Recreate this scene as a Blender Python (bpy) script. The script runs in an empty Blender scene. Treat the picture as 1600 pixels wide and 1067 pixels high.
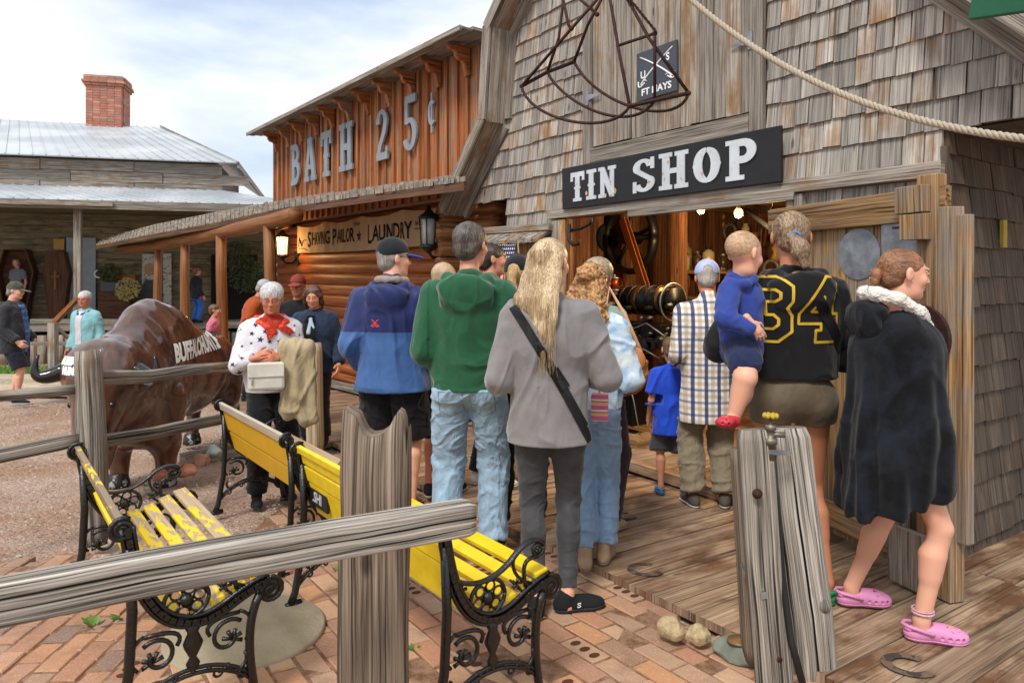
import bpy, bmesh, math, random
import numpy as np
from mathutils import Vector, Matrix, Euler
from mathutils.bvhtree import BVHTree
random.seed(7); rng = np.random.default_rng(11)
S = bpy.context.scene; COL = S.collection
R = math.radians; PI = math.pi
# ---------------- camera, sky, sun, exposure ----------------
CZ = 1.54; FPX = 1100.0
cam = bpy.data.cameras.new("camera"); co = bpy.data.objects.new("camera", cam); COL.objects.link(co)
cam.sensor_width = 36; cam.lens = FPX/1600*36; cam.shift_y = -103.5/1600; cam.clip_start = .05; cam.clip_end = 3000
co.location = (0, 0, CZ); co.rotation_euler = (R(90), 0, 0); S.camera = co
cam.dof.use_dof = True; cam.dof.focus_distance = 4.0; cam.dof.aperture_fstop = 7.1
SUN_EL, SUN_ROT = R(52), R(205)
S.view_settings.view_transform = 'Standard'; S.view_settings.look = 'None'; S.view_settings.gamma = 1
S.view_settings.exposure = 0.85
S.render.resolution_x = 1024; S.render.resolution_y = 682
S.cycles.use_denoising = True; S.cycles.max_bounces = 6; S.cycles.diffuse_bounces = 3
W = bpy.data.worlds.new("World"); S.world = W; W.use_nodes = True
nt = W.node_tree; nt.nodes.clear()
def wn(t, **k):
    n = nt.nodes.new(t)
    for a, b in k.items(): setattr(n, a, b)
    return n
sky = wn('ShaderNodeTexSky', sky_type='NISHITA'); sky.sun_disc = False; sky.sun_elevation = SUN_EL; sky.sun_rotation = SUN_ROT
sky.air_density = 1.2; sky.dust_density = 3
tc = wn('ShaderNodeTexCoord'); mp = wn('ShaderNodeMapping'); mp.inputs['Scale'].default_value = (1.0, 1.0, 3.2); mp.inputs['Location'].default_value = (.3, 1.7, .25)
nz = wn('ShaderNodeTexNoise'); nz.inputs['Scale'].default_value = 2.1; nz.inputs['Detail'].default_value = 7; nz.inputs['Roughness'].default_value = .52
cr = wn('ShaderNodeValToRGB'); cr.color_ramp.elements[0].position = .36; cr.color_ramp.elements[1].position = .56
nt.links.new(tc.outputs['Generated'], mp.inputs[0]); nt.links.new(mp.outputs[0], nz.inputs[0]); nt.links.new(nz.outputs[0], cr.inputs[0])
nz2 = wn('ShaderNodeTexNoise'); nz2.inputs['Scale'].default_value = 3.7; nz2.inputs['Detail'].default_value = 6
nt.links.new(mp.outputs[0], nz2.inputs[0])
cc = wn('ShaderNodeValToRGB'); cc.color_ramp.elements[0].position = .3; cc.color_ramp.elements[1].position = .6
cc.color_ramp.elements[0].color = (8.2, 8.5, 9.0, 1); cc.color_ramp.elements[1].color = (9.6, 9.65, 9.7, 1)
nt.links.new(nz2.outputs[0], cc.inputs[0])
bl = wn('ShaderNodeMix', data_type='RGBA'); bl.inputs[0].default_value = .62   # thin veil of cloud over the blue
nt.links.new(sky.outputs[0], bl.inputs[6]); bl.inputs[7].default_value = (6.6, 7.8, 9.6, 1)
mx = wn('ShaderNodeMix', data_type='RGBA'); nt.links.new(cr.outputs[0], mx.inputs[0]); nt.links.new(bl.outputs[2], mx.inputs[6]); nt.links.new(cc.outputs[0], mx.inputs[7])
bg = wn('ShaderNodeBackground'); bg.inputs[1].default_value = .071; ow = wn('ShaderNodeOutputWorld')
nt.links.new(mx.outputs[2], bg.inputs[0]); nt.links.new(bg.outputs[0], ow.inputs[0])
sl = bpy.data.lights.new("sun", 'SUN'); sl.energy = 1.7; sl.angle = R(14); sl.color = (1, .95, .88)
so = bpy.data.objects.new("sun", sl); COL.objects.link(so)
sd = Vector((math.sin(SUN_ROT)*math.cos(SUN_EL), math.cos(SUN_ROT)*math.cos(SUN_EL), math.sin(SUN_EL)))
so.rotation_euler = sd.to_track_quat('Z', 'Y').to_euler()

# ---------------- helpers ----------------
def P(px, py, D): return Vector(((px-800)/FPX*D, D, CZ+(430-py)/FPX*D))
def g(Y): return -.036*max(0., Y-2.5) if Y < 20 else -.63
DK = .04      # deck above the ground
def lin(c):
    if isinstance(c, str):
        c = c.lstrip('#'); c = [int(c[i:i+2], 16)/255 for i in (0, 2, 4)]
        return tuple((x/12.92 if x <= .04045 else ((x+.055)/1.055)**2.4) for x in c)+(1,)
    return tuple(c)+(1,) if len(c) == 3 else tuple(c)
def tag(o, label=None, cat=None, group=None, kind=None):
    if label: o['label'] = label
    if cat: o['category'] = cat
    if group: o['group'] = group
    if kind: o['kind'] = kind
    return o
def empty(name, loc=(0, 0, 0), rz=0, label=None, cat=None, group=None, M=None):
    o = bpy.data.objects.new(name, None); COL.objects.link(o); o.empty_display_size = .1
    if M is not None: o.matrix_world = M
    else: o.location = loc; o.rotation_euler = (0, 0, rz)
    return tag(o, label, cat, group)
def copy_tree(o, parent=None):
    c = o.copy(); COL.objects.link(c)
    if parent is not None: c.parent = parent
    for ch in list(o.children): copy_tree(ch, c)
    return c
class NB:
    """small node builder"""
    def __init__(s, name):
        s.m = bpy.data.materials.new(name); s.m.use_nodes = True; s.t = s.m.node_tree; s.b = s.t.nodes['Principled BSDF']
    def n(s, t, ins=None, **k):
        x = s.t.nodes.new(t)
        for a, b in k.items(): setattr(x, a, b)
        for a, b in (ins or {}).items(): s.set(x.inputs[a], b)
        return x
    def set(s, inp, v):
        if isinstance(v, bpy.types.NodeSocket): s.t.links.new(v, inp)
        elif isinstance(v, bpy.types.Node): s.t.links.new(v.outputs[0], inp)
        else: inp.default_value = v
    def coord(s, kind='Object'):
        return s.n('ShaderNodeTexCoord').outputs[kind]
    def map(s, v, sc=(1, 1, 1), loc=(0, 0, 0), rot=(0, 0, 0)):
        return s.n('ShaderNodeMapping', {0: v, 'Scale': sc, 'Location': loc, 'Rotation': rot}).outputs[0]
    def noise(s, v, scale, detail=4, rough=.55, dist=0):
        return s.n('ShaderNodeTexNoise', {'Vector': v, 'Scale': scale, 'Detail': detail, 'Roughness': rough, 'Distortion': dist}).outputs[0]
    def ramp(s, f, stops, interp='LINEAR'):
        r = s.n('ShaderNodeValToRGB', {0: f}); e = r.color_ramp.elements; r.color_ramp.interpolation = interp
        while len(e) < len(stops): e.new(.5)
        for i, (p, c) in enumerate(stops):
            e[i].position = p; e[i].color = lin(c) if not isinstance(c, (int, float)) else (c, c, c, 1)
        return r.outputs[0]
    def mix(s, f, a, b, mode='MIX'):
        m = s.n('ShaderNodeMix', data_type='RGBA', blend_type=mode); s.set(m.inputs[0], f)
        for i, v in ((6, a), (7, b)): s.set(m.inputs[i], lin(v) if isinstance(v, (str, tuple, list)) else v)
        return m.outputs[2]
    def math(s, op, a, b=0.0, c=None):
        m = s.n('ShaderNodeMath', operation=op); s.set(m.inputs[0], a); s.set(m.inputs[1], b)
        if c is not None: s.set(m.inputs[2], c)
        return m.outputs[0]
    def attr(s, name): return s.n('ShaderNodeAttribute', attribute_name=name).outputs['Fac']
    def bump(s, h, st=.3, dist=.01, normal=None):
        b = s.n('ShaderNodeBump', {'Height': h, 'Strength': st, 'Distance': dist})
        if normal is not None: s.set(b.inputs['Normal'], normal)
        return b.outputs[0]
    def out(s, col=None, rough=None, metal=None, normal=None, spec=None, **k):
        for nm, v in (('Base Color', col), ('Roughness', rough), ('Metallic', metal), ('Normal', normal), ('Specular IOR Level', spec)):
            if v is None: continue
            s.set(s.b.inputs[nm], lin(v) if isinstance(v, (str, tuple, list)) else v)
        for nm, v in k.items(): s.set(s.b.inputs[nm.replace('_', ' ')], v)
        return s.m
MC = {}
def wood(name, dark, mid, light, warm=None, warmth=.5, rough=.75, gs=1., rvar=.35, bump=.5, crack=.6, spec=.3, coat=0, con=1.):
    """weathered or stained boards; grain runs along U"""
    if name in MC: return MC[name]
    b = NB(name); uv = b.n('ShaderNodeUVMap').outputs[0]
    rnd = b.attr('rnd')
    uvo = b.n('ShaderNodeVectorMath', {0: uv, 1: b.n('ShaderNodeCombineXYZ', {0: b.math('MULTIPLY', rnd, 37.), 1: b.math('MULTIPLY', rnd, 91.), 2: b.math('MULTIPLY', rnd, 17.)}).outputs[0]}, operation='ADD').outputs[0]
    wob = b.noise(b.map(uvo, (1.6, 6, 1)), 1.5, 2)
    v2 = b.n('ShaderNodeVectorMath', {0: uvo, 1: b.n('ShaderNodeCombineXYZ', {1: b.math('MULTIPLY', wob, .016)}).outputs[0]}, operation='ADD').outputs[0]
    fine = b.noise(b.map(v2, (1.5*min(gs, 1.), 85*gs, 1)), 1.6, 4, .6)
    mids = b.noise(b.map(v2, (1.0*min(gs, 1.), 22*gs, 1)), 1.3, 4, .6)
    patch = b.noise(b.map(uvo, (2.2, 5, 1)), 1.4, 4, .6)
    f = b.math('MULTIPLY_ADD', fine, .55, b.math('MULTIPLY', mids, .45))
    c = b.ramp(f, [(.49-.105/con, dark), (.49, mid), (.49+.13/con, light)])
    if warm: c = b.mix(b.ramp(b.math('ADD', patch, b.math('MULTIPLY', b.math('SUBTRACT', rnd, .5), .22)), [(.56-.22*warmth, 0.), (.80-.22*warmth, 1.)]), c, b.mix(.55, warm, c, 'MULTIPLY') if False else b.mix(fine, dark, warm))
    kn = b.n('ShaderNodeTexVoronoi', {'Vector': b.map(v2, (2.3, 7.5, 1)), 'Scale': 1.}).outputs['Distance']
    c = b.mix(b.ramp(kn, [(.05, .8), (.11, 0.)]), c, dark)
    ck = b.noise(b.map(v2, (.8*min(gs, 1.), 60*gs, 1)), 1.1, 2, .5)
    ckm = b.ramp(ck, [(.35, 1.), (.40, 0.)])
    c = b.mix(b.math('MULTIPLY', ckm, crack), c, tuple(x*.25 for x in lin(dark)[:3]))
    hv = b.math('MULTIPLY_ADD', rnd, rvar*1.1, 1-rvar*.55)
    c = b.mix(1., c, b.n('ShaderNodeCombineColor', {0: hv, 1: hv, 2: hv}).outputs[0], 'MULTIPLY')
    h = b.math('SUBTRACT', f, b.math('MULTIPLY', ckm, .6))
    b.out(c, rough, normal=b.bump(h, bump, .006), spec=spec)
    if coat: b.b.inputs['Coat Weight'].default_value = coat; b.b.inputs['Coat Roughness'].default_value = .25
    MC[name] = b.m; return b.m
def paint(name, col, rough=.6, metal=0, vary=.12, scale=9, bump=.05, spec=.4, wear=None, wearc='#777777', bs=60):
    if name in MC: return MC[name]
    b = NB(name); v = b.coord(); n1 = b.noise(v, scale, 5, .6); n2 = b.noise(v, bs, 4)
    c = b.mix(b.ramp(n1, [(.35, 0.), (.65, 1.)]), tuple(x*(1-vary) for x in lin(col)[:3]), tuple(min(1, x*(1+vary)) for x in lin(col)[:3]))
    if wear: c = b.mix(b.ramp(b.noise(v, scale*1.7, 6, .65), [(.62-wear*.25, 0.), (.66-wear*.25, 1.)]), c, wearc)
    b.out(c, rough, metal, b.bump(n2, .3+bump, bump*.02), spec); MC[name] = b.m; return b.m
def emis(name, col, st):
    b = NB(name); b.out((.8, .6, .3)); b.b.inputs['Emission Color'].default_value = lin(col); b.b.inputs['Emission Strength'].default_value = st; return b.m
def fabric(name, col, rough=.9, weave=350, vary=.1, fold=.25, col2=None, split=None, sheen=.15, fs=9, heather=0):
    """cloth: fine weave and soft creases; split = (object z, colour below)"""
    if name in MC: return MC[name]
    b = NB(name); v = b.coord(); n1 = b.noise(v, 14, 4, .6); 
    cr_ = b.noise(b.map(v, (1, 1, .45), rot=(.3, .2, 0)), fs, 3, .5, .8)
    wv = b.noise(v, weave, 2)
    a = lin(col)[:3]; c = b.mix(b.ramp(n1, [(.3, 0.), (.7, 1.)]), tuple(x*(1-vary) for x in a), tuple(min(1, x*(1+vary)) for x in a))
    if col2 is not None:
        z = b.n('ShaderNodeSeparateXYZ', {0: v}).outputs[2]
        k = b.math('GREATER_THAN', z, split); c = b.mix(k, col2, c)
    if heather: c = b.mix(b.math('MULTIPLY', b.ramp(wv, [(.4, 0.), (.6, 1.)]), heather), c, tuple(x*.45 for x in a))
    nn = b.bump(cr_, fold, .05); nn = b.bump(wv, .25, .002, nn)
    b.out(c, rough, normal=nn, spec=.25); b.b.inputs['Sheen Weight'].default_value = sheen; b.b.inputs['Sheen Roughness'].default_value = .5
    MC[name] = b.m; return b.m

class MB:
    """collects boards, prisms and tubes into one mesh with a UV (u along the grain) and a random number per piece"""
    def __init__(s, M=None): s.v = []; s.f = []; s.uv = []; s.r = []; s.mi = []; s.M = M; s.mat = 0; s.sm = []; s.smooth = False
    def add(s, vs, fs, uvs, rnd=None):
        k = len(s.v); rnd = random.random() if rnd is None else rnd
        for p in vs:
            p = Vector(p); s.v.append(tuple(s.M @ p) if s.M is not None else tuple(p))
        for f, u in zip(fs, uvs):
            s.f.append([k+i for i in f]); s.uv.append(u); s.r.append(rnd); s.mi.append(s.mat); s.sm.append(s.smooth)
    def box(s, c, d, g='x', rot=None, jit=0, taper=None, rnd=None):
        """centre, full size, grain axis, rot 3x3; jit moves corners"""
        hx, hy, hz = d[0]/2, d[1]/2, d[2]/2
        loc = []
        for sx, sy, sz in ((-1,-1,-1),(1,-1,-1),(1,1,-1),(-1,1,-1),(-1,-1,1),(1,-1,1),(1,1,1),(-1,1,1)):
            p = Vector((sx*hx, sy*hy, sz*hz))
            if taper and sz > 0: p.x *= taper; p.y *= taper
            if jit: p += Vector([random.uniform(-jit, jit) for _ in range(3)])
            loc.append(p)
        fs = [(0,3,2,1),(4,5,6,7),(0,1,5,4),(1,2,6,5),(2,3,7,6),(3,0,4,7)]
        gi = 'xyz'.index(g); ax = [2, 2, 1, 0, 1, 0]
        uvs = []
        for f, nax in zip(fs, ax):
            pl = [i for i in range(3) if i != nax]
            if gi in pl: u, w = gi, [i for i in pl if i != gi][0]
            else: u, w = pl
            k = .15 if gi == nax else 1
            uvs.append([(loc[i][u]*k, loc[i][w]+nax*.37) for i in f])
        rm = rot if rot is not None else Matrix.Identity(3)
        s.add([Vector(c)+rm @ p for p in loc], fs, uvs, rnd); return s
    def beam(s, a, b, w, h, up=(0, 0, 1), jit=0, ext=0, rnd=None):
        a = Vector(a); b = Vector(b); d = b-a; L = d.length; d.normalize(); a = a-d*ext; b = b+d*ext
        y = Vector(up).cross(d); y.normalize(); z = d.cross(y)
        m = Matrix((d, y, z)).transposed()
        return s.box((a+b)/2, (L+2*ext, w, h), 'x', m, jit, rnd=rnd)
    def prism(s, poly, t, fr, rnd=None, grain=0):
        """2D polygon (convex or not) extruded by t along the frame's third axis; fr(x,y,z)->point"""
        n = len(poly); vs = [fr(x, y, 0) for x, y in poly]+[fr(x, y, t) for x, y in poly]
        u = (lambda p: (p[0], p[1])) if grain == 0 else (lambda p: (p[1], p[0]))
        fs = [list(range(n))[::-1], [n+i for i in range(n)]]; uv = [[u(p) for p in poly][::-1], [u(p) for p in poly]]
        for i in range(n):
            j = (i+1) % n; fs.append([i, j, n+j, n+i]); l = math.dist(poly[i], poly[j]); uv.append([(0, 0), (l, 0), (l, t), (0, t)])
        s.add(vs, fs, uv, rnd); return s
    def tube(s, pts, r, n=8, caps=True, rnd=None, flat=None):
        """tube along points, r number or list; flat=(axis, factor) squashes"""
        pts = [Vector(p) for p in pts]; m = len(pts); rr = r if isinstance(r, (list, tuple)) else [r]*m
        vs = []; prev = None
        d0 = (pts[1]-pts[0]).normalized(); up = Vector((0, 0, 1)) if abs(d0.z) < .9 else Vector((1, 0, 0))
        x = d0.cross(up).normalized(); L = 0; Ls = []
        for i, p in enumerate(pts):
            d = (pts[min(i+1, m-1)]-pts[max(i-1, 0)]).normalized()
            x = (x-d*x.dot(d)); x = x.normalized() if x.length > 1e-6 else d.orthogonal().normalized(); y = d.cross(x)
            if i: L += (p-pts[i-1]).length
            Ls.append(L)
            for k in range(n):
                a = 2*PI*k/n; o = x*math.cos(a)*rr[i]+y*math.sin(a)*rr[i]
                if flat: ax = Vector(flat[0]); o -= ax*o.dot(ax)*(1-flat[1])
                vs.append(p+o)
        fs = []; uv = []; ro = max(rr)
        for i in range(m-1):
            for k in range(n):
                k2 = (k+1) % n; fs.append((i*n+k, i*n+k2, (i+1)*n+k2, (i+1)*n+k))
                a = k/n*2*PI*ro; b_ = (k+1)/n*2*PI*ro; uv.append([(Ls[i], a), (Ls[i], b_), (Ls[i+1], b_), (Ls[i+1], a)])
        if caps:
            fs.append(list(range(n))[::-1]); uv.append([(rr[0]*.3*math.cos(2*PI*k/n), rr[0]*math.sin(2*PI*k/n)) for k in range(n)][::-1])
            fs.append([(m-1)*n+k for k in range(n)]); uv.append([(rr[-1]*.3*math.cos(2*PI*k/n), rr[-1]*math.sin(2*PI*k/n)) for k in range(n)])
        sm = s.smooth; s.smooth = True; s.add(vs, fs, uv, rnd); s.smooth = sm; return s
    def lathe(s, prof, c=(0, 0, 0), n=16, M=None, rnd=None):
        vs = []; m = len(prof); c = Vector(c)
        for r, z in prof:
            for k in range(n):
                p = Vector((r*math.cos(2*PI*k/n), r*math.sin(2*PI*k/n), z)); vs.append((M @ p if M is not None else p)+c)
        fs = []; uv = []
        for i in range(m-1):
            for k in range(n):
                k2 = (k+1) % n; fs.append((i*n+k, i*n+k2, (i+1)*n+k2, (i+1)*n+k)); uv.append([(prof[i][1], k/n), (prof[i][1], (k+1)/n), (prof[i+1][1], (k+1)/n), (prof[i+1][1], k/n)])
        sm = s.smooth; s.smooth = True; s.add(vs, fs, uv, rnd); s.smooth = sm
        for i in (0, m-1):
            if prof[i][0] > 1e-4:
                f = [i*n+k for k in range(n)]; base = len(s.v)-len(vs)
                s.f.append([base+q for q in (f[::-1] if i == 0 else f)]); s.uv.append([(0, 0)]*n); s.r.append(s.r[-1]); s.mi.append(s.mat); s.sm.append(False)
        return s
    def ball(s, c, r, n=10, sc=(1, 1, 1), rnd=None):
        prof = [(max(1e-5, r*math.sin(PI*i/n)), -r*math.cos(PI*i/n)) for i in range(n+1)]
        return s.lathe(prof, c, n+4, Matrix.Diagonal(sc), rnd)
    def build(s, name, mat, parent=None, bevel=0, kind=None, label=None, cat=None, group=None):
        me = bpy.data.meshes.new(name); me.from_pydata(s.v, [], s.f); 
        uvl = me.uv_layers.new(name='UVMap'); fl = [c for u in s.uv for p in u for c in p]
        uvl.data.foreach_set('uv', fl)
        a = me.attributes.new('rnd', 'FLOAT', 'FACE'); a.data.foreach_set('value', s.r)
        mats = mat if isinstance(mat, (list, tuple)) else [mat]
        for m in mats: me.materials.append(m)
        me.polygons.foreach_set('material_index', s.mi); me.polygons.foreach_set('use_smooth', s.sm); me.update()
        o = bpy.data.objects.new(name, me); COL.objects.link(o)
        if parent is not None: o.parent = parent
        if bevel:
            md = o.modifiers.new('b', 'BEVEL'); md.width = bevel; md.segments = 2; md.limit_method = 'ANGLE'; md.angle_limit = R(40); md.harden_normals = False
        return tag(o, label, cat, group, kind)
def text_mb(mb, txt, fr, h, sx=1., depth=.004, center=True, bold=0.0, xo=0, shear=0, spacing=1.):
    """Blender's own font turned into geometry; fr(x,y,z)->point; h = capital height"""
    cu = bpy.data.curves.new('t', 'FONT'); cu.body = txt; cu.size = h/.69; cu.offset = bold; cu.resolution_u = 3; cu.extrude = depth/2; cu.shear = shear; cu.space_character = spacing
    cu.align_x = 'CENTER' if center else 'LEFT'
    o = bpy.data.objects.new('t', cu); COL.objects.link(o); dg = bpy.context.evaluated_depsgraph_get()
    me = bpy.data.meshes.new_from_object(o.evaluated_get(dg))
    vs = [fr(v.co.x*sx+xo, v.co.y, v.co.z) for v in me.vertices]; fs = [list(p.vertices) for p in me.polygons]
    w = max((v.co.x for v in me.vertices), default=0)*sx
    mb.add(vs, fs, [[(0, 0)]*len(f) for f in fs]); bpy.data.objects.remove(o); bpy.data.meshes.remove(me); bpy.data.curves.remove(cu)
    return w
# slab-serif capitals as strokes in a unit cell (width w, height 1); rects (x0,y0,x1,y1) and ribbons ([points], width)
def arc(cx, cy, rx, ry, a0, a1, n=14): return [(cx+rx*math.cos(R(a0+(a1-a0)*i/n)), cy+ry*math.sin(R(a0+(a1-a0)*i/n))) for i in range(n+1)]
GL = {
 'T': (.62, [(.0,.84,.62,1),(0,.7,.1,.84),(.52,.7,.62,.84),(.21,.1,.41,.84),(.12,0,.5,.11),(.17,.42,.45,.5)], []),
 'I': (.42, [(.11,.1,.31,.9),(0,0,.42,.12),(0,.88,.42,1),(.06,.45,.36,.53)], []),
 'H': (.72, [(.08,.1,.27,.9),(.45,.1,.64,.9),(0,0,.33,.12),(.39,0,.72,.12),(0,.88,.33,1),(.39,.88,.72,1),(.27,.43,.45,.57)], []),
 'N': (.72, [(.08,.1,.25,.9),(.47,.1,.64,.9),(0,0,.32,.12),(0,.88,.25,1),(.4,.88,.72,1),(.47,0,.64,.12)], [([(.15,.96),(.57,.04)],.19)]),
 'P': (.62, [(.08,.1,.28,.9),(0,0,.38,.12),(0,.88,.3,1)], [([(.26,.91)]+arc(.36,.7,.17,.21,90,-90)+[(.26,.49)],.18)]),
 'B': (.64, [(.08,.05,.27,.95),(0,0,.3,.11),(0,.89,.3,1)], [([(.26,.92)]+arc(.34,.73,.17,.19,90,-90)+[(.26,.54)],.16),([(.26,.52)]+arc(.35,.3,.2,.22,90,-90)+[(.26,.08)],.16)]),
 'A': (.74, [(0,0,.3,.11),(.44,0,.74,.11),(.22,.27,.52,.38),(.2,.89,.5,1)], [([(.14,.06),(.33,.95)],.16),([(.6,.06),(.4,.95)],.19)]),
 'S': (.6, [(0,.02,.1,.34),(.48,.66,.58,.98)], [(arc(.29,.71,.19,.2,10,200)+[(.14,.62),(.29,.51),(.42,.42)]+arc(.3,.29,.2,.21,30,-165),.19)]),
 'O': (.62, [(.0,.46,.08,.54),(.54,.46,.62,.54)], [(arc(.31,.5,.2,.4,90,450,28),.2)]),
 '2': (.56, [(.03,0,.53,.14),(.45,.1,.53,.24)], [([(.1,.7)]+arc(.27,.74,.17,.18,170,-20)+[(.38,.52),(.2,.28),(.13,.1)],.16)]),
 '5': (.56, [(.1,.86,.5,1),(.08,.5,.2,.95)], [([(.13,.53)]+arc(.27,.31,.19,.25,115,-160),.16)]),
 'c': (.42, [(.18,-.18,.26,.0),(.18,.8,.26,.98),(.19,.0,.25,.8)], [(arc(.22,.4,.15,.32,50,310,16),.1)]),
}
def glyphs(mb, txt, fr, h, sx=1., gap=.1, depth=.012, sp=.35):
    x = 0; e = 0
    for ch in txt:
        if ch == ' ': x += sp*h*sx; continue
        w, rects, ribs = GL[ch]; hh = h*(.62 if ch == 'c' else 1); yo = h*.28 if ch == 'c' else 0
        for (a, b_, c, d) in rects:
            e += 1; mb.prism([((x+p*hh*sx), yo+q*hh) for p, q in ((a,b_),(c,b_),(c,d),(a,d))], depth+.0004*(e % 9), fr)
        for pts, wd in ribs:
            e += 1; n = len(pts); L = []; Rr = []
            for i, p in enumerate(pts):
                q0 = pts[max(0, i-1)]; q1 = pts[min(n-1, i+1)]; dx, dy = q1[0]-q0[0], q1[1]-q0[1]; l = math.hypot(dx, dy) or 1
                nx, ny = -dy/l*wd/2, dx/l*wd/2
                if ch in 'SO25': ny *= .55
                L.append((p[0]+nx, p[1]+ny)); Rr.append((p[0]-nx, p[1]-ny))
            for i in range(n-1):
                mb.prism([(x+q[0]*hh*sx, yo+q[1]*hh) for q in (L[i], L[i+1], Rr[i+1], Rr[i])][::-1], depth+.0004*(e % 9)+.0001*(i % 3), fr)
        x += (w+gap)*hh*sx
    return x
# ---------------- materials ----------------
M_shing = wood('shingle_wood', '#47433f', '#97918a', '#c9c2b7', warm='#a98054', warmth=.27, gs=.9, rvar=.6, bump=.6, crack=.35, con=.62)
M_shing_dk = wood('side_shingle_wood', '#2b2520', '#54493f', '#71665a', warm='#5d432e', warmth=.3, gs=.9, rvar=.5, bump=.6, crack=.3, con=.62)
M_grey = wood('grey_weathered_wood', '#3d3832', '#8a8278', '#b9afa2', warm='#a07a50', warmth=.25, rvar=.4, bump=.8, con=.72, crack=.5)
M_gold = wood('warm_barn_wood', '#3f2c1b', '#8a6a45', '#bd9c70', warm='#a39b90', warmth=.45, rvar=.35, bump=.6, con=.7)
M_rail = wood('split_rail_wood', '#2f2b27', '#7d766c', '#b0a89b', warm='#8b6b48', warmth=.1, rvar=.2, bump=1., gs=1.5, crack=.9)
M_stain = wood('orange_stained_wood', '#5a2f17', '#a05c30', '#bd7d4b', warm='#9c8c78', warmth=.42, rvar=.35, bump=.35, crack=.5, rough=.6, gs=.6)
M_log = wood('varnished_log', '#562c11', '#965022', '#b56c36', rough=.5, rvar=.35, bump=.35, crack=.45, gs=.55, spec=.4)
M_post = wood('varnished_post', '#4a2a0f', '#7d4a1c', '#966230', rough=.58, rvar=.2, bump=.25, crack=.35, gs=.5, spec=.5)
M_logend = wood('log_end_wood', '#4b3524', '#86694c', '#a78b67', rvar=.3, bump=.6)
M_deck = wood('deck_board_wood', '#4b3a2c', '#937a62', '#bca58c', warm='#6b4629', con=.6, warmth=.42, rvar=.55, bump=.5, crack=.55, rough=.6, gs=.7, spec=.4)
M_far = wood('far_grey_siding', '#474031', '#7d735c', '#9a8e74', warm='#5f5038', warmth=.3, rvar=.35, bump=.5)
M_walk = wood('pale_boardwalk_wood', '#7b6c58', '#b3a48d', '#cfc2ac', rvar=.3)
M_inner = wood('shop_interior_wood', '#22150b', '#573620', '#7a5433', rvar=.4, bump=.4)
M_black = paint('black_paint', '#17171a', .45, vary=.2)
M_white = paint('worn_white_paint', '#dcdcd8', .55, vary=.05, wear=.15, wearc='#b79a72')
M_letter = paint('grey_letter_paint', '#838a92', .6, vary=.06)
M_metalroof = NB('metal_roof')
_b = M_metalroof; _v = _b.coord(); M_metalroof = _b.out(_b.mix(_b.ramp(_b.noise(_v, .6, 4), [(.4, 0.), (.6, 1.)]), '#a3a9ae', '#bcc1c5'), .45, .1, spec=.35)
M_galv = NB('galvanised_tin'); _b = M_galv; _v = _b.coord(); M_galv = _b.out(_b.mix(_b.ramp(_b.noise(_v, 14, 3), [(.35, 0.), (.65, 1.)]), '#80858b', '#a2a8ae'), _b.ramp(_b.noise(_v, 30, 4), [(.3, .38), (.7, .6)]), .75)
M_rust = paint('rusty_iron', '#3c2420', .75, .35, vary=.35, scale=30, bump=.3)
M_iron = paint('black_cast_iron', '#08090a', .25, 0, vary=.3, scale=20, bump=.25, spec=.6, bs=120)
def brickmat(name, cols, rough=.85):
    b = NB(name); r = b.attr('rnd'); v = b.coord()
    c = b.ramp(r, [(i/len(cols), k) for i, k in enumerate(cols)], 'CONSTANT')
    n = b.noise(v, 22, 6, .65); n2 = b.noise(v, 130, 3)
    c = b.mix(.3, c, '#c08a5e'); c = b.mix(b.ramp(n, [(.35, 0.), (.75, .5)]), c, b.mix(.5, c, '#8a6a55')); c = b.mix(b.ramp(n2, [(.55, 0.), (.7, .5)]), c, '#d6b79a'); c = b.mix(b.ramp(b.noise(v, 5, 6, .7), [(.5, 0.), (.72, .55)]), c, '#6f5846')
    return b.out(c, rough, normal=b.bump(b.math('ADD', n2, n), .55, .006))
M_brick = brickmat('paving_brick', ['#b08a70', '#a67c64', '#bb9a7c', '#977565', '#b5957a', '#a58c78', '#b98862', '#8a7264', '#bf a288'.replace(' ', ''), '#ae7d64', '#a69281', '#b8967a'])
M_brick2 = brickmat('paving_brick_red', ['#a57a64', '#ae8369', '#977362', '#85726a', '#ae7c60', '#a37e6c', '#8d7c70', '#b3805f', '#5a5c62' , '#9a7260', '#b08c74', '#a98772'])
M_chim = brickmat('chimney_brick', ['#a85c58', '#9d5450', '#b06864', '#8a5656', '#b58480', '#756868'])
M_brickdark = paint('brick_hollow', '#4e2e20', .95)
# gravel and dirt
b = NB('gravel_ground'); v = b.coord()
n1 = b.noise(v, .9, 6, .6); vo = b.n('ShaderNodeTexVoronoi', {'Vector': v, 'Scale': 38.}); vo2 = b.n('ShaderNodeTexVoronoi', {'Vector': v, 'Scale': 95.})
c = b.mix(b.ramp(n1, [(.38, 0.), (.6, 1.)]), '#9c7b64', '#ac9a8a')
pc = b.n('ShaderNodeSeparateColor', {0: vo.outputs['Color']}).outputs[0]
c = b.mix(b.math('MULTIPLY', b.ramp(n1, [(.3, .35), (.6, .8)]), b.ramp(vo.outputs['Distance'], [(.25, 1.), (.5, 0.)])), c, b.ramp(pc, [(0, '#8a6a58'), (.3, '#b39c8b'), (.6, '#9d7f6e'), (.85, '#c9bbab')], 'CONSTANT'))
hh = b.math('SUBTRACT', b.math('MULTIPLY', vo.outputs['Distance'], -1.), b.math('MULTIPLY', vo2.outputs['Distance'], .5))
M_gravel = b.out(c, .95, normal=b.bump(hh, .7, .02))
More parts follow.
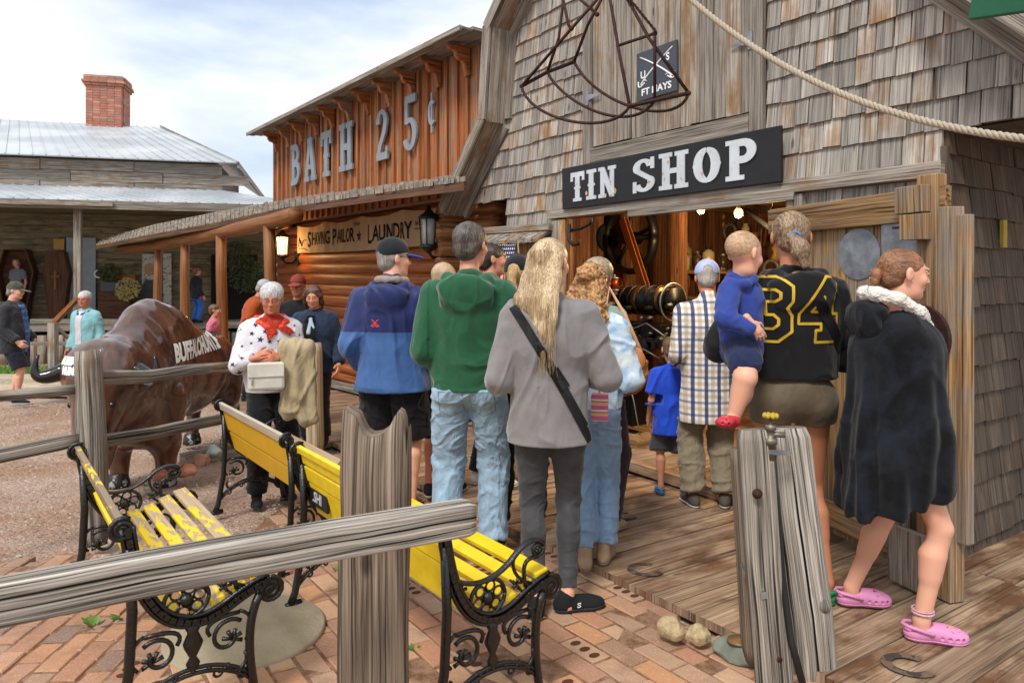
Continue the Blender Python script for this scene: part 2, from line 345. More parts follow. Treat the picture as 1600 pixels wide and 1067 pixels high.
b = NB('grout_dirt'); v = b.coord(); M_dirt = b.out(b.mix(b.ramp(b.noise(v, 18, 6, .7), [(.4, 0.), (.6, 1.)]), '#6c4a35', '#93745c'), .95, normal=b.bump(b.noise(v, 90, 5), .6, .01))
b = NB('dark_under_deck'); M_dark = b.out('#18120d', .95)

# ---------------- ground ----------------
def sheet(name, x0, x1, y0, y1, nx, ny, mat, dz=0, rough=0, kind='structure', inside=None):
    vs = []; fs = []
    for j in range(ny+1):
        for i in range(nx+1):
            x = x0+(x1-x0)*i/nx; y = y0+(y1-y0)*j/ny
            vs.append((x, y, g(y)+dz+rough*(math.sin(x*3.1+y*1.7)*.5+math.sin(x*1.3-y*4.3)*.3+random.uniform(-.2, .2))))
    for j in range(ny):
        for i in range(nx): fs.append((j*(nx+1)+i, j*(nx+1)+i+1, (j+1)*(nx+1)+i+1, (j+1)*(nx+1)+i))
    me = bpy.data.meshes.new(name); me.from_pydata(vs, [], fs); me.materials.append(mat); me.polygons.foreach_set('use_smooth', [True]*len(fs))
    o = bpy.data.objects.new(name, me); COL.objects.link(o); return tag(o, kind=kind)
sheet('ground', -14, 6, -3, 19, 110, 120, M_gravel, -.035, .012)
sheet('far_ground', -400, 400, 18.5, 800, 8, 8, M_gravel, -.06)
sheet('near_ground', -400, -13.5, -60, 19, 6, 30, M_gravel, -.05); sheet('near_ground', 5.8, 400, -60, 19, 6, 30, M_gravel, -.05); sheet('near_ground', -14, 6, -60, -2.9, 4, 4, M_gravel, -.05)
# barn frame: x along the front towards the camera's right, y into the building
A_B = math.atan2(750, 1100); C0 = Vector((2.33, 3.795, -.0466+DK))
UX = Vector((math.sin(A_B), -math.cos(A_B), 0)); UY = Vector((math.cos(A_B), math.sin(A_B), 0))
BM = Matrix(((UX.x, UY.x, 0, C0.x), (UX.y, UY.y, 0, C0.y), (0, 0, 1, 0), (0, 0, 0, 1)))
def bw(x, y, z=0): return BM @ Vector((x, y, z))
def inv(p): return BM.inverted() @ Vector(p)
# bath-house frame
A_H = math.atan2(855, 1100); HX = Vector((math.sin(A_H), -math.cos(A_H), 0)); HY = Vector((math.cos(A_H), math.sin(A_H), 0))
H0 = Vector((-.40, 8.12, 0)); HM = Matrix(((HX.x, HY.x, 0, H0.x), (HX.y, HY.y, 0, H0.y), (0, 0, 1, 0), (0, 0, 0, 1)))
# brick paving: real bricks
def slopez(p, dz): return (p.x, p.y, g(p.y)+dz+p.z)
def paving(name, fx, cond, mat, bl, bwid, pattern, holes):
    mb = MB(); ux, uy, o = fx; rngl = 34
    def brick(cx, cy, lx, ly):
        c = o+ux*cx+uy*cy
        if not cond(c): return
        dz = random.gauss(0, .0035); tx, ty = random.gauss(0, .010), random.gauss(0, .010); an = random.gauss(0, .012)
        gp = .006; hx, hy = lx/2-gp, ly/2-gp; vs = []
        for (z, k) in ((-.03, 1), (-.005, 1), (.0, .955)):
            for sx, sy in ((-1, -1), (1, -1), (1, 1), (-1, 1)):
                a = sx*(hx-(1-k)*.09)+random.uniform(-.002, .002); b_ = sy*(hy-(1-k)*.09)+random.uniform(-.002, .002)
                a, b_ = a*math.cos(an)-b_*math.sin(an), a*math.sin(an)+b_*math.cos(an)
                p = c+ux*a+uy*b_; vs.append((p.x, p.y, g(p.y)+z+dz+a*tx+b_*ty))
        fs = [(8, 9, 10, 11)]+[(i, (i+1) % 4, 4+(i+1) % 4, 4+i) for i in range(4)]+[(4+i, 4+(i+1) % 4, 8+(i+1) % 4, 8+i) for i in range(4)]
        r = random.random(); mb.mat = 0; mb.add(vs, fs, [[(0, 0)]*4]*9, r)
        if random.random() < holes:
            mb.mat = 1
            for k in (-1, 0, 1):
                a = (k*.28*lx, 0) if lx > ly else (0, k*.28*ly); q = c+ux*a[0]+uy*a[1]
                rx, ry = (.018, .026) if lx > ly else (.026, .018)
                vs = [(q+ux*rx*math.cos(t*PI/5)+uy*ry*math.sin(t*PI/5)) for t in range(10)]
                mb.add([(p.x, p.y, g(p.y)+dz+.0012+(p-c).dot(ux)*tx+(p-c).dot(uy)*ty) for p in vs], [list(range(10))], [[(0, 0)]*10])
    if pattern == 'run':
        for j in range(-40, 60):
            for i in range(-34, 34): brick((i+.5*(j % 2))*bl, j*bwid, bl, bwid)
    else:   # basket pairs
        for j in range(-24, 30):
            for i in range(-24, 24):
                cx, cy = i*bl, j*bl
                if (i+j) % 2: brick(cx, cy-bwid/2, bl, bwid); brick(cx, cy+bwid/2, bl, bwid)
                else: brick(cx-bwid/2, cy, bwid, bl); brick(cx+bwid/2, cy, bwid, bl)
    mb.build(name, [mat, M_brickdark], kind='structure')
def in_main(c):
    l = inv(c)
    return l.y < -1.62 and (c.x > -1.32-.12*(c.y-2.6)) and c.y > .6 and c.y < (3.98 if c.x < -1.75 else 5.35) and c.x < 4.2 and c.x > -2.45 and not (c.x < -1.5 and c.y > 5.0)
paving('brick_paving', (UX, UY, C0.copy()), in_main, M_brick, .215, .108, 'run', .10)
def in_left(c): return c.x <= -1.33-.12*(c.y-2.6) and c.x > -5 and c.y > 1 and c.y < 3.98+.05*math.sin(c.x*5)
ax = R(4); paving('brick_paving', (Vector((-math.sin(ax), math.cos(ax), 0)), Vector((math.cos(ax), math.sin(ax), 0)), Vector((-3, 3, 0))), in_left, M_brick2, .165, .105, 'run', .04)
# grout bed just under the bricks
mb = MB()
for j in range(26):
    y = .8+j*.18
    for i in range(40):
        x = -5+i*.24; c = Vector((x+.12, y+.09, 0))
        if in_main(c) or in_left(c): mb.add([(x, y, g(y)-.0045), (x+.24, y, g(y)-.0045), (x+.24, y+.18, g(y+.18)-.0045), (x, y+.18, g(y+.18)-.0045)], [(0, 1, 2, 3)], [[(0, 0)]*4])
mb.build('paving_bed', M_dirt, kind='structure')
# scattered grit over gravel and paving joints
def grit(name, n, area, smin, smax, cols, dens=None):
    mb = MB(); 
    for _ in range(n):
        x = random.uniform(area[0], area[1]); y = area[2]+(area[3]-area[2])*random.random()**1.5
        if dens and not dens(x, y): continue
        s = random.uniform(smin, smax)*(.6+.15*y/4); a = random.uniform(0, 6.28); ca, sa = math.cos(a), math.sin(a)
        q = [(1, 0, 0), (0, 1, 0), (-1, 0, 0), (0, -1, 0), (0, 0, .75), (0, 0, -.4)]
        sx, sy, sz = s*random.uniform(.7, 1.3), s*random.uniform(.6, 1.1), s*random.uniform(.5, .9)
        vs = [(x+(p[0]*sx*ca-p[1]*sy*sa), y+(p[0]*sx*sa+p[1]*sy*ca), g(y)+.002+p[2]*sz) for p in q]
        mb.add(vs, [(0,1,4),(1,2,4),(2,3,4),(3,0,4),(1,0,5),(2,1,5),(3,2,5),(0,3,5)], [[(0, 0)]*3]*8)
    b = NB(name); r = b.attr('rnd'); m = b.out(b.ramp(r, [(i/len(cols), k) for i, k in enumerate(cols)], 'CONSTANT'), .9)
    return mb.build(name, m, kind='stuff', label='loose grey and tan pebbles scattered over the red dirt of the yard' if name == 'gravel' else 'small stones and grit lying in the joints of the brick paving', cat='gravel' if name == 'gravel' else 'grit')
PEB = ['#937868', '#a8907f', '#80675a', '#b3a292', '#9a7b66', '#857a72', '#a08270', '#bcb0a2', '#74584a']
grit('gravel', 15000, (-7, -1.2, 3.95, 10), .006, .019, PEB, lambda x, y: not in_main(Vector((x, y, 0))) and math.sin(x*2.3+y)*.5+math.sin(y*3.1-x*1.7)*.5 > random.uniform(-1.3, .9))
grit('grit', 1500, (-4, 2.6, 2, 5), .003, .010, PEB, lambda x, y: inv((x, y, 0)).y < -1.65 and math.sin(x*5+y*3)+math.sin(y*7-x*4) > random.uniform(-.5, 2.2))
# deck in barn frame: boards run into the building, z follows the fall of the yard
def deck(name, x0, x1, y0, y1, wmin, wmax, mat, dz=DK, M=BM, along='y', gap=.006, lens=(1.8, 3.4), th=.04):
    mb = MB(); x = x0
    while x < x1:
        w = random.uniform(wmin, wmax); y = y0+0.0
        while y < y1:
            L = random.uniform(*lens); ye = min(y+L, y1)
            if y1-ye < .5: ye = y1
            vs = []; n = max(1, int((ye-y)/.6)); dd = random.gauss(0, .0025)
            for k in range(n+1):
                yy = y+(ye-y)*k/n + (0.003 if k == 0 else -.003 if k == n else 0); cup = random.gauss(0, .0015)
                for xx, z in ((x+gap/2, -th), (x+w-gap/2, -th), (x+w-gap/2, 0), (x+gap/2, 0)):
                    p = M @ Vector((xx, yy, 0)) if along == 'y' else M @ Vector((yy, xx, 0)); vs.append((p.x, p.y, g(p.y)+dz+z+dd+cup))
            fs = []; uv = []
            for k in range(n):
                u0, u1 = y+(ye-y)*k/n, y+(ye-y)*(k+1)/n
                for q in range(4):
                    q2 = (q+1) % 4; a_, b_ = k*4+q, k*4+q2; fs.append((a_, b_, b_+4, a_+4)); v0, v1 = (0, w) if q == 0 else (w, w+th) if q == 1 else (w, 0) if q == 2 else (0, th); uv.append([(u0, v0), (u0, v1), (u1, v1), (u1, v0)])
            fs += [(3, 2, 1, 0), (n*4, n*4+1, n*4+2, n*4+3)]; uv += [[(0, 0), (0, w), (.02, w), (.02, 0)]]*2
            if along != 'y': fs = [tuple(reversed(f)) for f in fs]; uv = [u[::-1] for u in uv]
            mb.add(vs, fs, uv); y = ye
        x += w
    return mb.build(name, mat, kind='structure')
deck('deck', -12.5, 3.2, -1.6, -.02, .12, .21, M_deck)
deck('deck', .0, 3.2, -.02, 3.2, .14, .2, M_deck)
mb = MB(); mb.box((-4.6, -.8, -.3), (16.4, 1.55, .1)); 
for i in range(40):
    x = -12.5+i*.4; p = bw(x, -1.585); q = bw(x+.4, -1.585); mb.add([(p.x, p.y, g(p.y)+DK-.03), (q.x, q.y, g(q.y)+DK-.03), (q.x, q.y, g(q.y)-.1), (p.x, p.y, g(p.y)-.1)], [(0, 1, 2, 3)], [[(0, 0), (.4, 0), (.4, .1), (0, .1)]])
mb2 = MB()
for i in range(36):
    x = -12.5+i*.45
    for (y0_, y1_) in ((-1.58, -.02),)+(((-.02, 3.2),) if x > -.3 else ()):
        ps = [bw(x, y0_), bw(x+.45, y0_), bw(x+.45, y1_), bw(x, y1_)]; mb2.add([(p.x, p.y, g(p.y)-.012) for p in ps], [(0, 1, 2, 3)], [[(0, 0)]*4])
mb2.build('deck_shadow_gap', M_dark, kind='structure')
# bath-house porch floor beyond the deck
deck('porch_floor', -14, .0, -1.9, .02, .12, .18, M_deck, DK-.004, HM)
deck('boardwalk', 10.6, 13.4, -13.5, -4.6, .13, .16, M_walk, .05, Matrix.Identity(4), 'x', .014)
# grass strip
b = NB('grass_blades'); r = b.attr('rnd'); M_grass = b.out(b.ramp(r, [(0, '#3d6b1c'), (.35, '#5c8a2b'), (.7, '#79a03c'), (.9, '#93a85a')], 'CONSTANT'), .7)
mb = MB()
for _ in range(9000):
    x = random.uniform(-14, -5); y = random.uniform(13.5, 15.0); h = random.uniform(.06, .16); a = random.uniform(0, 6.3); l = random.uniform(-.05, .05)
    dx, dy = math.cos(a)*.012, math.sin(a)*.012; z = g(y)-.02; mb.add([(x-dx, y-dy, z), (x+dx, y+dy, z), (x+l, y+l, z+h)], [(0, 1, 2)], [[(0, 0)]*3])
mb.build('grass', M_grass, kind='stuff', label='strip of green grass between the boardwalk and the log skirting', cat='grass')

# ---------------- tin shop barn ----------------
barn = empty('barn', M=BM, label='weathered grey shingled barn with an open workshop front and tin shop sign', cat='building')
def cutrow(fnL, fnR, z, ex): return fnL(z), fnR(z)
def hw(z):   # half width of the shingled front, centre x=-2.1
    pts = [(2.28, 2.86), (3.2, 2.08), (4.05, 1.98), (4.6, 1.35), (5.3, .05)]
    for (z0, w0), (z1, w1) in zip(pts, pts[1:]):
        if z <= z1: return w0+(w1-w0)*(z-z0)/(z1-z0)
    return 0
CX = -2.1
def shingles(mb, spans, z0, z1, ex=.17, wm=(.09, .17), fr=None, th=.014, sag=.006):
    """rows of tapered shingles; spans(z)-> list of (xa,xb); fr(x, out, z)"""
    rows = int((z1-z0)/ex)+1
    for j in range(rows+1):
        zb = z0+j*ex
        for xa, xb in spans(zb+ex*.4, zb):
            x = xa-random.uniform(0, .05)
            while x < xb:
                w = random.uniform(*wm); xe = min(x+w, xb); x_ = max(x, xa)
                if xe-x_ > .02:
                    dzb = random.uniform(-sag, sag*1.6); o1 = th*random.uniform(.8, 1.5); top = min(zb+ex+.06, z1+.12); t2 = random.uniform(-.003, .003); gp = random.uniform(.001, .006)
                    A = [(x_+gp, .012, top), (xe-gp, .012, top), (xe-gp, .012+o1+.008, zb+dzb+t2), (x_+gp, .012+o1+.008, zb+dzb-t2), (x_+gp, .0, top), (xe-gp, .0, top), (xe-gp, .0, zb+dzb+t2), (x_+gp, .0, zb+dzb-t2)]
                    vs = [fr(*p) for p in A]; L = top-zb
                    mb.add(vs, [(0,3,2,1)[::-1], (3,7,6,2)[::-1], (0,4,7,3)[::-1], (1,2,6,5)[::-1]], [[(L,0),(0,0),(0,w),(L,w)][::-1], [(0,0),(.01,0),(.01,w),(0,w)], [(L,0),(L,.01),(0,.01),(0,0)], [(L,0),(0,0),(0,.01),(L,.01)]])
                x += w
OX0, OX1, OZ = -3.25, -.93, 2.06       # doorway
def front_spans(zm, zb):
    w = hw(zm) if zm > 2.28 else 0
    if zm > 2.30: L, Rr = CX-w, CX+w
    else: L, Rr = -4.2, 0
    out = [(L, Rr)]
    def cut(a, b):
        nonlocal out; o2 = []
        for p, q in out:
            if b <= p or a >= q: o2.append((p, q)); continue
            if p < a: o2.append((p, a))
            if q > b: o2.append((b, q))
        out = o2
    if zm < OZ+.03: cut(OX0-.13, OX1+.02)
    if zm > 2.47 : cut(-2.95, -1.09)
    return out
mb = MB(); shingles(mb, front_spans, -.06, 5.0, fr=lambda x, o, z: Vector((x, -o, z)))
mb.build('shingled_front', M_shing, barn)
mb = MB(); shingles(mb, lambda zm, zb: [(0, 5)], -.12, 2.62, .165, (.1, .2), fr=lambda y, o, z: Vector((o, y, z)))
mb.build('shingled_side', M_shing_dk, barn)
mb = MB()   # solid walls behind
T = .08
def fr_front(x, y, z): return Vector((x, .003+z, y))
# front wall pieces
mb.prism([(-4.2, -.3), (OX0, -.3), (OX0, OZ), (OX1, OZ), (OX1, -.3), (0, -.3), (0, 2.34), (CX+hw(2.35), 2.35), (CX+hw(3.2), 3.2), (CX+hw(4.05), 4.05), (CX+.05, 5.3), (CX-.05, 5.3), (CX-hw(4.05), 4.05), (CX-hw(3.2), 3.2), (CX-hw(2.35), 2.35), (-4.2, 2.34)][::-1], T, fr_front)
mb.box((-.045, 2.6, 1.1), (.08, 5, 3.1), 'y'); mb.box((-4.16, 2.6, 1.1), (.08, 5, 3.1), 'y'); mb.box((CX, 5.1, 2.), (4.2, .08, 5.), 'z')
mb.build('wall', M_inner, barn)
# roof slabs (gambrel with flared eaves), overhanging the front by .32
prof = [(3.0, 2.32), (2.16, 3.18), (2.06, 4.08), (1.35, 4.72), (0, 5.45)]
mb = MB()
for sgn in (1, -1):
    for (w0, z0), (w1, z1) in zip(prof, prof[1:]):
        a = Vector((CX+sgn*w0, 0, z0)); c = Vector((CX+sgn*w1, 0, z1)); d = c-a; L = d.length; d.normalize(); nrm = Vector((-d.z*-sgn, 0, abs(d.x))) ; nrm = Vector((sgn*abs(d.z), 0, abs(d.x)))
        y = -.27
        while y < 5.2:
            w = random.uniform(.12, .2); t = random.uniform(.02, .03)
            q = [a+Vector((0, y+.003, 0)), a+Vector((0, y+w, 0)), c+Vector((0, y+w, 0)), c+Vector((0, y+.003, 0))]
            top = [p+nrm*t for p in q]; e = random.uniform(-.04, .03); q[0] = q[0]-d*e; q[1] = q[1]-d*e; top[0] = top[0]-d*e; top[1] = top[1]-d*e
            mb.add(q+top, [(3,2,1,0) if sgn > 0 else (0,1,2,3), (4,5,6,7) if sgn > 0 else (7,6,5,4), (0,1,5,4), (1,2,6,5), (2,3,7,6), (3,0,4,7)], [[(0,0),(0,w),(L,w),(L,0)]]*2+[[(0,0),(0,w),(.03,w),(.03,0)], [(0,0),(L,0),(L,.03),(0,.03)], [(0,0),(0,w),(.03,w),(.03,0)], [(0,0),(L,0),(L,.03),(0,.03)]]); y += w
mb.build('roof', M_grey, barn)
mb = MB()   # bargeboards and soffit boards under the overhang
for sgn in (1, -1):
    for i, ((w0, z0), (w1, z1)) in enumerate(zip(prof, prof[1:])):
        a = Vector((CX+sgn*w0, -.285, z0-.03)); c = Vector((CX+sgn*w1, -.285, z1-.03)); d = (c-a).normalized()
        mb.beam(a-d*.03, c+d*.0, .028, .13, up=(0, 0, 1) if abs(d.z) < .9 else (1, 0, 0), jit=.003)
        inn = Vector((-sgn*abs(d.z), 0, -abs(d.x)))
        mb.beam(a+inn*.055+Vector((0, .145, 0))-d*.05, c+inn*.055+Vector((0, .145, 0)), .24, .022, up=tuple(inn), jit=.003)
        mb.beam(a+inn*.115+Vector((0, .25, 0)), c+inn*.115+Vector((0, .25, 0)), .05, .11, up=tuple(inn), jit=.003)
mb.build('bargeboard', M_grey, barn)
mb = MB()   # soffit joists at right eave, side trim, corner board
for y in (.1, .7, 1.3, 2.0, 2.7): mb.box((.36, y, 2.36), (.74, .05, .09), 'x')
mb.box((.012, -.02, 1.08), (.03, .035, 2.3), 'z'); mb.box((.36, 2.55, 2.31), (.72, 5, .02), 'y')
mb.build('eave_trim', M_shing_dk, barn)
mb = MB()   # lintel and jambs
mb.beam((-3.42, -.045, 2.105), (.02, -.045, 2.105), .09, .085, jit=.006); mb.beam((-2.35, -.07, 2.035), (-.85, -.07, 2.045), .05, .05, jit=.006)
mb.box((-3.32, -.03, 1.0), (.13, .09, 2.1), 'z', jit=.004); mb.box((OX1+.07, -.03, 1.0), (.12, .08, 2.1), 'z', jit=.004)
mb.build('door_frame', M_grey, barn, bevel=.004)
mb = MB(); 
x = -2.83
while x < -1.22:
    w = random.uniform(.08, .16); w = min(w, -1.21-x); gx = .008 if abs(x+2.0) < .08 else .003
    mb.box((x+w/2, -.028-random.uniform(0, .008), 3.65), (w-gx, .025, 2.0+random.uniform(-.012, .012)), 'z', jit=.002); x += w
mb.build('loft_door', M_grey, barn)
mb = MB(); mb.box((-2.89, -.04, 3.6), (.11, .045, 2.2), 'z', jit=.003); mb.box((-1.15, -.04, 3.6), (.10, .045, 2.2), 'z', jit=.003); mb.beam((-2.83, -.05, 2.565), (-1.2, -.05, 2.565), .05, .13, jit=.004); mb.build('loft_frame', M_grey, barn, bevel=.003)
for hx, hz, sg in ((-1.19, 3.12, -1), (-2.87, 3.08, 1)):
    mb = MB(); mb.box((hx+.02*-sg*0, -.07, hz), (.035, .005, .12)); mb.prism([(hx, hz-.025), (hx+sg*.16, hz-.006), (hx+sg*.16, hz+.006), (hx, hz+.03)] if sg > 0 else [(hx, hz+.03), (hx+sg*.16, hz+.006), (hx+sg*.16, hz-.006), (hx, hz-.025)], .004, lambda x, y, z: Vector((x, -.068-z, y)))
    mb.build('hinge', M_galv, barn)
# door leaves swung open
def leaf(hx, ang, sgn, w=1.12, h=2.0):
    """hinged at hx; leaf direction in barn frame"""
    d = Vector((math.cos(ang), math.sin(ang), 0)); n = Vector((d.y, -d.x, 0)) if sgn > 0 else Vector((-d.y, d.x, 0))
    o = Vector((hx, -.1, 0)); return lambda u, out, z: o+d*u+n*out+Vector((0, 0, z))
def mbox(mb, fr, u0, u1, z0, z1, o0, o1, g_='z', jit=.002):
    vs = [fr(u, o, z)+Vector((random.uniform(-jit, jit), random.uniform(-jit, jit), random.uniform(-jit, jit))) for z in (z0, z1) for (u, o) in ((u0, o0), (u1, o0), (u1, o1), (u0, o1))]
    W_, H_ = u1-u0, z1-z0
    if g_ == 'z': uv = [[(0, 0), (0, W_), (H_, W_), (H_, 0)]]*4
    else: uv = [[(0, 0), (W_, 0), (W_, H_), (0, H_)]]*4
    # winding irrelevant for solid shading
    fs = [(0,1,5,4), (1,2,6,5), (2,3,7,6), (3,0,4,7), (3,2,1,0), (4,5,6,7)]
    t = abs(o1-o0); e = [(0, 0), (W_, 0), (W_, t), (0, t)]; mb.add(vs, fs, uv+[e, e])
fr_l = leaf(OX1+.02, -R(17), 1); fr = lambda u, o_, z: fr_l(u*1.09, o_, z)
mb = MB(); u = 0
while u < 1.06:
    w = random.uniform(.11, .2); w = min(w, 1.08-u); mbox(mb, fr, u+.002, u+w-.002, .06, 1.93, 0, .03); u += w
dl = empty('door_leaf'); dl.parent = barn; mb.build('leaf_planks', M_gold, dl); dl['label'] = 'right door leaf of warm planks hung with tin plates'
mb = MB(); mbox(mb, fr, -.05, 1.13, 1.80, 1.96, .031, .075, 'x', .008); mbox(mb, fr, 0, .92, .10, .25, .031, .06, 'x'); mbox(mb, fr, 1.0, 1.1, .03, 2.02, .031, .10); mbox(mb, fr, 1.10, 1.16, .02, 1.86, .0, .09); mbox(mb, fr, 1.161, 1.2, .3, 1.82, -.01, .05)
mbox(mb, fr, .83, 1.0, .05, 1.8, .031, .045)
mb.build('leaf_frame', M_gold, dl, bevel=.004)
mb = MB(); mbox(mb, fr, .88, 1.06, .02, .3, .1, .14); mbox(mb, fr, .88, .96, .3, .46, .09, .12); mb.build('foot_block', M_grey, dl, bevel=.003)
mb = MB(); mbox(mb, fr, .93, 1.075, 1.84, 1.97, .10, .155); mbox(mb, fr, .95, 1.08, 1.71, 1.835, .10, .15); mb.build('latch_block', M_gold, dl, bevel=.004)
mb = MB(); mb.beam(fr(.9, .13, 1.775), fr(1.0, .13, 1.775), .012, .012); mb.build('latch_pin', M_rust, dl)
FR_R = fr
fr = leaf(OX0-.12, PI-R(-9), -1, 1.1)
mb = MB(); u = 0
while u < 1.0:
    w = random.uniform(.1, .17); w = min(w, 1.04-u); mbox(mb, fr, u+.002, u+w-.002, .05, 1.86, 0, .03); u += w
dl = empty('door_leaf'); dl.parent = barn; mb.build('leaf_planks', M_gold, dl); dl['label'] = 'left door leaf of grey and gold planks under a ragged shake ledge'
mb = MB()
for k in range(24):
    u = .0+k*.046; fr0 = fr; mbox(mb, lambda a, o_, z: fr0(a, o_, z-(o_-.02)*.45), u, u+.043, 1.92, 1.955, .0-.06, .2+random.uniform(-.02, .02), 'x', .006)
mbox(mb, fr, -.02, 1.1, 1.955, 2.02, -.05, .05, 'x', .006); mb.build('shake_ledge', M_grey, dl); mb = MB(); mbox(mb, fr, 0, 1.04, .2, .32, .031, .06, 'x')
mb.build('leaf_frame', M_grey, dl)
FR_L = fr
mb = MB(); mb.box((.045, .62, 1.78), (.02, .05, .16), 'z'); mb.build('yellow_patch', paint('pale_yellow_wood', '#b39b3c', .8, vary=.15), barn)
# ---- things hung on the right leaf
def hang(name, label, cat): return empty(name, label=label, cat=cat, M=BM)
mb = MB(); n = 40
def lq(px, py):   # (u, z) on the leaf under a pixel
    a, c = BM @ FR_R(0, .035, 0), BM @ FR_R(1, .035, 0); dl_ = c-a; nn = Vector((dl_.y, -dl_.x, 0)); d = Vector(((px-800)/FPX, 1, (430-py)/FPX)); p = d*(a.dot(nn)/d.dot(nn)); return (p-a).dot(dl_)/dl_.dot(dl_), CZ+p.z
(ou, oz), (o2, _), (_, o3) = lq(1341, 397), lq(1375, 397), lq(1341, 357)
mb.prism([(ou+(o2-ou)*math.cos(2*PI*k/n), oz+(o3-oz)*math.sin(2*PI*k/n)) for k in range(n)], .004, lambda x, y, z: FR_R(x, .031+z, y))
o = hang('tin_plate', 'oval grey tin plate nailed to the open barn door', 'tin plate'); mb.build('sheet', M_galv, o)
mb = MB(); mb.prism([lq(1384, 425), lq(1462, 428), lq(1462, 341), lq(1382, 346)], .004, lambda x, y, z: FR_R(x, .052+z+.01*(x-.55), y))
o = hang('tin_plate', 'rectangular grey tin sheet nailed to the barn door behind the girl in the black blanket', 'tin plate'); mb.build('sheet', M_galv, o)
o = hang('pulley_wheel', 'rusty iron disc with a toothed grey gear on the barn door post', 'gear')
(gu, gz) = lq(1462, 527); DG = gu-.87; DZ = gz-1.0; FR_0 = FR_R; FR_R = lambda u, o_, z: FR_0(u+DG-.05, o_+.06, z+DZ)
mb = MB(); mb.prism([(.90+.16*math.cos(2*PI*k/n), 1.0+.16*math.sin(2*PI*k/n)) for k in range(n)], .02, lambda x, y, z: FR_R(x, .05+z, y)); mb.build('disc', M_rust, o)
M_alu = paint('dull_cast_metal', '#6f6b66', .5, .6, vary=.2)
mb = MB()
for k in range(20):
    a = 2*PI*k/20; mb.tube([FR_R(.885+.1*math.cos(a), .075, 1.0+.1*math.sin(a)), FR_R(.885+.125*math.cos(a), .075, 1.0+.125*math.sin(a))], .007, 6)
mb.tube([FR_R(.885+.1*math.cos(2*PI*k/24), .078, 1.0+.1*math.sin(2*PI*k/24)) for k in range(25)], .011, 6); mb.tube([FR_R(.885+.035*math.cos(2*PI*k/12), .08, 1.0+.035*math.sin(2*PI*k/12)) for k in range(13)], .011, 6)
for k in range(5):
    a = 2*PI*k/5+.3; mb.tube([FR_R(.885+.03*math.cos(a), .078, 1+.03*math.sin(a)), FR_R(.885+.1*math.cos(a), .078, 1+.1*math.sin(a))], .011, 6)
mb.build('gear', M_alu, o)
FR_R = FR_0
o = hang('pan', 'round steel pan hanging low on the barn door between the two girls', 'pan'); mb = MB(); mb.lathe([(.001, 0), (.07, .004), (.095, .03), (.1, .032)], FR_R(.43, .05, .82), 24, Matrix.Rotation(R(-70), 3, 'Z') @ Matrix.Rotation(R(90), 3, 'X')); mb.build('bowl', M_galv, o)
# ---- sign TIN SHOP
o = hang('shop_sign', 'long black sign reading TIN SHOP in nailed tin letters over the barn doorway', 'sign')
mb = MB(); mb.box((-2.04, -.105, 2.315), (2.24, .03, .36), 'x', jit=.004); mb.build('board', M_black, o, bevel=.003)
fr = lambda x, y, z: Vector((x, -.121-z, y))
mb = MB(); glyphs(mb, 'TIN', lambda x, y, z: fr(-3.03+x, 2.185+y, z), .255, 1.17, .10, .006); glyphs(mb, 'SHOP', lambda x, y, z: fr(-2.25+x, 2.18+y, z), .275, 1.45, .11, .006); mb.build('lettering', paint('tin_letter', '#cfd4d8', .42, .35, vary=.08, wear=.1, wearc='#b99a74'), o)
M_gold2 = paint('bare_wood_patch', '#c29a68', .8)
mb = MB()
for cx, cz, s in ((-2.47, 2.23, .03), (-2.82, 2.24, .018)):
    mb.prism([(cx+s*random.uniform(.5, 1.1)*math.cos(k*.7), cz+s*1.4*random.uniform(.5, 1.1)*math.sin(k*.7)) for k in range(9)], .001, lambda x, y, z: fr(x, y, z))
mb.build('bare_patch', M_gold2, o)
# ---- fort plaque
o = hang('fort_plaque', 'small dark plaque with crossed sabres and white letters on the loft door', 'plaque')
mb = MB(); mb.box((-2.04, -.075, 3.11), (.42, .012, .38), jit=.004); mb.build('board', paint('slate_paint', '#3f444c', .5), o)
M_wl = paint('white_letter_paint', '#e4e5e6', .6, vary=.05); mb = MB(); fr = lambda x, y, z: Vector((-2.04+x, -.083-z, 3.11+y))
text_mb(mb, 'FT HAYS', lambda x, y, z: fr(x, -.155+y, z), .05, 1.15, .003, bold=.002)
text_mb(mb, 'U', lambda x, y, z: fr(-.14+x, -.02+y, z), .055, 1, .003, bold=.002); text_mb(mb, 'S', lambda x, y, z: fr(.12+x, .06+y, z), .055, 1, .003, bold=.002)
def bez(p0, p1, p2, n=12): return [tuple((1-t)**2*a+2*t*(1-t)*b_+t*t*c for a, b_, c in zip(p0, p1, p2)) for t in [i/n for i in range(n+1)]]
for sg in (1, -1):
    mb.tube([fr(sg*x, y, .002) for x, y in bez((-.17, -.07), (-.02, .05), (.17, .15))], [.004+.004*(1-abs(i-4)/9) for i in range(13)], 6); mb.tube([fr(sg*x, y, .002) for x, y in bez((-.19, -.04), (-.20, -.12), (-.12, -.06))], .006, 6); mb.tube([fr(sg*x, y, .002) for x, y in bez((-.16, -.09), (-.14, -.02), (-.10, -.05))], .005, 6)
mb.build('lettering', M_wl, o)
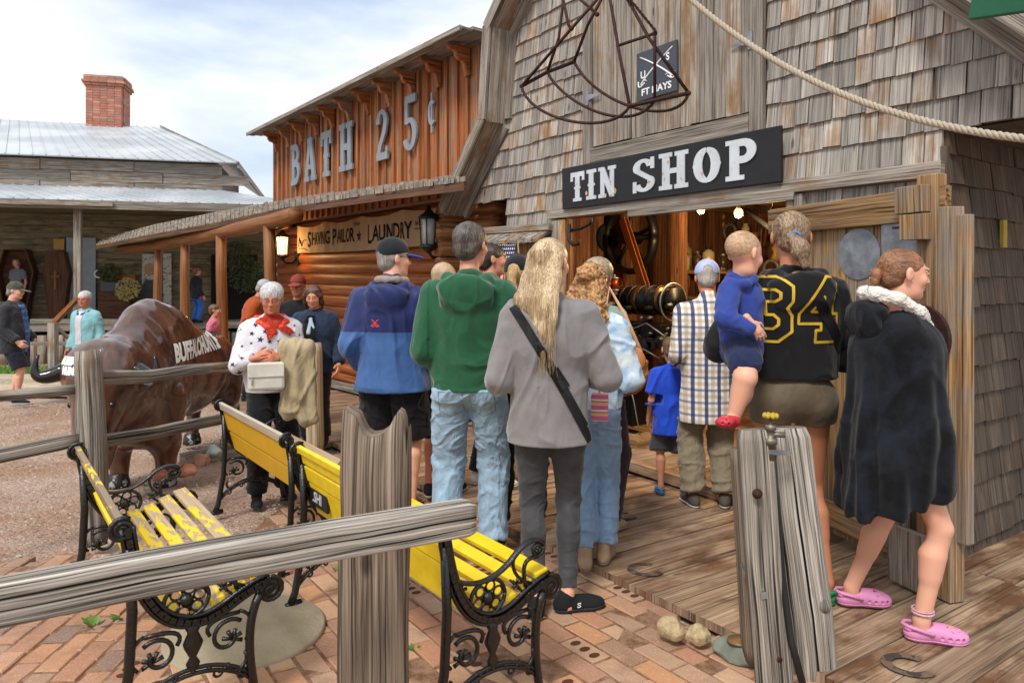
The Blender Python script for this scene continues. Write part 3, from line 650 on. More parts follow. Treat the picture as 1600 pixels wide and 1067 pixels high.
# ---- rusty hay grapple hanging before the loft
o = empty('hay_grapple', label='rusty iron hay grapple frame hanging on a chain above the doorway', cat='hay grapple', loc=P(950, 120, 5.0))
def G(px, py, dd=0): return P(px, py, 5.3-(px-815)*.0034+dd)-o.location
mb = MB()
def rod(pts, r=.013): mb.tube(pts, r*.82, 7)
def curve3(p0, p1, p2, p3, n=18): return [p0*(1-t)**3+p1*3*t*(1-t)**2+p2*3*t*t*(1-t)+p3*t**3 for t in [i/n for i in range(n+1)]]
L0, L1, L2 = G(815, 135, -.15), G(855, 113), G(897, 97, .15); R0, R1, R2 = G(984, 166, -.15), G(1023, 157), G(1076, 146, .15)
rod([L0, L1, L2], .017); rod([R0, R1, R2], .017)
rod(curve3(L0, G(825, 188, -.15), G(955, 218, -.15), R0)); rod(curve3(L1, G(880, 165), G(990, 215), R1)); rod(curve3(L2, G(930, 165, .15), G(1060, 205, .15), R2))
tp = G(948, -60); tp2 = G(960, -60)
rod([L0, G(893, 45), G(946, -15)], .014); rod([L1, G(873, 60), G(884, -30)]); rod([L2, G(918, 40), G(950, -20)], .014)
rod([R0, G(967, 80), G(950, -20)], .014); rod([R1, G(1023, 62), G(1023, 52)]); rod([R2, G(1015, 62), G(970, -20)], .014); rod([G(965, 72), G(1025, 52)], .013); rod([G(895, -10), G(935, 24), ], .013); rod([G(878, -10), G(888, 38), G(893, 48)], .013)
rod([L2, G(905, 105, .1), R0], .0)if False else None
for p in (L0, L2, R0, R2, G(893, 45), G(1023, 53), G(933, 23)): mb.ball(p, .017, 6)
mb.build('frame', M_rust, o)
mb = MB()
for k in range(22):
    a = G(978+k*2.2, -8+k*2.7, -.02); dn = (G(1025, 52)-G(978, -8)).normalized(); sd_ = Vector((0, 1, 0)) if k % 2 else dn.cross(Vector((0, 1, 0)))
    mb.tube([a+dn*.018*math.cos(t*PI/4)+sd_*.009*math.sin(t*PI/4) for t in range(9)], .0035, 5)
mb.build('chain', M_rust, o)
# ---------------- shop interior ----------------
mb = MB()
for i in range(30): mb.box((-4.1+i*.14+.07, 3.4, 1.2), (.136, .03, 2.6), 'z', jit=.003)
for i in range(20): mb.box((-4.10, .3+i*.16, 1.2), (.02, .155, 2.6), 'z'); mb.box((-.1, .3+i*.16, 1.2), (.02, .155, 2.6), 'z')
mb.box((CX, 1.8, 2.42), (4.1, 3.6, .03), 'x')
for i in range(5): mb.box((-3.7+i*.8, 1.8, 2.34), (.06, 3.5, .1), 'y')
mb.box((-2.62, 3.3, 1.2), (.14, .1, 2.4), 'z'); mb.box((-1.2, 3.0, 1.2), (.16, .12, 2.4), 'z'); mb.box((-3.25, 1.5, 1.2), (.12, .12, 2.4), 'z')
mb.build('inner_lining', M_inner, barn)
mb = MB(); 
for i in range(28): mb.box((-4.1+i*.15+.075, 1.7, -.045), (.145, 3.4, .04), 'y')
mb.build('inner_floor', M_deck, barn); mb = MB(); mb.beam((-3.25, -.0, -.01), (-.95, -.0, -.01), .12, .07, jit=.004); mb.build('threshold', M_deck, barn)
def bp(px, py, y):  # point on the plane y=const of the barn frame seen at a pixel
    d = Vector(((px-800)/FPX, 1, (430-py)/FPX)); q = bw(0, y) ; t = (q-Vector((0, 0, CZ))).dot(UY)/d.dot(UY); return BM.inverted() @ (Vector((0, 0, CZ))+d*t)
M_bulb = emis('lit_bulb', (1, .48, .1), 3)
for i, (px, py, y) in enumerate(((1095, 327, 1.0), (1154, 333, 1.0), (1208, 338, .9))):
    p = bp(px, py, y); o = empty('light_bulb', label=('leftmost', 'middle', 'rightmost')[i]+' of the three bare bulbs glowing in the workshop', cat='light bulb', M=BM @ Matrix.Translation(p))
    mb = MB(); mb.ball((0, 0, 0), .038, 10, (1, 1, 1.15)); mb.build('glass', M_bulb, o)
    mb = MB(); mb.lathe([(.014, .025), (.018, .03), (.018, .07), (.008, .08)], n=10); mb.tube([(0, 0, .075), (0, 0, 2.36-p.z)], .004, 5); mb.build('socket', M_black, o)
    l = bpy.data.lights.new('bulb_light', 'POINT'); l.energy = 34; l.color = (1, .66, .32); l.shadow_soft_size = .04; lo = bpy.data.objects.new('bulb_light', l); COL.objects.link(lo); lo.location = BM @ (p+Vector((0, 0, -.06)))
# ---------------- bath house ----------------
bath = empty('bath_house', M=HM, label='orange stained false-front building with log walls reading BATH 25 cents', cat='building')
def zg(x, y=0): p = HM @ Vector((x, y, 0)); return g(p.y)
HL = -6.72
mb = MB(); x = HL
while x < 0:   # board and batten
    w = min(.225, -x); mb.box((x+w/2, .03, 3.35), (w-.002, .03, 1.7), 'z'); mb.box((x, -.005, 3.35), (.05, .035, 1.7), 'z', jit=.002); x += .225
mb.box((-.03, .16, 3.35), (.03, .3, 1.7), 'z')
mb.build('false_front', M_stain, bath)
mb = MB(); mb.box((HL/2, .55, 3.3), (-HL-.04, .9, 1.5), 'x'); mb.build('attic', M_grey, bath)
mb = MB(); 
for k in range(4): mb.box((HL/2+random.uniform(-.02, .02), -.42+.14*k+.07, 4.22+.018*k), (-HL+.65, .14, .03), 'x', jit=.003)
for k in range(3): mb.box((HL/2-.05+.06*k, -.05+.18*k, 4.30+.02*k), (-HL+.5, .3, .025), 'x', jit=.01)
mb.beam((HL-.3, -.43, 4.215), (.3, -.43, 4.215), .03, .06, jit=.003); mb.build('cornice', M_grey, bath)
for k in range(11):
    x = -.16+(HL+.35)*k/10; mb = MB()
    pr = [(0, 0), (-.36, 0), (-.36, -.05), (-.32, -.075), (-.27, -.075), (-.235, -.1), (-.225, -.15), (-.18, -.19), (-.12, -.2), (-.085, -.24), (-.075, -.30), (-.05, -.36), (-.055, -.40), (-.02, -.40), (0, -.37)]
    mb.prism([(a*.8, 4.2+b_*.85) for a, b_ in pr], .07, lambda a, b_, c: Vector((x-.035+c, a-.012, b_))); mb.build('bracket', M_stain, bath)
# log wall
mb = MB(); z = -.38; k = 0
while z < 2.4:
    r = .105; pts = [Vector((xx, .12, z+r)) for xx in (HL, -5, -3.4, -1.7, 0.0+(.27 if k % 2 == 0 else .05))]
    mb.tube(pts, [r+random.uniform(-.004, .004) for _ in pts], 18); z += .175; k += 1
mb.build('log_wall', M_log, bath)
mb = MB(); z = .3; k = 0
for k in range(10):
    z = -.29+k*.2+.9; r = .1
    if z > 2.45: break
mb = MB()
for k in range(11):
    z = .25+k*.2
    mb.tube([(-.27, -.36+random.uniform(-.04, .04), z), (-.27, .1, z), (-.27, 1.5, z)], [.098, .1, .1], 16)
    if k > 7: mb.tube([(-.6, .1, z+.08), (.02, .1, z+.08), (.3+random.uniform(-.04, .04), .1, z+.08)], [.1, .1, .098], 16)
mb.build('corner_log', wood('corner_log_wood', '#55321a', '#8a5a33', '#a9784b', rvar=.3, bump=.5, gs=.4), bath)
mb = MB(); mb.box((HL/2, .25, 1.0), (-HL, .1, 3.0), 'x'); mb.box((-.15, 2.2, 1.2), (.1, 4, 3.2), 'y'); mb.box((HL+.05, 2.2, 1.2), (.1, 4, 3.2), 'y')
mb.build('wall', M_log, bath); mb = MB(); mb.beam((HL, -.06, zg(HL)+.14), (-.1, -.06, zg(0)+.12), .08, .1); mb.build('sill', M_grey, bath)
# porch: eave line and back line in world space
E = [P(727, 284, 6.75), P(610, 300, 8.0), P(440, 326, 10.4), P(330, 350, 12.3), P(240, 366, 14.4), P(150, 384, 16.8)]
B = [P(727, 276, 8.3), P(610, 291, 9.7), P(440, 314, 13.0), P(330, 334, 15.0), P(240, 352, 16.6), P(160, 374, 17.8)]
porch = bath; HI = HM.inverted()
def lerpl(L, t):
    s = t*(len(L)-1); i = min(int(s), len(L)-2); return L[i].lerp(L[i+1], s-i)
mb = MB(); n = 76
for j in range(5):
    for i in range(n):
        t0, t1 = i/n, (i+1)/n-.0012; s0, s1 = j/5-.0, (j+1)/5+.02
        q = [lerpl(E, t0).lerp(lerpl(B, t0), s0), lerpl(E, t1).lerp(lerpl(B, t1), s0), lerpl(E, t1).lerp(lerpl(B, t1), s1), lerpl(E, t0).lerp(lerpl(B, t0), s1)]
        up = Vector((0, 0, random.uniform(.03, .06))); dn = Vector((0, 0, .005)); L = (q[3]-q[0]).length; w = (q[1]-q[0]).length
        e = (q[0]-q[3]).normalized()*random.uniform(0, .07); q[0] += e; q[1] += e
        vs = [HI @ p for p in [q[0]+dn, q[1]+dn, q[2]+dn, q[3]+dn, q[0]+up, q[1]+up, q[2]+Vector((0, 0, .01)), q[3]+Vector((0, 0, .01))]]
        mb.add(vs, [(0,1,2,3), (7,6,5,4), (0,4,5,1), (1,5,6,2), (3,2,6,7), (0,3,7,4)], [[(0,0),(0,w),(L,w),(L,0)]]+[[(L,0),(L,w),(0,w),(0,0)]]+[[(0,0),(.03,0),(.03,w),(0,w)]]*4)
mb.build('porch_shakes', M_grey, bath)
mb = MB()
for a, c in zip(E, E[1:]):
    mb.beam(HI @ (a-Vector((0, 0, .045))), HI @ (c-Vector((0, 0, .045))), .03, .085)
mb.build('fascia', wood('dark_fascia', '#39261c', '#5d4231', '#74553f', rvar=.2), bath)
mb = MB(); n = 22
for j in range(n):
    t0, t1 = 0, 1
for i in range(5):
    for j in range(9):
        a0, a1 = lerpl(E, i/5), lerpl(E, (i+1)/5); b0, b1 = lerpl(B, i/5), lerpl(B, (i+1)/5); s0, s1 = j/9, (j+1)/9-.003; dz = Vector((0, 0, -.012))
        q = [HI @ (a0.lerp(b0, s0)+dz), HI @ (a1.lerp(b1, s0)+dz), HI @ (a1.lerp(b1, s1)+dz), HI @ (a0.lerp(b0, s1)+dz)]; L = (q[1]-q[0]).length; w = (q[3]-q[0]).length
        mb.add(q, [(0, 1, 2, 3)], [[(0, 0), (L, 0), (L, w), (0, w)]])
mb.build('porch_ceiling', M_post, bath)
PP = [P(422, 380, 10.6), P(347, 388, 12.2), P(290, 392, 13.8), P(247, 397, 15.2)]
pr_ = [.09, .088, .085, .085]
mb = MB(); PB = [P(462, 338, 9.7)]+[p+Vector((0, 0, .02)) for p in PP]+[P(190, 395, 16.4)]
PB = [Vector((p.x, p.y, CZ+z_)) for p, z_ in zip(PB, (.83, .80, .74, .69, .64, .60))]
mb.tube([HI @ p for p in PB], .115, 14)
for a, c in zip(PP, [P(455, 340, 13), P(400, 345, 15), P(350, 350, 17), P(300, 360, 18)]): mb.tube([HI @ Vector((a.x, a.y, CZ+.72)), HI @ Vector((c.x, c.y, CZ+.95))], .07, 10)
mb.build('porch_beam', M_post, bath)
for k, p in enumerate(PP):
    mb = MB(); zt = CZ+(.74, .68, .64, .60)[k]; mb.tube([HI @ Vector((p.x+.02*math.sin(i+k), p.y, g(p.y)-.1+(zt-g(p.y)+.1)*i/4)) for i in range(5)], [pr_[k]*(1.06-.02*i) for i in range(5)], 16); mb.build('porch_post', M_post, bath)
# wall letters BATH 25c
mb = MB(); fr = lambda x, y, z: Vector((x, -.035-z, y))
for ch, x, z, h in (('B', -5.72, 3.13, .72), ('A', -5.08, 3.13, .73), ('T', -4.37, 3.13, .73), ('H', -3.66, 3.14, .73), ('2', -2.42, 3.15, .73), ('5', -1.64, 3.16, .74), ('c', -1.0, 3.2, .7)):
    m1 = MB(); glyphs(m1, ch, lambda a, b_, c, x=x, z=z: fr(x+a, z+b_, c), h, .9 if ch not in 'c' else 1., 0, .03); m1.build('letter', M_letter, bath)
# banner
o = empty('banner', label='long tan cloth banner advertising shaving parlor, laundry and bath on the log wall', cat='banner', M=HM)
b = NB('banner_cloth'); v = b.coord(); M_ban = b.out(b.mix(b.noise(v, 3, 4), '#8f7558', '#a68b6a'), .9, normal=b.bump(b.noise(b.map(v, (1, 1, .3)), 5, 3), .4, .05))
BX0, BX1 = -5.45, -.42
def bz(x): t = (x-BX0)/(BX1-BX0); return .03*math.sin(t*9)+.02*math.sin(t*23+1), -.05-.03*t*(1-t)
def bny(x): return -.05-.012*math.sin(x*7)-.008*math.sin(x*19)
mb = MB(); nx, nz_ = 70, 6; vs = []; fs = []
for j in range(nz_+1):
    for i in range(nx+1):
        x = BX0+(BX1-BX0)*i/nx; t = i/nx; top = 2.40-.05*math.sin(PI*((t*4) % 1))+.02*t; bot = 1.93-.03*math.sin(PI*t); vs.append((x, bny(x), bot+(top-bot)*j/nz_))
for j in range(nz_):
    for i in range(nx): a = j*(nx+1)+i; fs.append((a, a+1, a+nx+2, a+nx+1))
mb.smooth = True; mb.add(vs, fs, [[(0, 0)]*4]*len(fs)); mb.build('cloth', M_ban, o)
M_ink = paint('black_ink', '#1b1714', .9)
mb = MB(); fr = lambda x, y, z: Vector((x, bny(x)-.004-abs(z), y))
def small_caps(words, x, y, h, sx, gap=.12):
    for wd in words.split():
        w1 = text_mb(mb, wd[0], lambda a, b_, c: fr(x+a, y-.03+b_, c), h, sx, .002, False, .006); x += w1+.02
        if len(wd) > 1: w2 = text_mb(mb, wd[1:], lambda a, b_, c: fr(x+a, y+b_, c), h*.8, sx*.9, .002, False, .006); x += w2+gap*.5
        x += gap*.3
    return x
small_caps('SHAVING PARLOR', -4.95, 2.05, .25, .78)
small_caps('LAUNDRY', -2.72, 2.03, .27, .95); small_caps('BATH', -.98, 2.2, .13, .95)
text_mb(mb, 'HOUSE', lambda a, b_, c: fr(-.74+a, 2.03+b_, c), .09, .9, .002, False, .003)
text_mb(mb, 'AND', lambda a, b_, c: fr(-1.34+a, 2.18+b_, c), .06, 1, .002, False); text_mb(mb, 'STEAM', lambda a, b_, c: fr(-3.16+a, 2.28+b_, c), .05, .9, .002, False)
mb.prism([((-3.0)+.1*(1 if k % 2 == 0 else .42)*math.sin(k*PI/5), 2.12+.1*(1 if k % 2 == 0 else .42)*math.cos(k*PI/5)) for k in range(10)][::-1], .002, fr)
mb.prism([(-1.34, 2.15), (-1.18, 2.15), (-1.18, 2.135), (-1.34, 2.135)], .002, fr)
mb.tube([fr(-5.38+a, 2.03+b_, .001) for a, b_ in bez((0, 0), (.05, .3), (.12, .05))+bez((.12, .05), (.14, .2), (.2, .0))+bez((.2, 0), (.25, .15), (.36, .1))], .008, 5); mb.tube([fr(-5.35+a, 1.97+b_, .001) for a, b_ in bez((0, .02), (.2, .06), (.38, -.01))], .006, 5)
mb.build('lettering', M_ink, o)
# lanterns
def lantern(name, loc, rz, sc, lit, label):
    o = empty(name, label=label, cat='lantern'); o.matrix_world = Matrix.Translation(loc) @ Matrix.Rotation(rz, 4, 'Z') @ Matrix.Scale(sc, 4)
    mb = MB(); mb.lathe([(.001, .21), (.012, .2), (.02, .17), (.03, .165), (.035, .15), (.085, .11), (.09, .1), (.07, .095)], n=12); mb.lathe([(.06, -.1), (.075, -.11), (.075, -.125), (.04, -.14), (.01, -.17)], n=12); mb.tube([(0, 0, -.16), (0, .04, -.2), (0, .14, -.2), (0, .2, -.14)], .012, 8); mb.box((0, .2, -.14), (.08, .02, .16))
    for k in range(6): a = k*PI/3; mb.tube([(.075*math.cos(a), .075*math.sin(a), .1), (.06*math.cos(a), .06*math.sin(a), -.11)], .005, 5)
    mb.build('frame', M_black, o)
    mb = MB(); mb.lathe([(.05, -.1), (.052, 0), (.062, .095)], n=12)
    mb.build('glass', emis('lit_lantern_glass', (1, .55, .16), 5) if lit else paint('frosted_glass', '#aeb0ac', .2), o)
    if lit:
        l = bpy.data.lights.new('lantern_light', 'POINT'); l.energy = 12; l.color = (1, .6, .25); l.shadow_soft_size = .08; lo = bpy.data.objects.new('lantern_light', l); COL.objects.link(lo); lo.location = Vector(loc)+Vector((.02, -.22, 0))
    return o
def hp(px, py, y):
    n = HY; d = Vector(((px-800)/FPX, 1, (430-py)/FPX)); return Vector((0, 0, CZ))+d*((HM @ Vector((0, y, 0))-Vector((0, 0, CZ))).dot(n)/d.dot(n))
lantern('wall_lantern', hp(441, 384, -.28), -A_H-PI/2+PI/2, 1.5, True, 'lit orange lantern at the left end of the log wall beside the porch post')
lantern('wall_lantern', hp(670, 362, -.42), -A_H, 1.5, False, 'unlit dark lantern with pale glass at the log corner by the banner')
# ---------------- far building ----------------
A_F = R(15); FX = Vector((math.cos(A_F), math.sin(A_F)*-1*-1, 0))
FM = Matrix.Translation((0, 0, 0)) @ Matrix(((math.cos(A_F), -math.sin(A_F), 0, -9.5), (math.sin(A_F), math.cos(A_F), 0, 17.0), (0, 0, 1, 0), (0, 0, 0, 1)))
fb = empty('porch_building', M=FM, label='long grey timber building with white metal roofs and a deep porch', cat='building')
# frame: x to the right, y away; porch posts on y=0, wall on y=2.4; porch floor z .32
FZ = .30; WY = 2.5
mb = MB()
x = -9
for k in range(19): mb.box((-4.4, WY+.02, FZ+.08+k*.17), (17.4, .03, .165), 'x', rot=Matrix.Rotation(R(10), 3, 'X'), jit=.0)
mb.build('siding', M_far, fb)
mb = MB(); mb.box((-4.4, WY+.3, 1.35), (17.3, .4, 4.), 'x'); mb.box((-5.6, WY+1.2, 4.15), (15.0, 3.4, 1.0), 'x'); mb.build('wall', M_far, fb)
mb = MB()
for i in range(9):
    for j in range(3): mb.box((-16.6+i*2.2+(j % 2)*.7, WY-.63, 3.86+j*.28), (2.18, .03, .27), 'x', jit=.006)
mb.box((1.93, WY+2., 4.2), (.04, 5.2, .9), 'y'); mb.build('clerestory', M_grey, fb)
def ribroof(name, q00, q10, q11, q01, rib=.3):
    mb = MB(); q00, q10, q11, q01 = map(Vector, (q00, q10, q11, q01)); n = int((q10-q00).length/rib)
    nr = (q10-q00).cross(q01-q00).normalized(); nr = nr if nr.z > 0 else -nr
    mb.add([q00, q10, q11, q01, q00-nr*.03, q10-nr*.03, q11-nr*.03, q01-nr*.03], [(0,1,2,3), (7,6,5,4), (0,4,5,1), (1,5,6,2), (2,6,7,3), (3,7,4,0)], [[(0, 0)]*4]*6)
    for i in range(n+1):
        t = i/n; a = q00.lerp(q10, t); c = q01.lerp(q11, t); mb.beam(a+nr*.012, c+nr*.012, .03, .024, up=tuple(nr))
    mb.build(name, M_metalroof, fb)
ribroof('porch_roof', (-13, -.35, 3.30), (4.6, -.35, 3.30), (1.95, WY-.62, 3.86), (-13, WY-.62, 3.86))
ribroof('porch_roof', (4.6, -.35, 3.30), (4.6, 8, 3.30), (1.95, 8, 3.86), (1.95, WY-.62, 3.86))
ribroof('upper_roof', (-13, WY-.95, 4.60), (2.5, WY-.95, 4.60), (-.5, WY+4.5, 6.5), (-13, WY+4.5, 6.5))
ribroof('upper_roof', (2.5, WY-.95, 4.60), (2.5, WY+9, 4.60), (-.5, WY+4.6, 6.5), (-.5, WY+4.5, 6.5), 1.1)
mb = MB(); mb.box((-4.2, -.36, 3.19), (17.6, .04, .2), 'x'); mb.beam((4.6, -.3, 3.19), (4.6, 8, 3.19), .04, .2); mb.box((-3, -.45, 3.2), (6, .1, .09), 'x')
mb.beam((2.53, WY-.9, 4.54), (2.53, WY+9, 4.54), .05, .16); mb.beam((2.55, WY-.98, 4.60), (-.5, WY+4.45, 6.54), .05, .03); mb.build('fascia', M_grey, fb)
mb = MB(); mb.box((-4.4, 1.1, 3.22), (17.6, 2.6, .04), 'x'); mb.build('porch_ceiling', M_far, fb)
mb = MB(); mb.box((-1, 1.1, FZ-.04), (22, 2.6, .06), 'x')
x = -10
while x < 8:
    w = random.uniform(.14, .22); mb.tube([(x, -.12, -.75), (x, -.12, FZ-.15+random.uniform(-.04, .02))], w/2, 8); x += w*1.02
mb.build('porch_floor', M_grey, fb)
fpx = lambda px, py, y: (lambda d, q: FM.inverted() @ (Vector((0, 0, CZ))+d*((q-Vector((0, 0, CZ))).dot(Vector((-math.sin(A_F), math.cos(A_F), 0)))/d.dot(Vector((-math.sin(A_F), math.cos(A_F), 0))))))(Vector(((px-800)/FPX, 1, (430-py)/FPX)), FM @ Vector((0, y, 0)))
for px in (-60, 123, 430):
    mb = MB(); p = fpx(px, 400, 0); mb.box((p.x, -.05, 1.7), (.15, .15, 2.95), 'z'); mb.build('porch_post', M_grey, fb)
mb = MB()
for j in range(30):
    zb = 6.0-.45+j*.083; o_ = .055*(1 if j in (26, 28, 29) else 2 if j == 27 else 0) if j > 25 else 0
    for (dx, dy, lx, ly) in ((0, -.46, 1.04, .2), (0, .46, 1.04, .2), (.46, 0, .2, .74), (-.46, 0, .2, .74)):
        m = int(round(max(lx, ly)/.21)); 
        for k in range(m):
            t = (k+.5)/m-.5; c = Vector((dx, dy, zb))*1; s = 1+o_*1.8
            c = Vector((dx*s+(t*lx*s if lx > ly else 0), dy*s+(t*ly*s if ly > lx else 0), zb)); mb.box(c, ((lx*s/m if lx > ly else .2)-.008, (ly*s/m if ly > lx else .2)-.008, .075), 'x', jit=.002)
cp = fpx(171, 190, WY+4.7); o = mb.build('chimney', M_chim, fb); o.location = (cp.x, WY+4.6, 0)
mb = MB(); mb.box((0, 0, 6.6), (.9, .9, 2.6)); o2 = mb.build('chimney_mortar', paint('mortar', '#8e7a70', .9), o)
mb = MB(); p0, p1 = fpx(72, 505, -.1), fpx(120, 470, 1.2)
# things on the far porch
def onwall(name, px0, py0, px1, py1, y=WY-.05): a = fpx(px0, py0, y); c = fpx(px1, py1, y); return a, c
M_coffin = wood('coffin_wood', '#2c1b12', '#553522', '#6d4a33', rvar=.2)
def coffin(px0, px1, py0, py1, opened, label):
    a = fpx(px0, py0, WY-.25); c = fpx(px1, py1, WY-.25); w = c.x-a.x; z1, z0 = a.z, max(c.z, FZ); cx = (a.x+c.x)/2; h = z1-z0
    pr = [(-.26*w, 0), (.26*w, 0), (.5*w, h*.68), (.3*w, h), (-.3*w, h), (-.5*w, h*.68)]
    o = empty('coffin', label=label, cat='coffin', M=FM @ Matrix.Translation((cx, WY-.3, z0)))
    mb = MB()
    if opened:
        n = len(pr)
        for i in range(n):
            p, q = pr[i], pr[(i+1) % n]; mb.beam((p[0], 0, p[1]), (q[0], 0, q[1]), .32, .03, up=(p[1]-q[1], 0, q[0]-p[0]) )
        mb.prism(pr, .02, lambda x, y, z: Vector((x, .17-z, y))); mb.build('box', M_coffin, o)
    else:
        mb.prism(pr, .3, lambda x, y, z: Vector((x, -.12+z, y)), grain=1); mb.build('box', M_coffin, o)
        mb = MB(); mb.prism([(-.03, h*.45), (.03, h*.45), (.03, h*.72), (-.03, h*.72)], .02, lambda x, y, z: Vector((x, -.15+z, y)), grain=1); mb.prism([(-.1, h*.61), (.1, h*.61), (.1, h*.65), (-.1, h*.65)], .02, lambda x, y, z: Vector((x, -.151+z, y))); mb.build('cross', wood('cross_wood', '#3b2515', '#6b472a', '#85603c'), o)
    return o
coffin(0, 56, 390, 500, True, 'open upright coffin with a girl standing in it'); coffin(70, 111, 393, 500, False, 'closed dark coffin with a cross leaning on the porch wall')
def board(name, px0, py0, px1, py1, mat, label, cat, t=.05, y=WY-.08, grain='x'):
    a = fpx(px0, py0, y); c = fpx(px1, py1, y); o = empty(name, label=label, cat=cat, M=FM @ Matrix.Translation(((a.x+c.x)/2, y, (a.z+c.z)/2))); mb = MB(); mb.box((0, 0, 0), (abs(c.x-a.x), t, abs(a.z-c.z)), grain); mb.build('panel', mat, o, bevel=.01); return o, abs(c.x-a.x), abs(a.z-c.z)
board('door', 104, 371, 150, 500, paint('grey_blue_paint', '#8d969e', .6, vary=.08), 'pale blue grey plank door on the far porch', 'door', .06)
o, w, h = board('wall_ornament', 84, 373, 101, 391, paint('brass', '#a57f3a', .5, .3), 'small square brass ornament over the closed coffin', 'ornament')
o, w, h = board('round_sign', 147, 420, 163, 436, M_black, 'small square black sign with a white ring on the porch wall', 'sign')
mb = MB(); mb.tube([(.1*math.cos(k*PI/10), -.04, .1*math.sin(k*PI/10)) for k in range(21)], .022, 8); mb.build('ring', M_wl, o)
o, w, h = board('long_sign', 182, 429, 212, 438, wood('amber_board', '#6c4019', '#9a6229', '#b57e3f'), 'narrow amber wooden board on the far porch wall', 'sign')
o, w, h = board('chest', 157, 441, 205, 500, M_coffin, 'dark slatted wooden chest standing against the far porch wall', 'chest', .4, WY-.3)
o, w, h = board('wall_panel', 157, 441, 192, 455, paint('slate_blue', '#4a545a', .7), 'slate blue panel with white flowers above the chest', 'panel', .03, WY-.55)
M_leaf = paint('dull_leaf', '#47502f', .8, vary=.3, scale=20)
def wreath(px, py, r, label, y=WY-.2, n=220, mat=None):
    p = fpx(px, py, y); o = empty('wreath', label=label, cat='wreath', M=FM @ Matrix.Translation(p)); mb = MB()
    for _ in range(n):
        a = random.uniform(0, 2*PI); rr = r*random.random()**.6; c = Vector((rr*math.cos(a), random.uniform(-.1, .05), rr*math.sin(a))); d = Vector((random.uniform(-1, 1), random.uniform(-1, 0), random.uniform(-1, 1))).normalized()*.07; s = d.cross(Vector((0, 1, .3))).normalized()*.022
        mb.add([c-d, c+s, c+d, c-s], [(0, 1, 2, 3)], [[(0, 0)]*4])
    mb.build('leaves', mat or M_leaf, o)
wreath(170, 427, .26, 'small round dried wreath on the far porch wall'); wreath(200, 452, .3, 'loose bunch of pale dried flowers over the chest', WY-.6, 200, paint('dried_flowers', '#b3a469', .8)); wreath(385, 430, .5, 'large dark hanging plant behind the porch posts', WY-.4, 420); wreath(370, 400, .4, 'dark foliage hanging high behind the porch posts', WY-.4, 300)
M_wdoor = paint('peeling_white_paint', '#b9b7ac', .8, wear=.3, wearc='#6a5d4a', vary=.08)
o, w, h = board('portrait_door', 222, 397, 246, 500, M_wdoor, 'peeling white door with a painted portrait on the far porch', 'door', .06)
mb = MB(); M_skin0 = paint('painted_face', '#a98468', .8); mb.prism([(.12*math.cos(k*PI/8), .12*w+.17*math.sin(k*PI/8)+.45) for k in range(16)], .02, lambda x, y, z: Vector((x, -.04-z, y)));mb.build('portrait', M_skin0, o)
mb = MB(); mb.prism([(-.2, -.5), (.2, -.5), (.22, -.05), (.1, .2), (-.1, .2), (-.22, -.05)], .015, lambda x, y, z: Vector((x, -.04-z, y))); mb.build('painted_dress', paint('slate_dress', '#4a5058', .8), o)
board('side_door', 255, 396, 268, 500, M_wdoor, 'narrow peeling white door leaf beside the portrait door', 'door', .05, WY-.1)
board('dark_doorway', 330, 398, 402, 500, M_dark, 'dark doorway opening behind the porch posts', 'doorway', .05, WY-.06)
# porch stair rail
o = empty('stair_rail', label='orange handrail on a grey newel post below the far porch', cat='handrail', loc=P(82, 500, 14.2)); o0 = o.location
mb = MB(); mb.beam(P(82, 507, 14.2)-o0, P(120, 468, 16.4)-o0, .09, .09); mb.build('handrail', M_post, o)
mb = MB(); mb.box(P(83, 545, 14.2)-o0, (.14, .14, 1.05), 'z'); mb.build('newel', M_grey, o)
o = empty('porch_railing', label='low grey horizontal railing along the far porch', cat='railing', loc=P(130, 502, 16)); o0 = o.location
mb = MB(); mb.beam(P(47, 502, 15.5)-o0, P(205, 502, 16.3)-o0, .07, .1); mb.beam(P(90, 512, 15.6)-o0, P(118, 540, 15.9)-o0, .05, .07); mb.beam(P(52, 537, 15.6)-o0, P(205, 537, 16.2)-o0, .3, .06); mb.build('rail', M_grey, o)
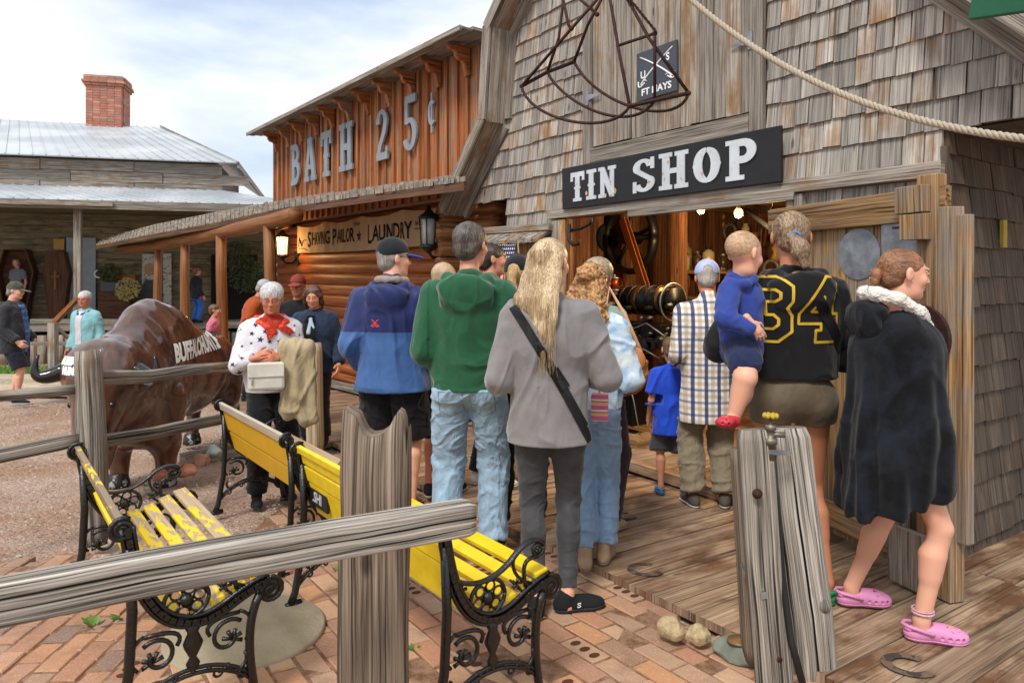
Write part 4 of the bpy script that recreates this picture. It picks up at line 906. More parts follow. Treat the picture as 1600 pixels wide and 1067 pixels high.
# ---------------- distance-field modelling ----------------
_lat = rng.random((32, 32, 32)).astype(np.float32)*2-1
def vnoise(p):
    i = np.floor(p).astype(int); f = (p-i).astype(np.float32); f = f*f*(3-2*f); out = 0
    for dx in (0, 1):
        for dy in (0, 1):
            for dz in (0, 1):
                w = (f[:, 0] if dx else 1-f[:, 0])*(f[:, 1] if dy else 1-f[:, 1])*(f[:, 2] if dz else 1-f[:, 2])
                out = out+w*_lat[(i[:, 0]+dx) % 32, (i[:, 1]+dy) % 32, (i[:, 2]+dz) % 32]
    return out
def fbm(p, o=3):
    a = 0; k = 1
    for _ in range(o): a = a+vnoise(p)*k; p = p*2.03+11.3; k *= .5
    return a
class SF:
    def __init__(s, lo, hi, res):
        lo, hi = np.minimum(lo, hi), np.maximum(lo, hi)
        s.res = res; s.lo = np.array(lo, float)-res*2; n = np.ceil((np.array(hi)+res*2-s.lo)/res).astype(int)+1; s.n = n
        s.ax = [s.lo[i]+np.arange(n[i])*res for i in range(3)]; s.d = np.full(tuple(n), .5, np.float32)
    def sl(s, lo, hi):
        o = []
        for i in range(3):
            a = int(np.clip(math.floor((lo[i]-s.lo[i])/s.res), 0, s.n[i])); b_ = int(np.clip(math.ceil((hi[i]-s.lo[i])/s.res)+1, 0, s.n[i])); o.append(slice(a, b_))
        return tuple(o)
    def pts(s, q): return [s.ax[i][q[i]].astype(np.float32).reshape([-1 if j == i else 1 for j in range(3)]) for i in range(3)]
    def put(s, q, d, k, sub=False):
        a = s.d[q]
        if sub:
            if k > 0: h = np.clip(.5-.5*(a+d)/k, 0, 1); s.d[q] = a*(1-h)+(-d)*h+k*h*(1-h)
            else: s.d[q] = np.maximum(a, -d)
        elif k > 0: h = np.clip(.5+.5*(a-d)/k, 0, 1); s.d[q] = a*(1-h)+d*h-k*h*(1-h)
        else: s.d[q] = np.minimum(a, d)
    def ell(s, c, r, rot=None, k=.02, sub=False):
        c = np.array(c, float); r = np.array(r if hasattr(r, '__len__') else (r,)*3, float); m = (max(r) if rot is not None else r)+k+.02
        q = s.sl(c-m, c+m); X, Y, Z = s.pts(q)
        if min(X.size, Y.size, Z.size) == 0 or Y.size == 0 or Z.size == 0: return s
        X = X-c[0]; Y = Y-c[1]; Z = Z-c[2]
        if rot is not None:
            A = np.array(rot); X, Y, Z = [A[0, i]*X+A[1, i]*Y+A[2, i]*Z for i in range(3)]
        k0 = np.sqrt((X/r[0])**2+(Y/r[1])**2+(Z/r[2])**2)+1e-6; k1 = np.sqrt((X/r[0]**2)**2+(Y/r[1]**2)**2+(Z/r[2]**2)**2)+1e-6
        s.put(q, k0*(k0-1)/k1, k, sub); return s
    def cone(s, a, b, ra, rb, k=.02, flat=None, sub=False):
        """rounded cone; flat=(axis, factor) thins the section along axis"""
        a = np.array(a, float); b = np.array(b, float); m = max(ra, rb)+k+.02; q = s.sl(np.minimum(a, b)-m, np.maximum(a, b)+m); X, Y, Z = s.pts(q)
        if min(X.size, Y.size, Z.size) == 0 or Y.size == 0 or Z.size == 0: return s
        ba = b-a; L2 = max(1e-9, ba @ ba); px, py, pz = X-a[0], Y-a[1], Z-a[2]
        t = np.clip((px*ba[0]+py*ba[1]+pz*ba[2])/L2, 0, 1); px, py, pz = px-t*ba[0], py-t*ba[1], pz-t*ba[2]
        if flat is not None:
            n = np.array(flat[0], float); n /= np.linalg.norm(n); g_ = (px*n[0]+py*n[1]+pz*n[2])*(1/flat[1]-1); px, py, pz = px+g_*n[0], py+g_*n[1], pz+g_*n[2]
        s.put(q, np.sqrt(px*px+py*py+pz*pz)-(ra+(rb-ra)*t), k, sub); return s
    def chain(s, pts, rs, k=.02, flat=None):
        for i in range(len(pts)-1): s.cone(pts[i], pts[i+1], rs[i], rs[i+1], k, flat)
        return s
    def plane(s, p, n, k=.0, lo=None, hi=None):
        """cut away everything on the +n side"""
        q = s.sl(lo, hi) if lo is not None else (slice(None),)*3; X, Y, Z = s.pts(q); n = np.array(n, float); n /= np.linalg.norm(n)
        d = -((X-p[0])*n[0]+(Y-p[1])*n[1]+(Z-p[2])*n[2]); s.put(q, d, k, True); return s
    def mesh(s):
        d = s.d; n = s.n; S_ = d < 0
        c = np.zeros(tuple(n-1), np.uint8)
        for dx in (0, 1):
            for dy in (0, 1):
                for dz in (0, 1): c += S_[dx:n[0]-1+dx, dy:n[1]-1+dy, dz:n[2]-1+dz]
        act = (c > 0) & (c < 8); idx = np.full(act.shape, -1, np.int32); I = np.argwhere(act); idx[act] = np.arange(len(I))
        acc = np.zeros((len(I), 3)); cnt = np.zeros(len(I))
        cor = [(x, y, z) for x in (0, 1) for y in (0, 1) for z in (0, 1)]
        for a in cor:
            for ax_ in range(3):
                if a[ax_]: continue
                b = list(a); b[ax_] = 1; d0 = d[I[:, 0]+a[0], I[:, 1]+a[1], I[:, 2]+a[2]]; d1 = d[I[:, 0]+b[0], I[:, 1]+b[1], I[:, 2]+b[2]]
                m = (d0 < 0) != (d1 < 0); t = np.where(m, d0/np.where(m, d0-d1, 1), 0); p = np.array(a, float)[None, :].repeat(len(I), 0); p[:, ax_] += t
                acc += p*m[:, None]; cnt += m
        V = (I+acc/cnt[:, None])*s.res+s.lo
        Q = []
        for ax_ in range(3):
            o = [1, 1, 1]; o[ax_] = 0; u, v = [i for i in range(3) if i != ax_]
            sh = [slice(1, n[i]-1) for i in range(3)]; sh[ax_] = slice(0, n[ax_]-1); s0 = S_[tuple(sh)]; sh2 = list(sh); sh2[ax_] = slice(1, n[ax_]); s1 = S_[tuple(sh2)]
            E_ = np.argwhere(s0 != s1); fl = s0[s0 != s1]
            E_ = E_+np.array([1 if i != ax_ else 0 for i in range(3)])
            def cell(du, dv): e = E_.copy(); e[:, u] -= du; e[:, v] -= dv; return idx[e[:, 0], e[:, 1], e[:, 2]]
            q = np.stack([cell(1, 1), cell(0, 1), cell(0, 0), cell(1, 0)], 1)
            if ax_ == 1: fl = ~fl
            q[~fl] = q[~fl][:, ::-1]; Q.append(q)
        Q = np.concatenate(Q); Q = Q[(Q >= 0).all(1)]
        return V, Q
def vnormals(V, Q):
    a = V[Q[:, 2]]-V[Q[:, 0]]; b = V[Q[:, 3]]-V[Q[:, 1]]; n = np.cross(a, b); N = np.zeros_like(V)
    for i in range(4): np.add.at(N, Q[:, i], n)
    return N/(np.linalg.norm(N, axis=1)[:, None]+1e-9)
def relax(V, Q, it=1, w=.5):
    for _ in range(it):
        acc = np.zeros_like(V); cnt = np.zeros(len(V))
        for i in range(4):
            for j in ((i+1) % 4, (i+3) % 4): np.add.at(acc, Q[:, i], V[Q[:, j]]); np.add.at(cnt, Q[:, i], 1)
        V = V*(1-w)+w*acc/np.maximum(cnt, 1)[:, None]
    return V
def mkmesh(name, parts, mat, parent=None, attr=None):
    """parts = list of (V,Q)"""
    vs = []; qs = []; k = 0
    for V, Q in parts: vs.append(V); qs.append(Q+k); k += len(V)
    V = np.concatenate(vs); Q = np.concatenate(qs).astype(np.int32); me = bpy.data.meshes.new(name)
    me.vertices.add(len(V)); me.vertices.foreach_set('co', V.astype(np.float32).ravel()); me.loops.add(len(Q)*4); me.loops.foreach_set('vertex_index', Q.ravel()); me.polygons.add(len(Q)); me.polygons.foreach_set('loop_start', np.arange(0, len(Q)*4, 4, dtype=np.int32))
    try: me.polygons.foreach_set('loop_total', np.full(len(Q), 4, np.int32))
    except Exception: pass
    me.polygons.foreach_set('use_smooth', np.ones(len(Q), bool)); me.update(calc_edges=True); me.validate()
    for m in (mat if isinstance(mat, (list, tuple)) else [mat]): me.materials.append(m)
    if attr is not None:
        for nm, a in attr.items(): x = me.attributes.new(nm, 'FLOAT', 'POINT'); x.data.foreach_set('value', a(V).astype(np.float32))
    o = bpy.data.objects.new(name, me); COL.objects.link(o)
    if parent is not None: o.parent = parent
    return o
def decal(name, mb, target, origin, right, up, mat, parent, off=.0025, sub=0.0):
    """lay flat artwork (mb in x,y) onto a surface by casting along the view of its frame; all in the parent's space"""
    origin, right, up = Vector(origin), Vector(right).normalized(), Vector(up).normalized(); nrm = right.cross(up)
    me = target.data; bv = BVHTree.FromPolygons([v.co for v in me.vertices], [list(p.vertices) for p in me.polygons])
    bm = bmesh.new(); vs = [bm.verts.new((p[0], p[1], 0)) for p in mb.v]
    for f in mb.f:
        try: bm.faces.new([vs[i] for i in f])
        except Exception: pass
    bmesh.ops.triangulate(bm, faces=bm.faces[:]); 
    if sub:
        for _ in range(5):
            ed = [e for e in bm.edges if e.calc_length() > sub]
            if not ed: break
            bmesh.ops.subdivide_edges(bm, edges=ed, cuts=1); bmesh.ops.triangulate(bm, faces=[f for f in bm.faces if len(f.verts) > 3])
    last = 0; miss = []
    for v in bm.verts:
        p = origin+right*v.co.x+up*v.co.y; h = bv.ray_cast(p+nrm*1.0, -nrm, 2.0)
        if h[0] is not None: v.co = h[0]+nrm*off; last = (h[0]-p).dot(nrm)
        else: miss.append(v)
    bmesh.ops.delete(bm, geom=miss, context='VERTS')
    me2 = bpy.data.meshes.new(name); bm.to_mesh(me2); bm.free(); me2.materials.append(mat)
    o = bpy.data.objects.new(name, me2); COL.objects.link(o); o.parent = parent; return o
def stroke2d(mb, pts, w):
    for a, c in zip(pts, pts[1:]):
        a = Vector(a).to_2d(); c = Vector(c).to_2d(); d = (c-a).normalized()*w/2; n = Vector((-d.y, d.x)); a2 = a-d*.45; c2 = c+d*.45
        k = [a2-n, c2-n, c2+n, a2+n]; mb.add([(p.x, p.y, 0) for p in k], [(0, 1, 2, 3)], [[(0, 0)]*4])
# ---------------- bison statue ----------------
b = NB('glossy_brown_resin'); v = b.coord(); ph = b.noise(b.map(v, (1, 1, .45)), 7, 5, .6, 1.2)
c = b.mix(b.ramp(ph, [(.35, 0.), (.65, 1.)]), '#341d14', '#5f3a28'); c = b.mix(b.ramp(b.n('ShaderNodeSeparateXYZ', {0: v}).outputs[2], [(.1, .5), (.5, 0.)]), c, '#6b4020')
M_bison = b.out(c, .3, normal=b.bump(b.noise(b.map(v, (1, 1, .4)), 16, 4, .55, .8), .3, .012), spec=.5); b.b.inputs['Coat Weight'].default_value = .9; b.b.inputs['Coat Roughness'].default_value = .04
M_gloss = paint('glossy_black', '#0c0c0e', .12, vary=.1, spec=.6); M_hoof = paint('painted_hoof', '#23201f', .4, wear=.3, wearc='#9aa0a2')
def bison():
    rz = R(-90+2); o = empty('bison_statue', (-2.98, 6.15, g(6.15)), rz, 'glossy brown painted bison statue with black horns standing behind the rail fence', 'bison statue')
    f = SF((-1.3, -.6, -.05), (1.6, .6, 1.6), .013)
    f.ell((.42, 0, .86), (.5, .33, .48), k=.1).ell((.40, 0, 1.18), (.40, .17, .30), k=.16).ell((.2, 0, 1.08), (.5, .27, .30), k=.12).ell((-.25, 0, .80), (.66, .35, .40), k=.12).ell((-.78, 0, .80), (.36, .27, .32), k=.12)
    f.ell((.82, 0, .86), (.32, .27, .38), k=.12).ell((1.08, 0, .98), (.21, .28, .25), k=.1).cone((1.12, 0, .90), (1.24, 0, .48), .20, .125, k=.08).ell((1.26, 0, .44), (.1, .12, .1), k=.05).cone((1.05, 0, .5), (1.06, 0, .28), .1, .03, k=.08)
    f.ell((.6, 0, .52), (.25, .22, .22), k=.12)
    for s in (1, -1):
        f.cone((.50, s*.17, .7), (.52, s*.18, .34), .17, .12, k=.08).cone((.52, s*.18, .34), (.50, s*.18, .04), .105, .07, k=.04)
        f.cone((-.78, s*.17, .75), (-.74, s*.2, .5), .2, .14, k=.08).cone((-.74, s*.2, .5), (-.95, s*.19, .34), .12, .07, k=.05).cone((-.95, s*.19, .34), (-.9, s*.19, .05), .068, .06, k=.03)
        f.ell((1.02, s*.27, .86), (.05, .07, .035), Matrix.Rotation(s*.5, 3, 'Z'), k=.02).ell((1.21, s*.135, .76), (.03, .02, .02), k=.012).ell((1.33, s*.055, .47), (.02, .02, .025), k=.01, sub=True)
    f.cone((-1.08, 0, .95), (-1.16, 0, .6), .035, .02, k=.03).cone((-1.16, 0, .6), (-1.15, 0, .42), .04, .02, k=.03)
    V, Q = f.mesh(); V = relax(V, Q, 3); N = vnormals(V, Q)
    sh = fbm(V*np.array([6, 6, 3.]), 2)*1.2; ridg = np.abs(vnoise(V*np.array([11, 11, 4.])))
    front = np.clip((V[:, 0]+.1)*2, 0.15, 1); V = V+N*(sh*.010-ridg*.012)[:, None]*front[:, None]; V = relax(V, Q, 2)
    body = mkmesh('body', [(V, Q)], M_bison, o)
    for s in (1, -1):
        mb = MB(); mb.tube(curve3(Vector((1.10, s*.24, 1.0)), Vector((1.17, s*.42, .90)), Vector((1.2, s*.45, .97)), Vector((1.17, s*.40, 1.11)), 14), [.062-.055*(i/14)**1.3 for i in range(15)], 12); mb.build('horn', M_gloss, o)
        mb = MB(); mb.ball((1.235, s*.142, .765), .022, 8); mb.build('eye', M_gloss, o)
        for x in (.52, -.89): mb = MB(); mb.lathe([(.085, 0), (.09, .02), (.07, .10), (.05, .11)], (x, s*.185, -.01), 12); mb.build('hoof', M_hoof, o)
    mb = MB(); mb.ball((1.33, 0, .47), .075, 10, (.7, 1.15, .9)); mb.build('muzzle', M_gloss, o)
    t = MB(); text_mb(t, 'BUFFALOHUNT.IF', lambda x, y, z: Vector((x, y, 0)), .135, .62, 0, bold=.010)
    decal('lettering', t, body, (.12, .5, 1.0), (-1, 0, .03), (-.1, 0, 1), M_wl, o, .014, .03)
    t = MB(); text_mb(t, 'BUFFALO', lambda x, y, z: Vector((x, y+.035, 0)), .042, .8, 0, bold=.008); text_mb(t, 'HUNT', lambda x, y, z: Vector((x, y-.03, 0)), .042, .8, 0, bold=.008)
    decal('lettering', t, body, (1.3, -.12, 1.02), (0, 1, 0), (0, 0, 1), M_wl, o, .010, .03)
    return o
bison()
# ---------------- fences ----------------
def rough(mb, pts, w, h, n=14, seg=.05, amp=.012, up=(0, 0, 1), pw=3.0, rnd=None, ends=True, tw=0):
    """rough hewn timber: superellipse section w x h with weathered noise along a polyline"""
    hi_ = [(math.copysign(abs(math.cos(t_))**(2/pw), math.cos(t_))*w/2, math.copysign(abs(math.sin(t_))**(2/pw), math.sin(t_))*h/2) for t_ in [2*PI*k/720 for k in range(721)]]
    cum = [0.]
    for a, c in zip(hi_, hi_[1:]): cum.append(cum[-1]+math.dist(a, c))
    sec = [(float(np.interp(cum[-1]*k/n, cum, [q[0] for q in hi_])), float(np.interp(cum[-1]*k/n, cum, [q[1] for q in hi_]))) for k in range(n)]; per = cum[-1]
    pts = [Vector(p) for p in pts]; path = []
    for a, c in zip(pts, pts[1:]):
        m = max(2, int((c-a).length/seg)); path += [a.lerp(c, i/m) for i in range(m)]
    path.append(pts[-1]); m = len(path); vs = []; rnd = random.random() if rnd is None else rnd; off = random.uniform(0, 99)
    for i, p in enumerate(path):
        d = (path[min(i+1, m-1)]-path[max(i-1, 0)]).normalized(); y = Vector(up).cross(d).normalized(); z = d.cross(y); a0 = tw*i/m
        for k in range(n):
            cx, cy = sec[k][0]*2/w, sec[k][1]*2/h; t = math.atan2(cy, cx)
            P3 = np.array([[i*seg*2.2+off, math.cos(t)*2.2+off, math.sin(t)*2.2]]); P4 = np.array([[i*seg*1.6+off, sec[k][0]*130+off, sec[k][1]*130]])
            s_ = 1+float(fbm(P3, 2)[0])*amp*9+float(vnoise(P4)[0])*amp*4
            e = .86 if ends and i in (0, m-1) else 1
            a_, b_ = cx*w/2*s_*e, cy*h/2*s_*e
            vs.append(p+y*(a_*math.cos(a0)-b_*math.sin(a0))+z*(a_*math.sin(a0)+b_*math.cos(a0)))
    fs = []; uv = []
    for i in range(m-1):
        for k in range(n):
            k2 = (k+1) % n; fs.append((i*n+k, i*n+k2, (i+1)*n+k2, (i+1)*n+k)); c_ = per/n; uv.append([(i*seg, k*c_), (i*seg, (k+1)*c_), ((i+1)*seg, (k+1)*c_), ((i+1)*seg, k*c_)])
    fs += [list(range(n))[::-1], [(m-1)*n+k for k in range(n)]]; uv += [[(.1*math.cos(k), .1*math.sin(k)) for k in range(n)]]*2
    s0 = mb.smooth; mb.smooth = True; mb.add(vs, fs, uv, rnd); mb.smooth = s0
M_rail2 = wood('silver_rail_wood', '#3a3632', '#8b847b', '#cdc6bc', rvar=.15, bump=1., gs=1.7, crack=1., rough=.95, spec=.08, con=.85)
M_brownpost = wood('brown_post_wood', '#372f28', '#7a6c5e', '#a39483', rvar=.15, bump=1., gs=1.5, crack=.65, rough=.95, spec=.08, con=.75)
def wpt(px, py, D): return P(px, py, D)
# near fence
pz = g(1.95); pc = P(586, 430, 1.95)
o = empty('fence', (pc.x, 1.95, 0), 0, 'grey weathered rail fence in the foreground with a notched wide post', 'fence')
mb = MB(); hw_ = .091; out = [(-hw_*.98, -.02), (hw_*1.0, -.02), (hw_*.98, .5), (hw_*.97, 1.0), (hw_*.97, 1.125), (hw_*.88, 1.16), (hw_*.72, 1.168), (hw_*.6, 1.152), (hw_*.52, 1.135), (hw_*.38, 1.118), (hw_*.15, 1.104), (-hw_*.1, 1.10), (-hw_*.28, 1.11), (-hw_*.4, 1.13), (-hw_*.5, 1.155), (-hw_*.7, 1.168), (-hw_*.86, 1.18), (-hw_*.95, 1.165), (-hw_*.97, 1.08), (-hw_*.95, .6)]
# vertical strips so the grain runs up and the face is gently uneven
def post_outline(x):   # top edge for x in -hw..hw
    up_ = [(p[0], p[1]) for p in out[3:19]]; up_.sort()
    for a, c in zip(up_, up_[1:]):
        if a[0] <= x <= c[0]: return a[1]+(c[1]-a[1])*(x-a[0])/max(1e-6, c[0]-a[0])
    return up_[0][1] if x < up_[0][0] else up_[-1][1]
nx, nz_ = 36, 46; vs = []; fs = []; uv = []
for side in (-1, 1):
    for i in range(nx+1):
        x = -hw_+2*hw_*i/nx; top = post_outline(x)
        for j in range(nz_+1):
            z = -.02+(top+.02)*j/nz_; dd = float(fbm(np.array([[x*60+5, z*2.5, side*3.]]), 3)[0])*.0035; ed = (abs(x)/hw_)**6*.02+ (j/nz_)**30*.02
            xw = x+.004*math.sin(z*7+1)+float(vnoise(np.array([[z*9, 3, x*5]]))[0])*.003*(abs(x)/hw_); vs.append((xw, side*(.062-ed+dd), z))
N1 = (nx+1)*(nz_+1)
for s_ in (0, 1):
    for i in range(nx):
        for j in range(nz_):
            a = s_*N1+i*(nz_+1)+j; q = (a, a+nz_+1, a+nz_+2, a+1); q = q if s_ == 0 else q[::-1]; fs.append(q); u_ = [(v_ % 1, 0) for v_ in q]; uv.append([(vs[t_][2], vs[t_][0]) for t_ in q])
for i in range(nx): a = i*(nz_+1)+nz_; fs.append((a, a+nz_+1, a+nz_+1+N1, a+N1)); uv.append([(0, 0), (.01, 0), (.01, .12), (0, .12)])
for j in range(nz_):
    for i in (0, nx): a = i*(nz_+1)+j; fs.append((a, a+1, a+1+N1, a+N1)); uv.append([(vs[a][2], 0), (vs[a+1][2], 0), (vs[a+1][2], .12), (vs[a][2], .12)])
mb.smooth = True; mb.add(vs, fs, uv, .45); mb.build('post', M_brownpost, o)
mb = MB(); a = P(-160, 972, 1.28)-o.location; c = P(738, 806, 1.83)-o.location; mb_pts = [a, a.lerp(c, .35)+Vector((0, 0, .006)), a.lerp(c, .7)+Vector((0, 0, .004)), c]
rough(mb, mb_pts, .06, .085, 72, .02, .0035, pw=9, rnd=.6); mb.build('rail', M_rail2, o)
# fence round the bison
o = empty('fence', (-2.56, 4.3, g(4.3)), 0, 'grey split-rail fence running in front of the bison statue', 'fence'); o0 = o.location
def rail(pts, w, h, rnd=None): m_ = MB(); rough(m_, [Vector(p)-o0 for p in pts], w, h, 12, .09, .012, rnd=rnd); m_.build('rail', M_rail, o)
m_ = MB(); rough(m_, [Vector(p)-o0 for p in (P(150, 850, 4.12), P(146, 700, 4.15), P(140, 548, 4.2))], .13, .115, 14, .06, .01, up=(1, 0, 0), pw=4); m_.build('post', M_rail, o)
m_ = MB(); rough(m_, [Vector(p)-o0 for p in (P(128, 700, 4.25), P(131, 620, 4.25), P(128, 548, 4.25))], .06, .09, 10, .06, .01, up=(1, 0, 0), pw=4); m_.build('post', M_rail, o)
rail([P(143, 590, 4.2), P(230, 588, 4.6), P(300, 578, 5.1), P(378, 572, 5.7)], .06, .085); rail([P(143, 692, 4.2), P(240, 676, 4.7), P(360, 652, 5.45)], .05, .085)
rail([P(-120, 640, 3.75), P(-20, 620, 4.0), P(122, 608, 4.25)], .06, .065); rail([P(-120, 745, 3.7), P(0, 712, 4.0), P(126, 686, 4.22)], .06, .085)
m_ = MB(); rough(m_, [Vector(p)-o0 for p in (P(493, 705, 6.65), P(491, 620, 6.65), P(490, 536, 6.65))], .16, .15, 14, .08, .005, up=(1, 0, 0), pw=4); m_.build('post', wood('pale_post', '#75654f', '#b09c7f', '#cdbb9d', rvar=.1, gs=.5), o)
o = empty('curb_timber', P(340, 700, 6.5), 0, 'long low timber edging the gravel behind the bison hooves', 'timber'); m_ = MB(); m_.beam(P(285, 718, 6.25)-o.location, P(425, 688, 7.0)-o.location, .1, .1); m_.build('log', M_rail, o)
# ---------------- benches ----------------
M_yel = NB('yellow_bench_paint'); b = M_yel; v = b.coord(); M_yel = b.out(b.mix(b.ramp(b.noise(v, 12, 5), [(.35, 0.), (.65, 1.)]), '#d9b70e', '#e8cb1a'), .42, normal=b.bump(b.noise(b.map(v, (60, 60, 60)), 1, 3), .15, .003), spec=.5)
def wornmat(name, amt, base='#b7a48b'):
    b = NB(name); v = b.coord(); rn = b.attr('rnd'); m1 = b.noise(b.map(v, (2.0, 9, 9)), 3, 7, .62, .6); k = b.ramp(b.math('ADD', m1, b.math('MULTIPLY', rn, .22)), [(.62-.25*amt, 0.), (.66-.25*amt, 1.)])
    gr = b.noise(b.map(v, (3, 90, 90)), 1, 4)
    return b.out(b.mix(k, '#e0c015', b.mix(gr, '#7e6a53', base)), .6, normal=b.bump(b.math('ADD', b.math('MULTIPLY', k, -1.), gr), .4, .004))
M_yworn = wornmat('worn_yellow_slat', .42, '#cdb491'); M_ypeel = wornmat('peeling_yellow_rail', .3, '#8a7a60'); M_ytop = wornmat('bleached_top_rail', 1.0, '#d3cbb9'); M_dyel = paint('deep_yellow_panel', '#cf9f10', .45, vary=.06)
def bench_frame_mb(x):
    mb = MB(); F = lambda y, z, o=0: Vector((x+o, y, z))
    def tb(pts, r, n=8, sq=1.0): mb.tube([F(*p) for p in pts], r, n, flat=((1, 0, 0), sq) if sq != 1 else None)
    def cb(p0, p1, p2, p3, n=12): return [(a.x, a.y) for a in curve3(Vector((*p0, 0)), Vector((*p1, 0)), Vector((*p2, 0)), Vector((*p3, 0)), n)]
    def spiral(cx, cy, r0, r1, a0, turns, n=26): return [(cx+(r0+(r1-r0)*i/n)*math.cos(a0+turns*2*PI*i/n), cy+(r0+(r1-r0)*i/n)*math.sin(a0+turns*2*PI*i/n)) for i in range(n+1)]
    band = cb((.03, .73), (.05, .55), (.10, .37), (.25, .365), 16)+cb((.25, .365), (.34, .365), (.38, .43), (.49, .445), 10)[1:]
    # flat rimmed band carrying the slats
    for k in (-1, 1):
        pts = []
        for i, p in enumerate(band):
            q0 = band[max(0, i-1)]; q1 = band[min(len(band)-1, i+1)]; d = Vector((q1[0]-q0[0], q1[1]-q0[1])).normalized(); pts.append((p[0]-d.y*.017*k, p[1]+d.x*.017*k))
        tb(pts, .0085, 7)
    for i in range(len(band)-1): mb.beam(F(*band[i]), F(*band[i+1]), .018, .030, up=(1, 0, 0), ext=.002)
    for i in range(1, len(band)*2-2):
        t = i/2; i0 = int(t); p = Vector(band[i0]).lerp(Vector(band[min(i0+1, len(band)-1)]), t-i0); s = math.sin(i*1.6)*.005
        for side in (-1, 1): mb.tube([F(p.x+.008*math.cos(a*PI/3+i), p.y+.008*math.sin(a*PI/3+i), side*.0125) for a in range(5)], .003, 5)
    # rolls
    for (cx, cy, r) in ((.015, .725, .04), (.495, .405, .048)):
        tb(spiral(cx, cy, r, .008, PI*.6 if cx > .1 else PI*.3, 2.2 if cx < .1 else -2.2), .0085, 7); mb.lathe([(r*.92, -.004), (r*.92, .004)], F(cx, cy), 20, Matrix.Rotation(PI/2, 3, 'Y'))
    # legs
    tb([(.035, .66), (.045, .45), (.035, .25), (.0, .06), (-.02, .012)], [.015, .017, .017, .018, .02], 8)
    tb(cb((.455, .40), (.40, .30), (.42, .15), (.445, .02), 10), .0165, 8); tb([(.425, .02), (.46, .012), (.515, .010)], [.02, .018, .014], 8); tb([(-.045, .01), (.0, .012), (.03, .012)], [.014, .02, .016], 8)
    # arch
    for dz in (0, .018): tb(cb((.0, .07+dz), (.10, .21+dz), (.30, .23+dz), (.43, .10+dz), 14), .0075, 7)
    for i in range(9): t = (i+.5)/9; q = curve3(Vector((0, .079, 0)), Vector((.10, .219, 0)), Vector((.30, .239, 0)), Vector((.43, .109, 0)), 9)[i]; mb.ball(F(q.x, q.y), .009, 5)
    # urn
    mb.lathe([(.004, 0), (.018, .01), (.024, .03), (.012, .05), (.03, .085), (.034, .10), (.018, .135), (.026, .15), (.012, .165)], F(.23, .195), 10, Matrix.Diagonal((.5, 1, 1)))
    # scrolls with leaves
    for sg, cx in ((1, .12), (-1, .345)):
        tb(spiral(cx, .28, .062, .02, PI*.75 if sg > 0 else PI*.25, -.95*sg, 22), .008, 7); tb(cb((cx-sg*.06, .21), (cx-sg*.085, .15), (cx-sg*.0, .13), (cx+sg*.0, .185), 10), .0075, 6); tb(cb((cx+sg*.06, .30), (cx+sg*.09, .34), (cx+sg*.04, .36), (cx-sg*.04, .355), 8), .0075, 6); tb(cb((cx-sg*.04, .36), (cx-sg*.09, .34), (cx-sg*.09, .28), (cx-sg*.06, .25), 8), .0065, 6); tb(spiral(cx+sg*.035, .165, .018, .005, 0, sg*1.1, 12), .005, 6)
        for k in range(5): a = (.15+k*.33)*PI*.75; mb.tube([F(cx-sg*.015, .265), F(cx-sg*.015+sg*.035*math.cos(a), .265+.035*math.sin(a))], [.004, .008], 6)
        tb(spiral(cx-sg*.045, .135, .022, .006, PI/2, sg*1.0, 12), .005, 6)
    # arm rest
    arm = cb((.055, .555), (.13, .49), (.24, .485), (.33, .565), 14)+cb((.33, .565), (.37, .60), (.43, .61), (.455, .575), 8)[1:]
    mb.tube([F(*p) for p in arm], .013, 8, flat=((0, 0, 1), .6)); tb(spiral(.43, .56, .03, .006, .3, -1.5, 18), .008, 7); tb(cb((.43, .53), (.36, .55), (.36, .50), (.375, .44), 8), .008, 7); tb(cb((.33, .56), (.30, .53), (.33, .47), (.40, .445), 8), .0065, 6)
    # rosette
    c0 = (.215, .462)
    c0 = (.21, .445); tb([(c0[0]+.072*math.cos(k*PI/14), c0[1]+.062*math.sin(k*PI/14)) for k in range(29)], .0075, 7)
    for k in range(6):
        a = k*PI/3+.3; cc_ = (c0[0]+.044*math.cos(a), c0[1]+.039*math.sin(a)); tb([(cc_[0]+.019*math.cos(q*PI/5), cc_[1]+.018*math.sin(q*PI/5)) for q in range(11)], .0042, 5)
    mb.lathe([(.001, -.014), (.022, -.01), (.022, .01), (.001, .014)], F(*c0), 10, Matrix.Rotation(PI/2, 3, 'Y'))
    for (yy, zz) in ((.10, .50), (.335, .46)):
        for k in range(5): a = k*2*PI/5; mb.tube([F(yy, zz), F(yy+.022*math.cos(a), zz+.02*math.sin(a))], [.004, .007], 5)
        tb([(yy-.03, zz+.02), (yy+.02, zz-.03), (yy+.03, zz-.05)], .005, 5)
    return mb
frame_me = None
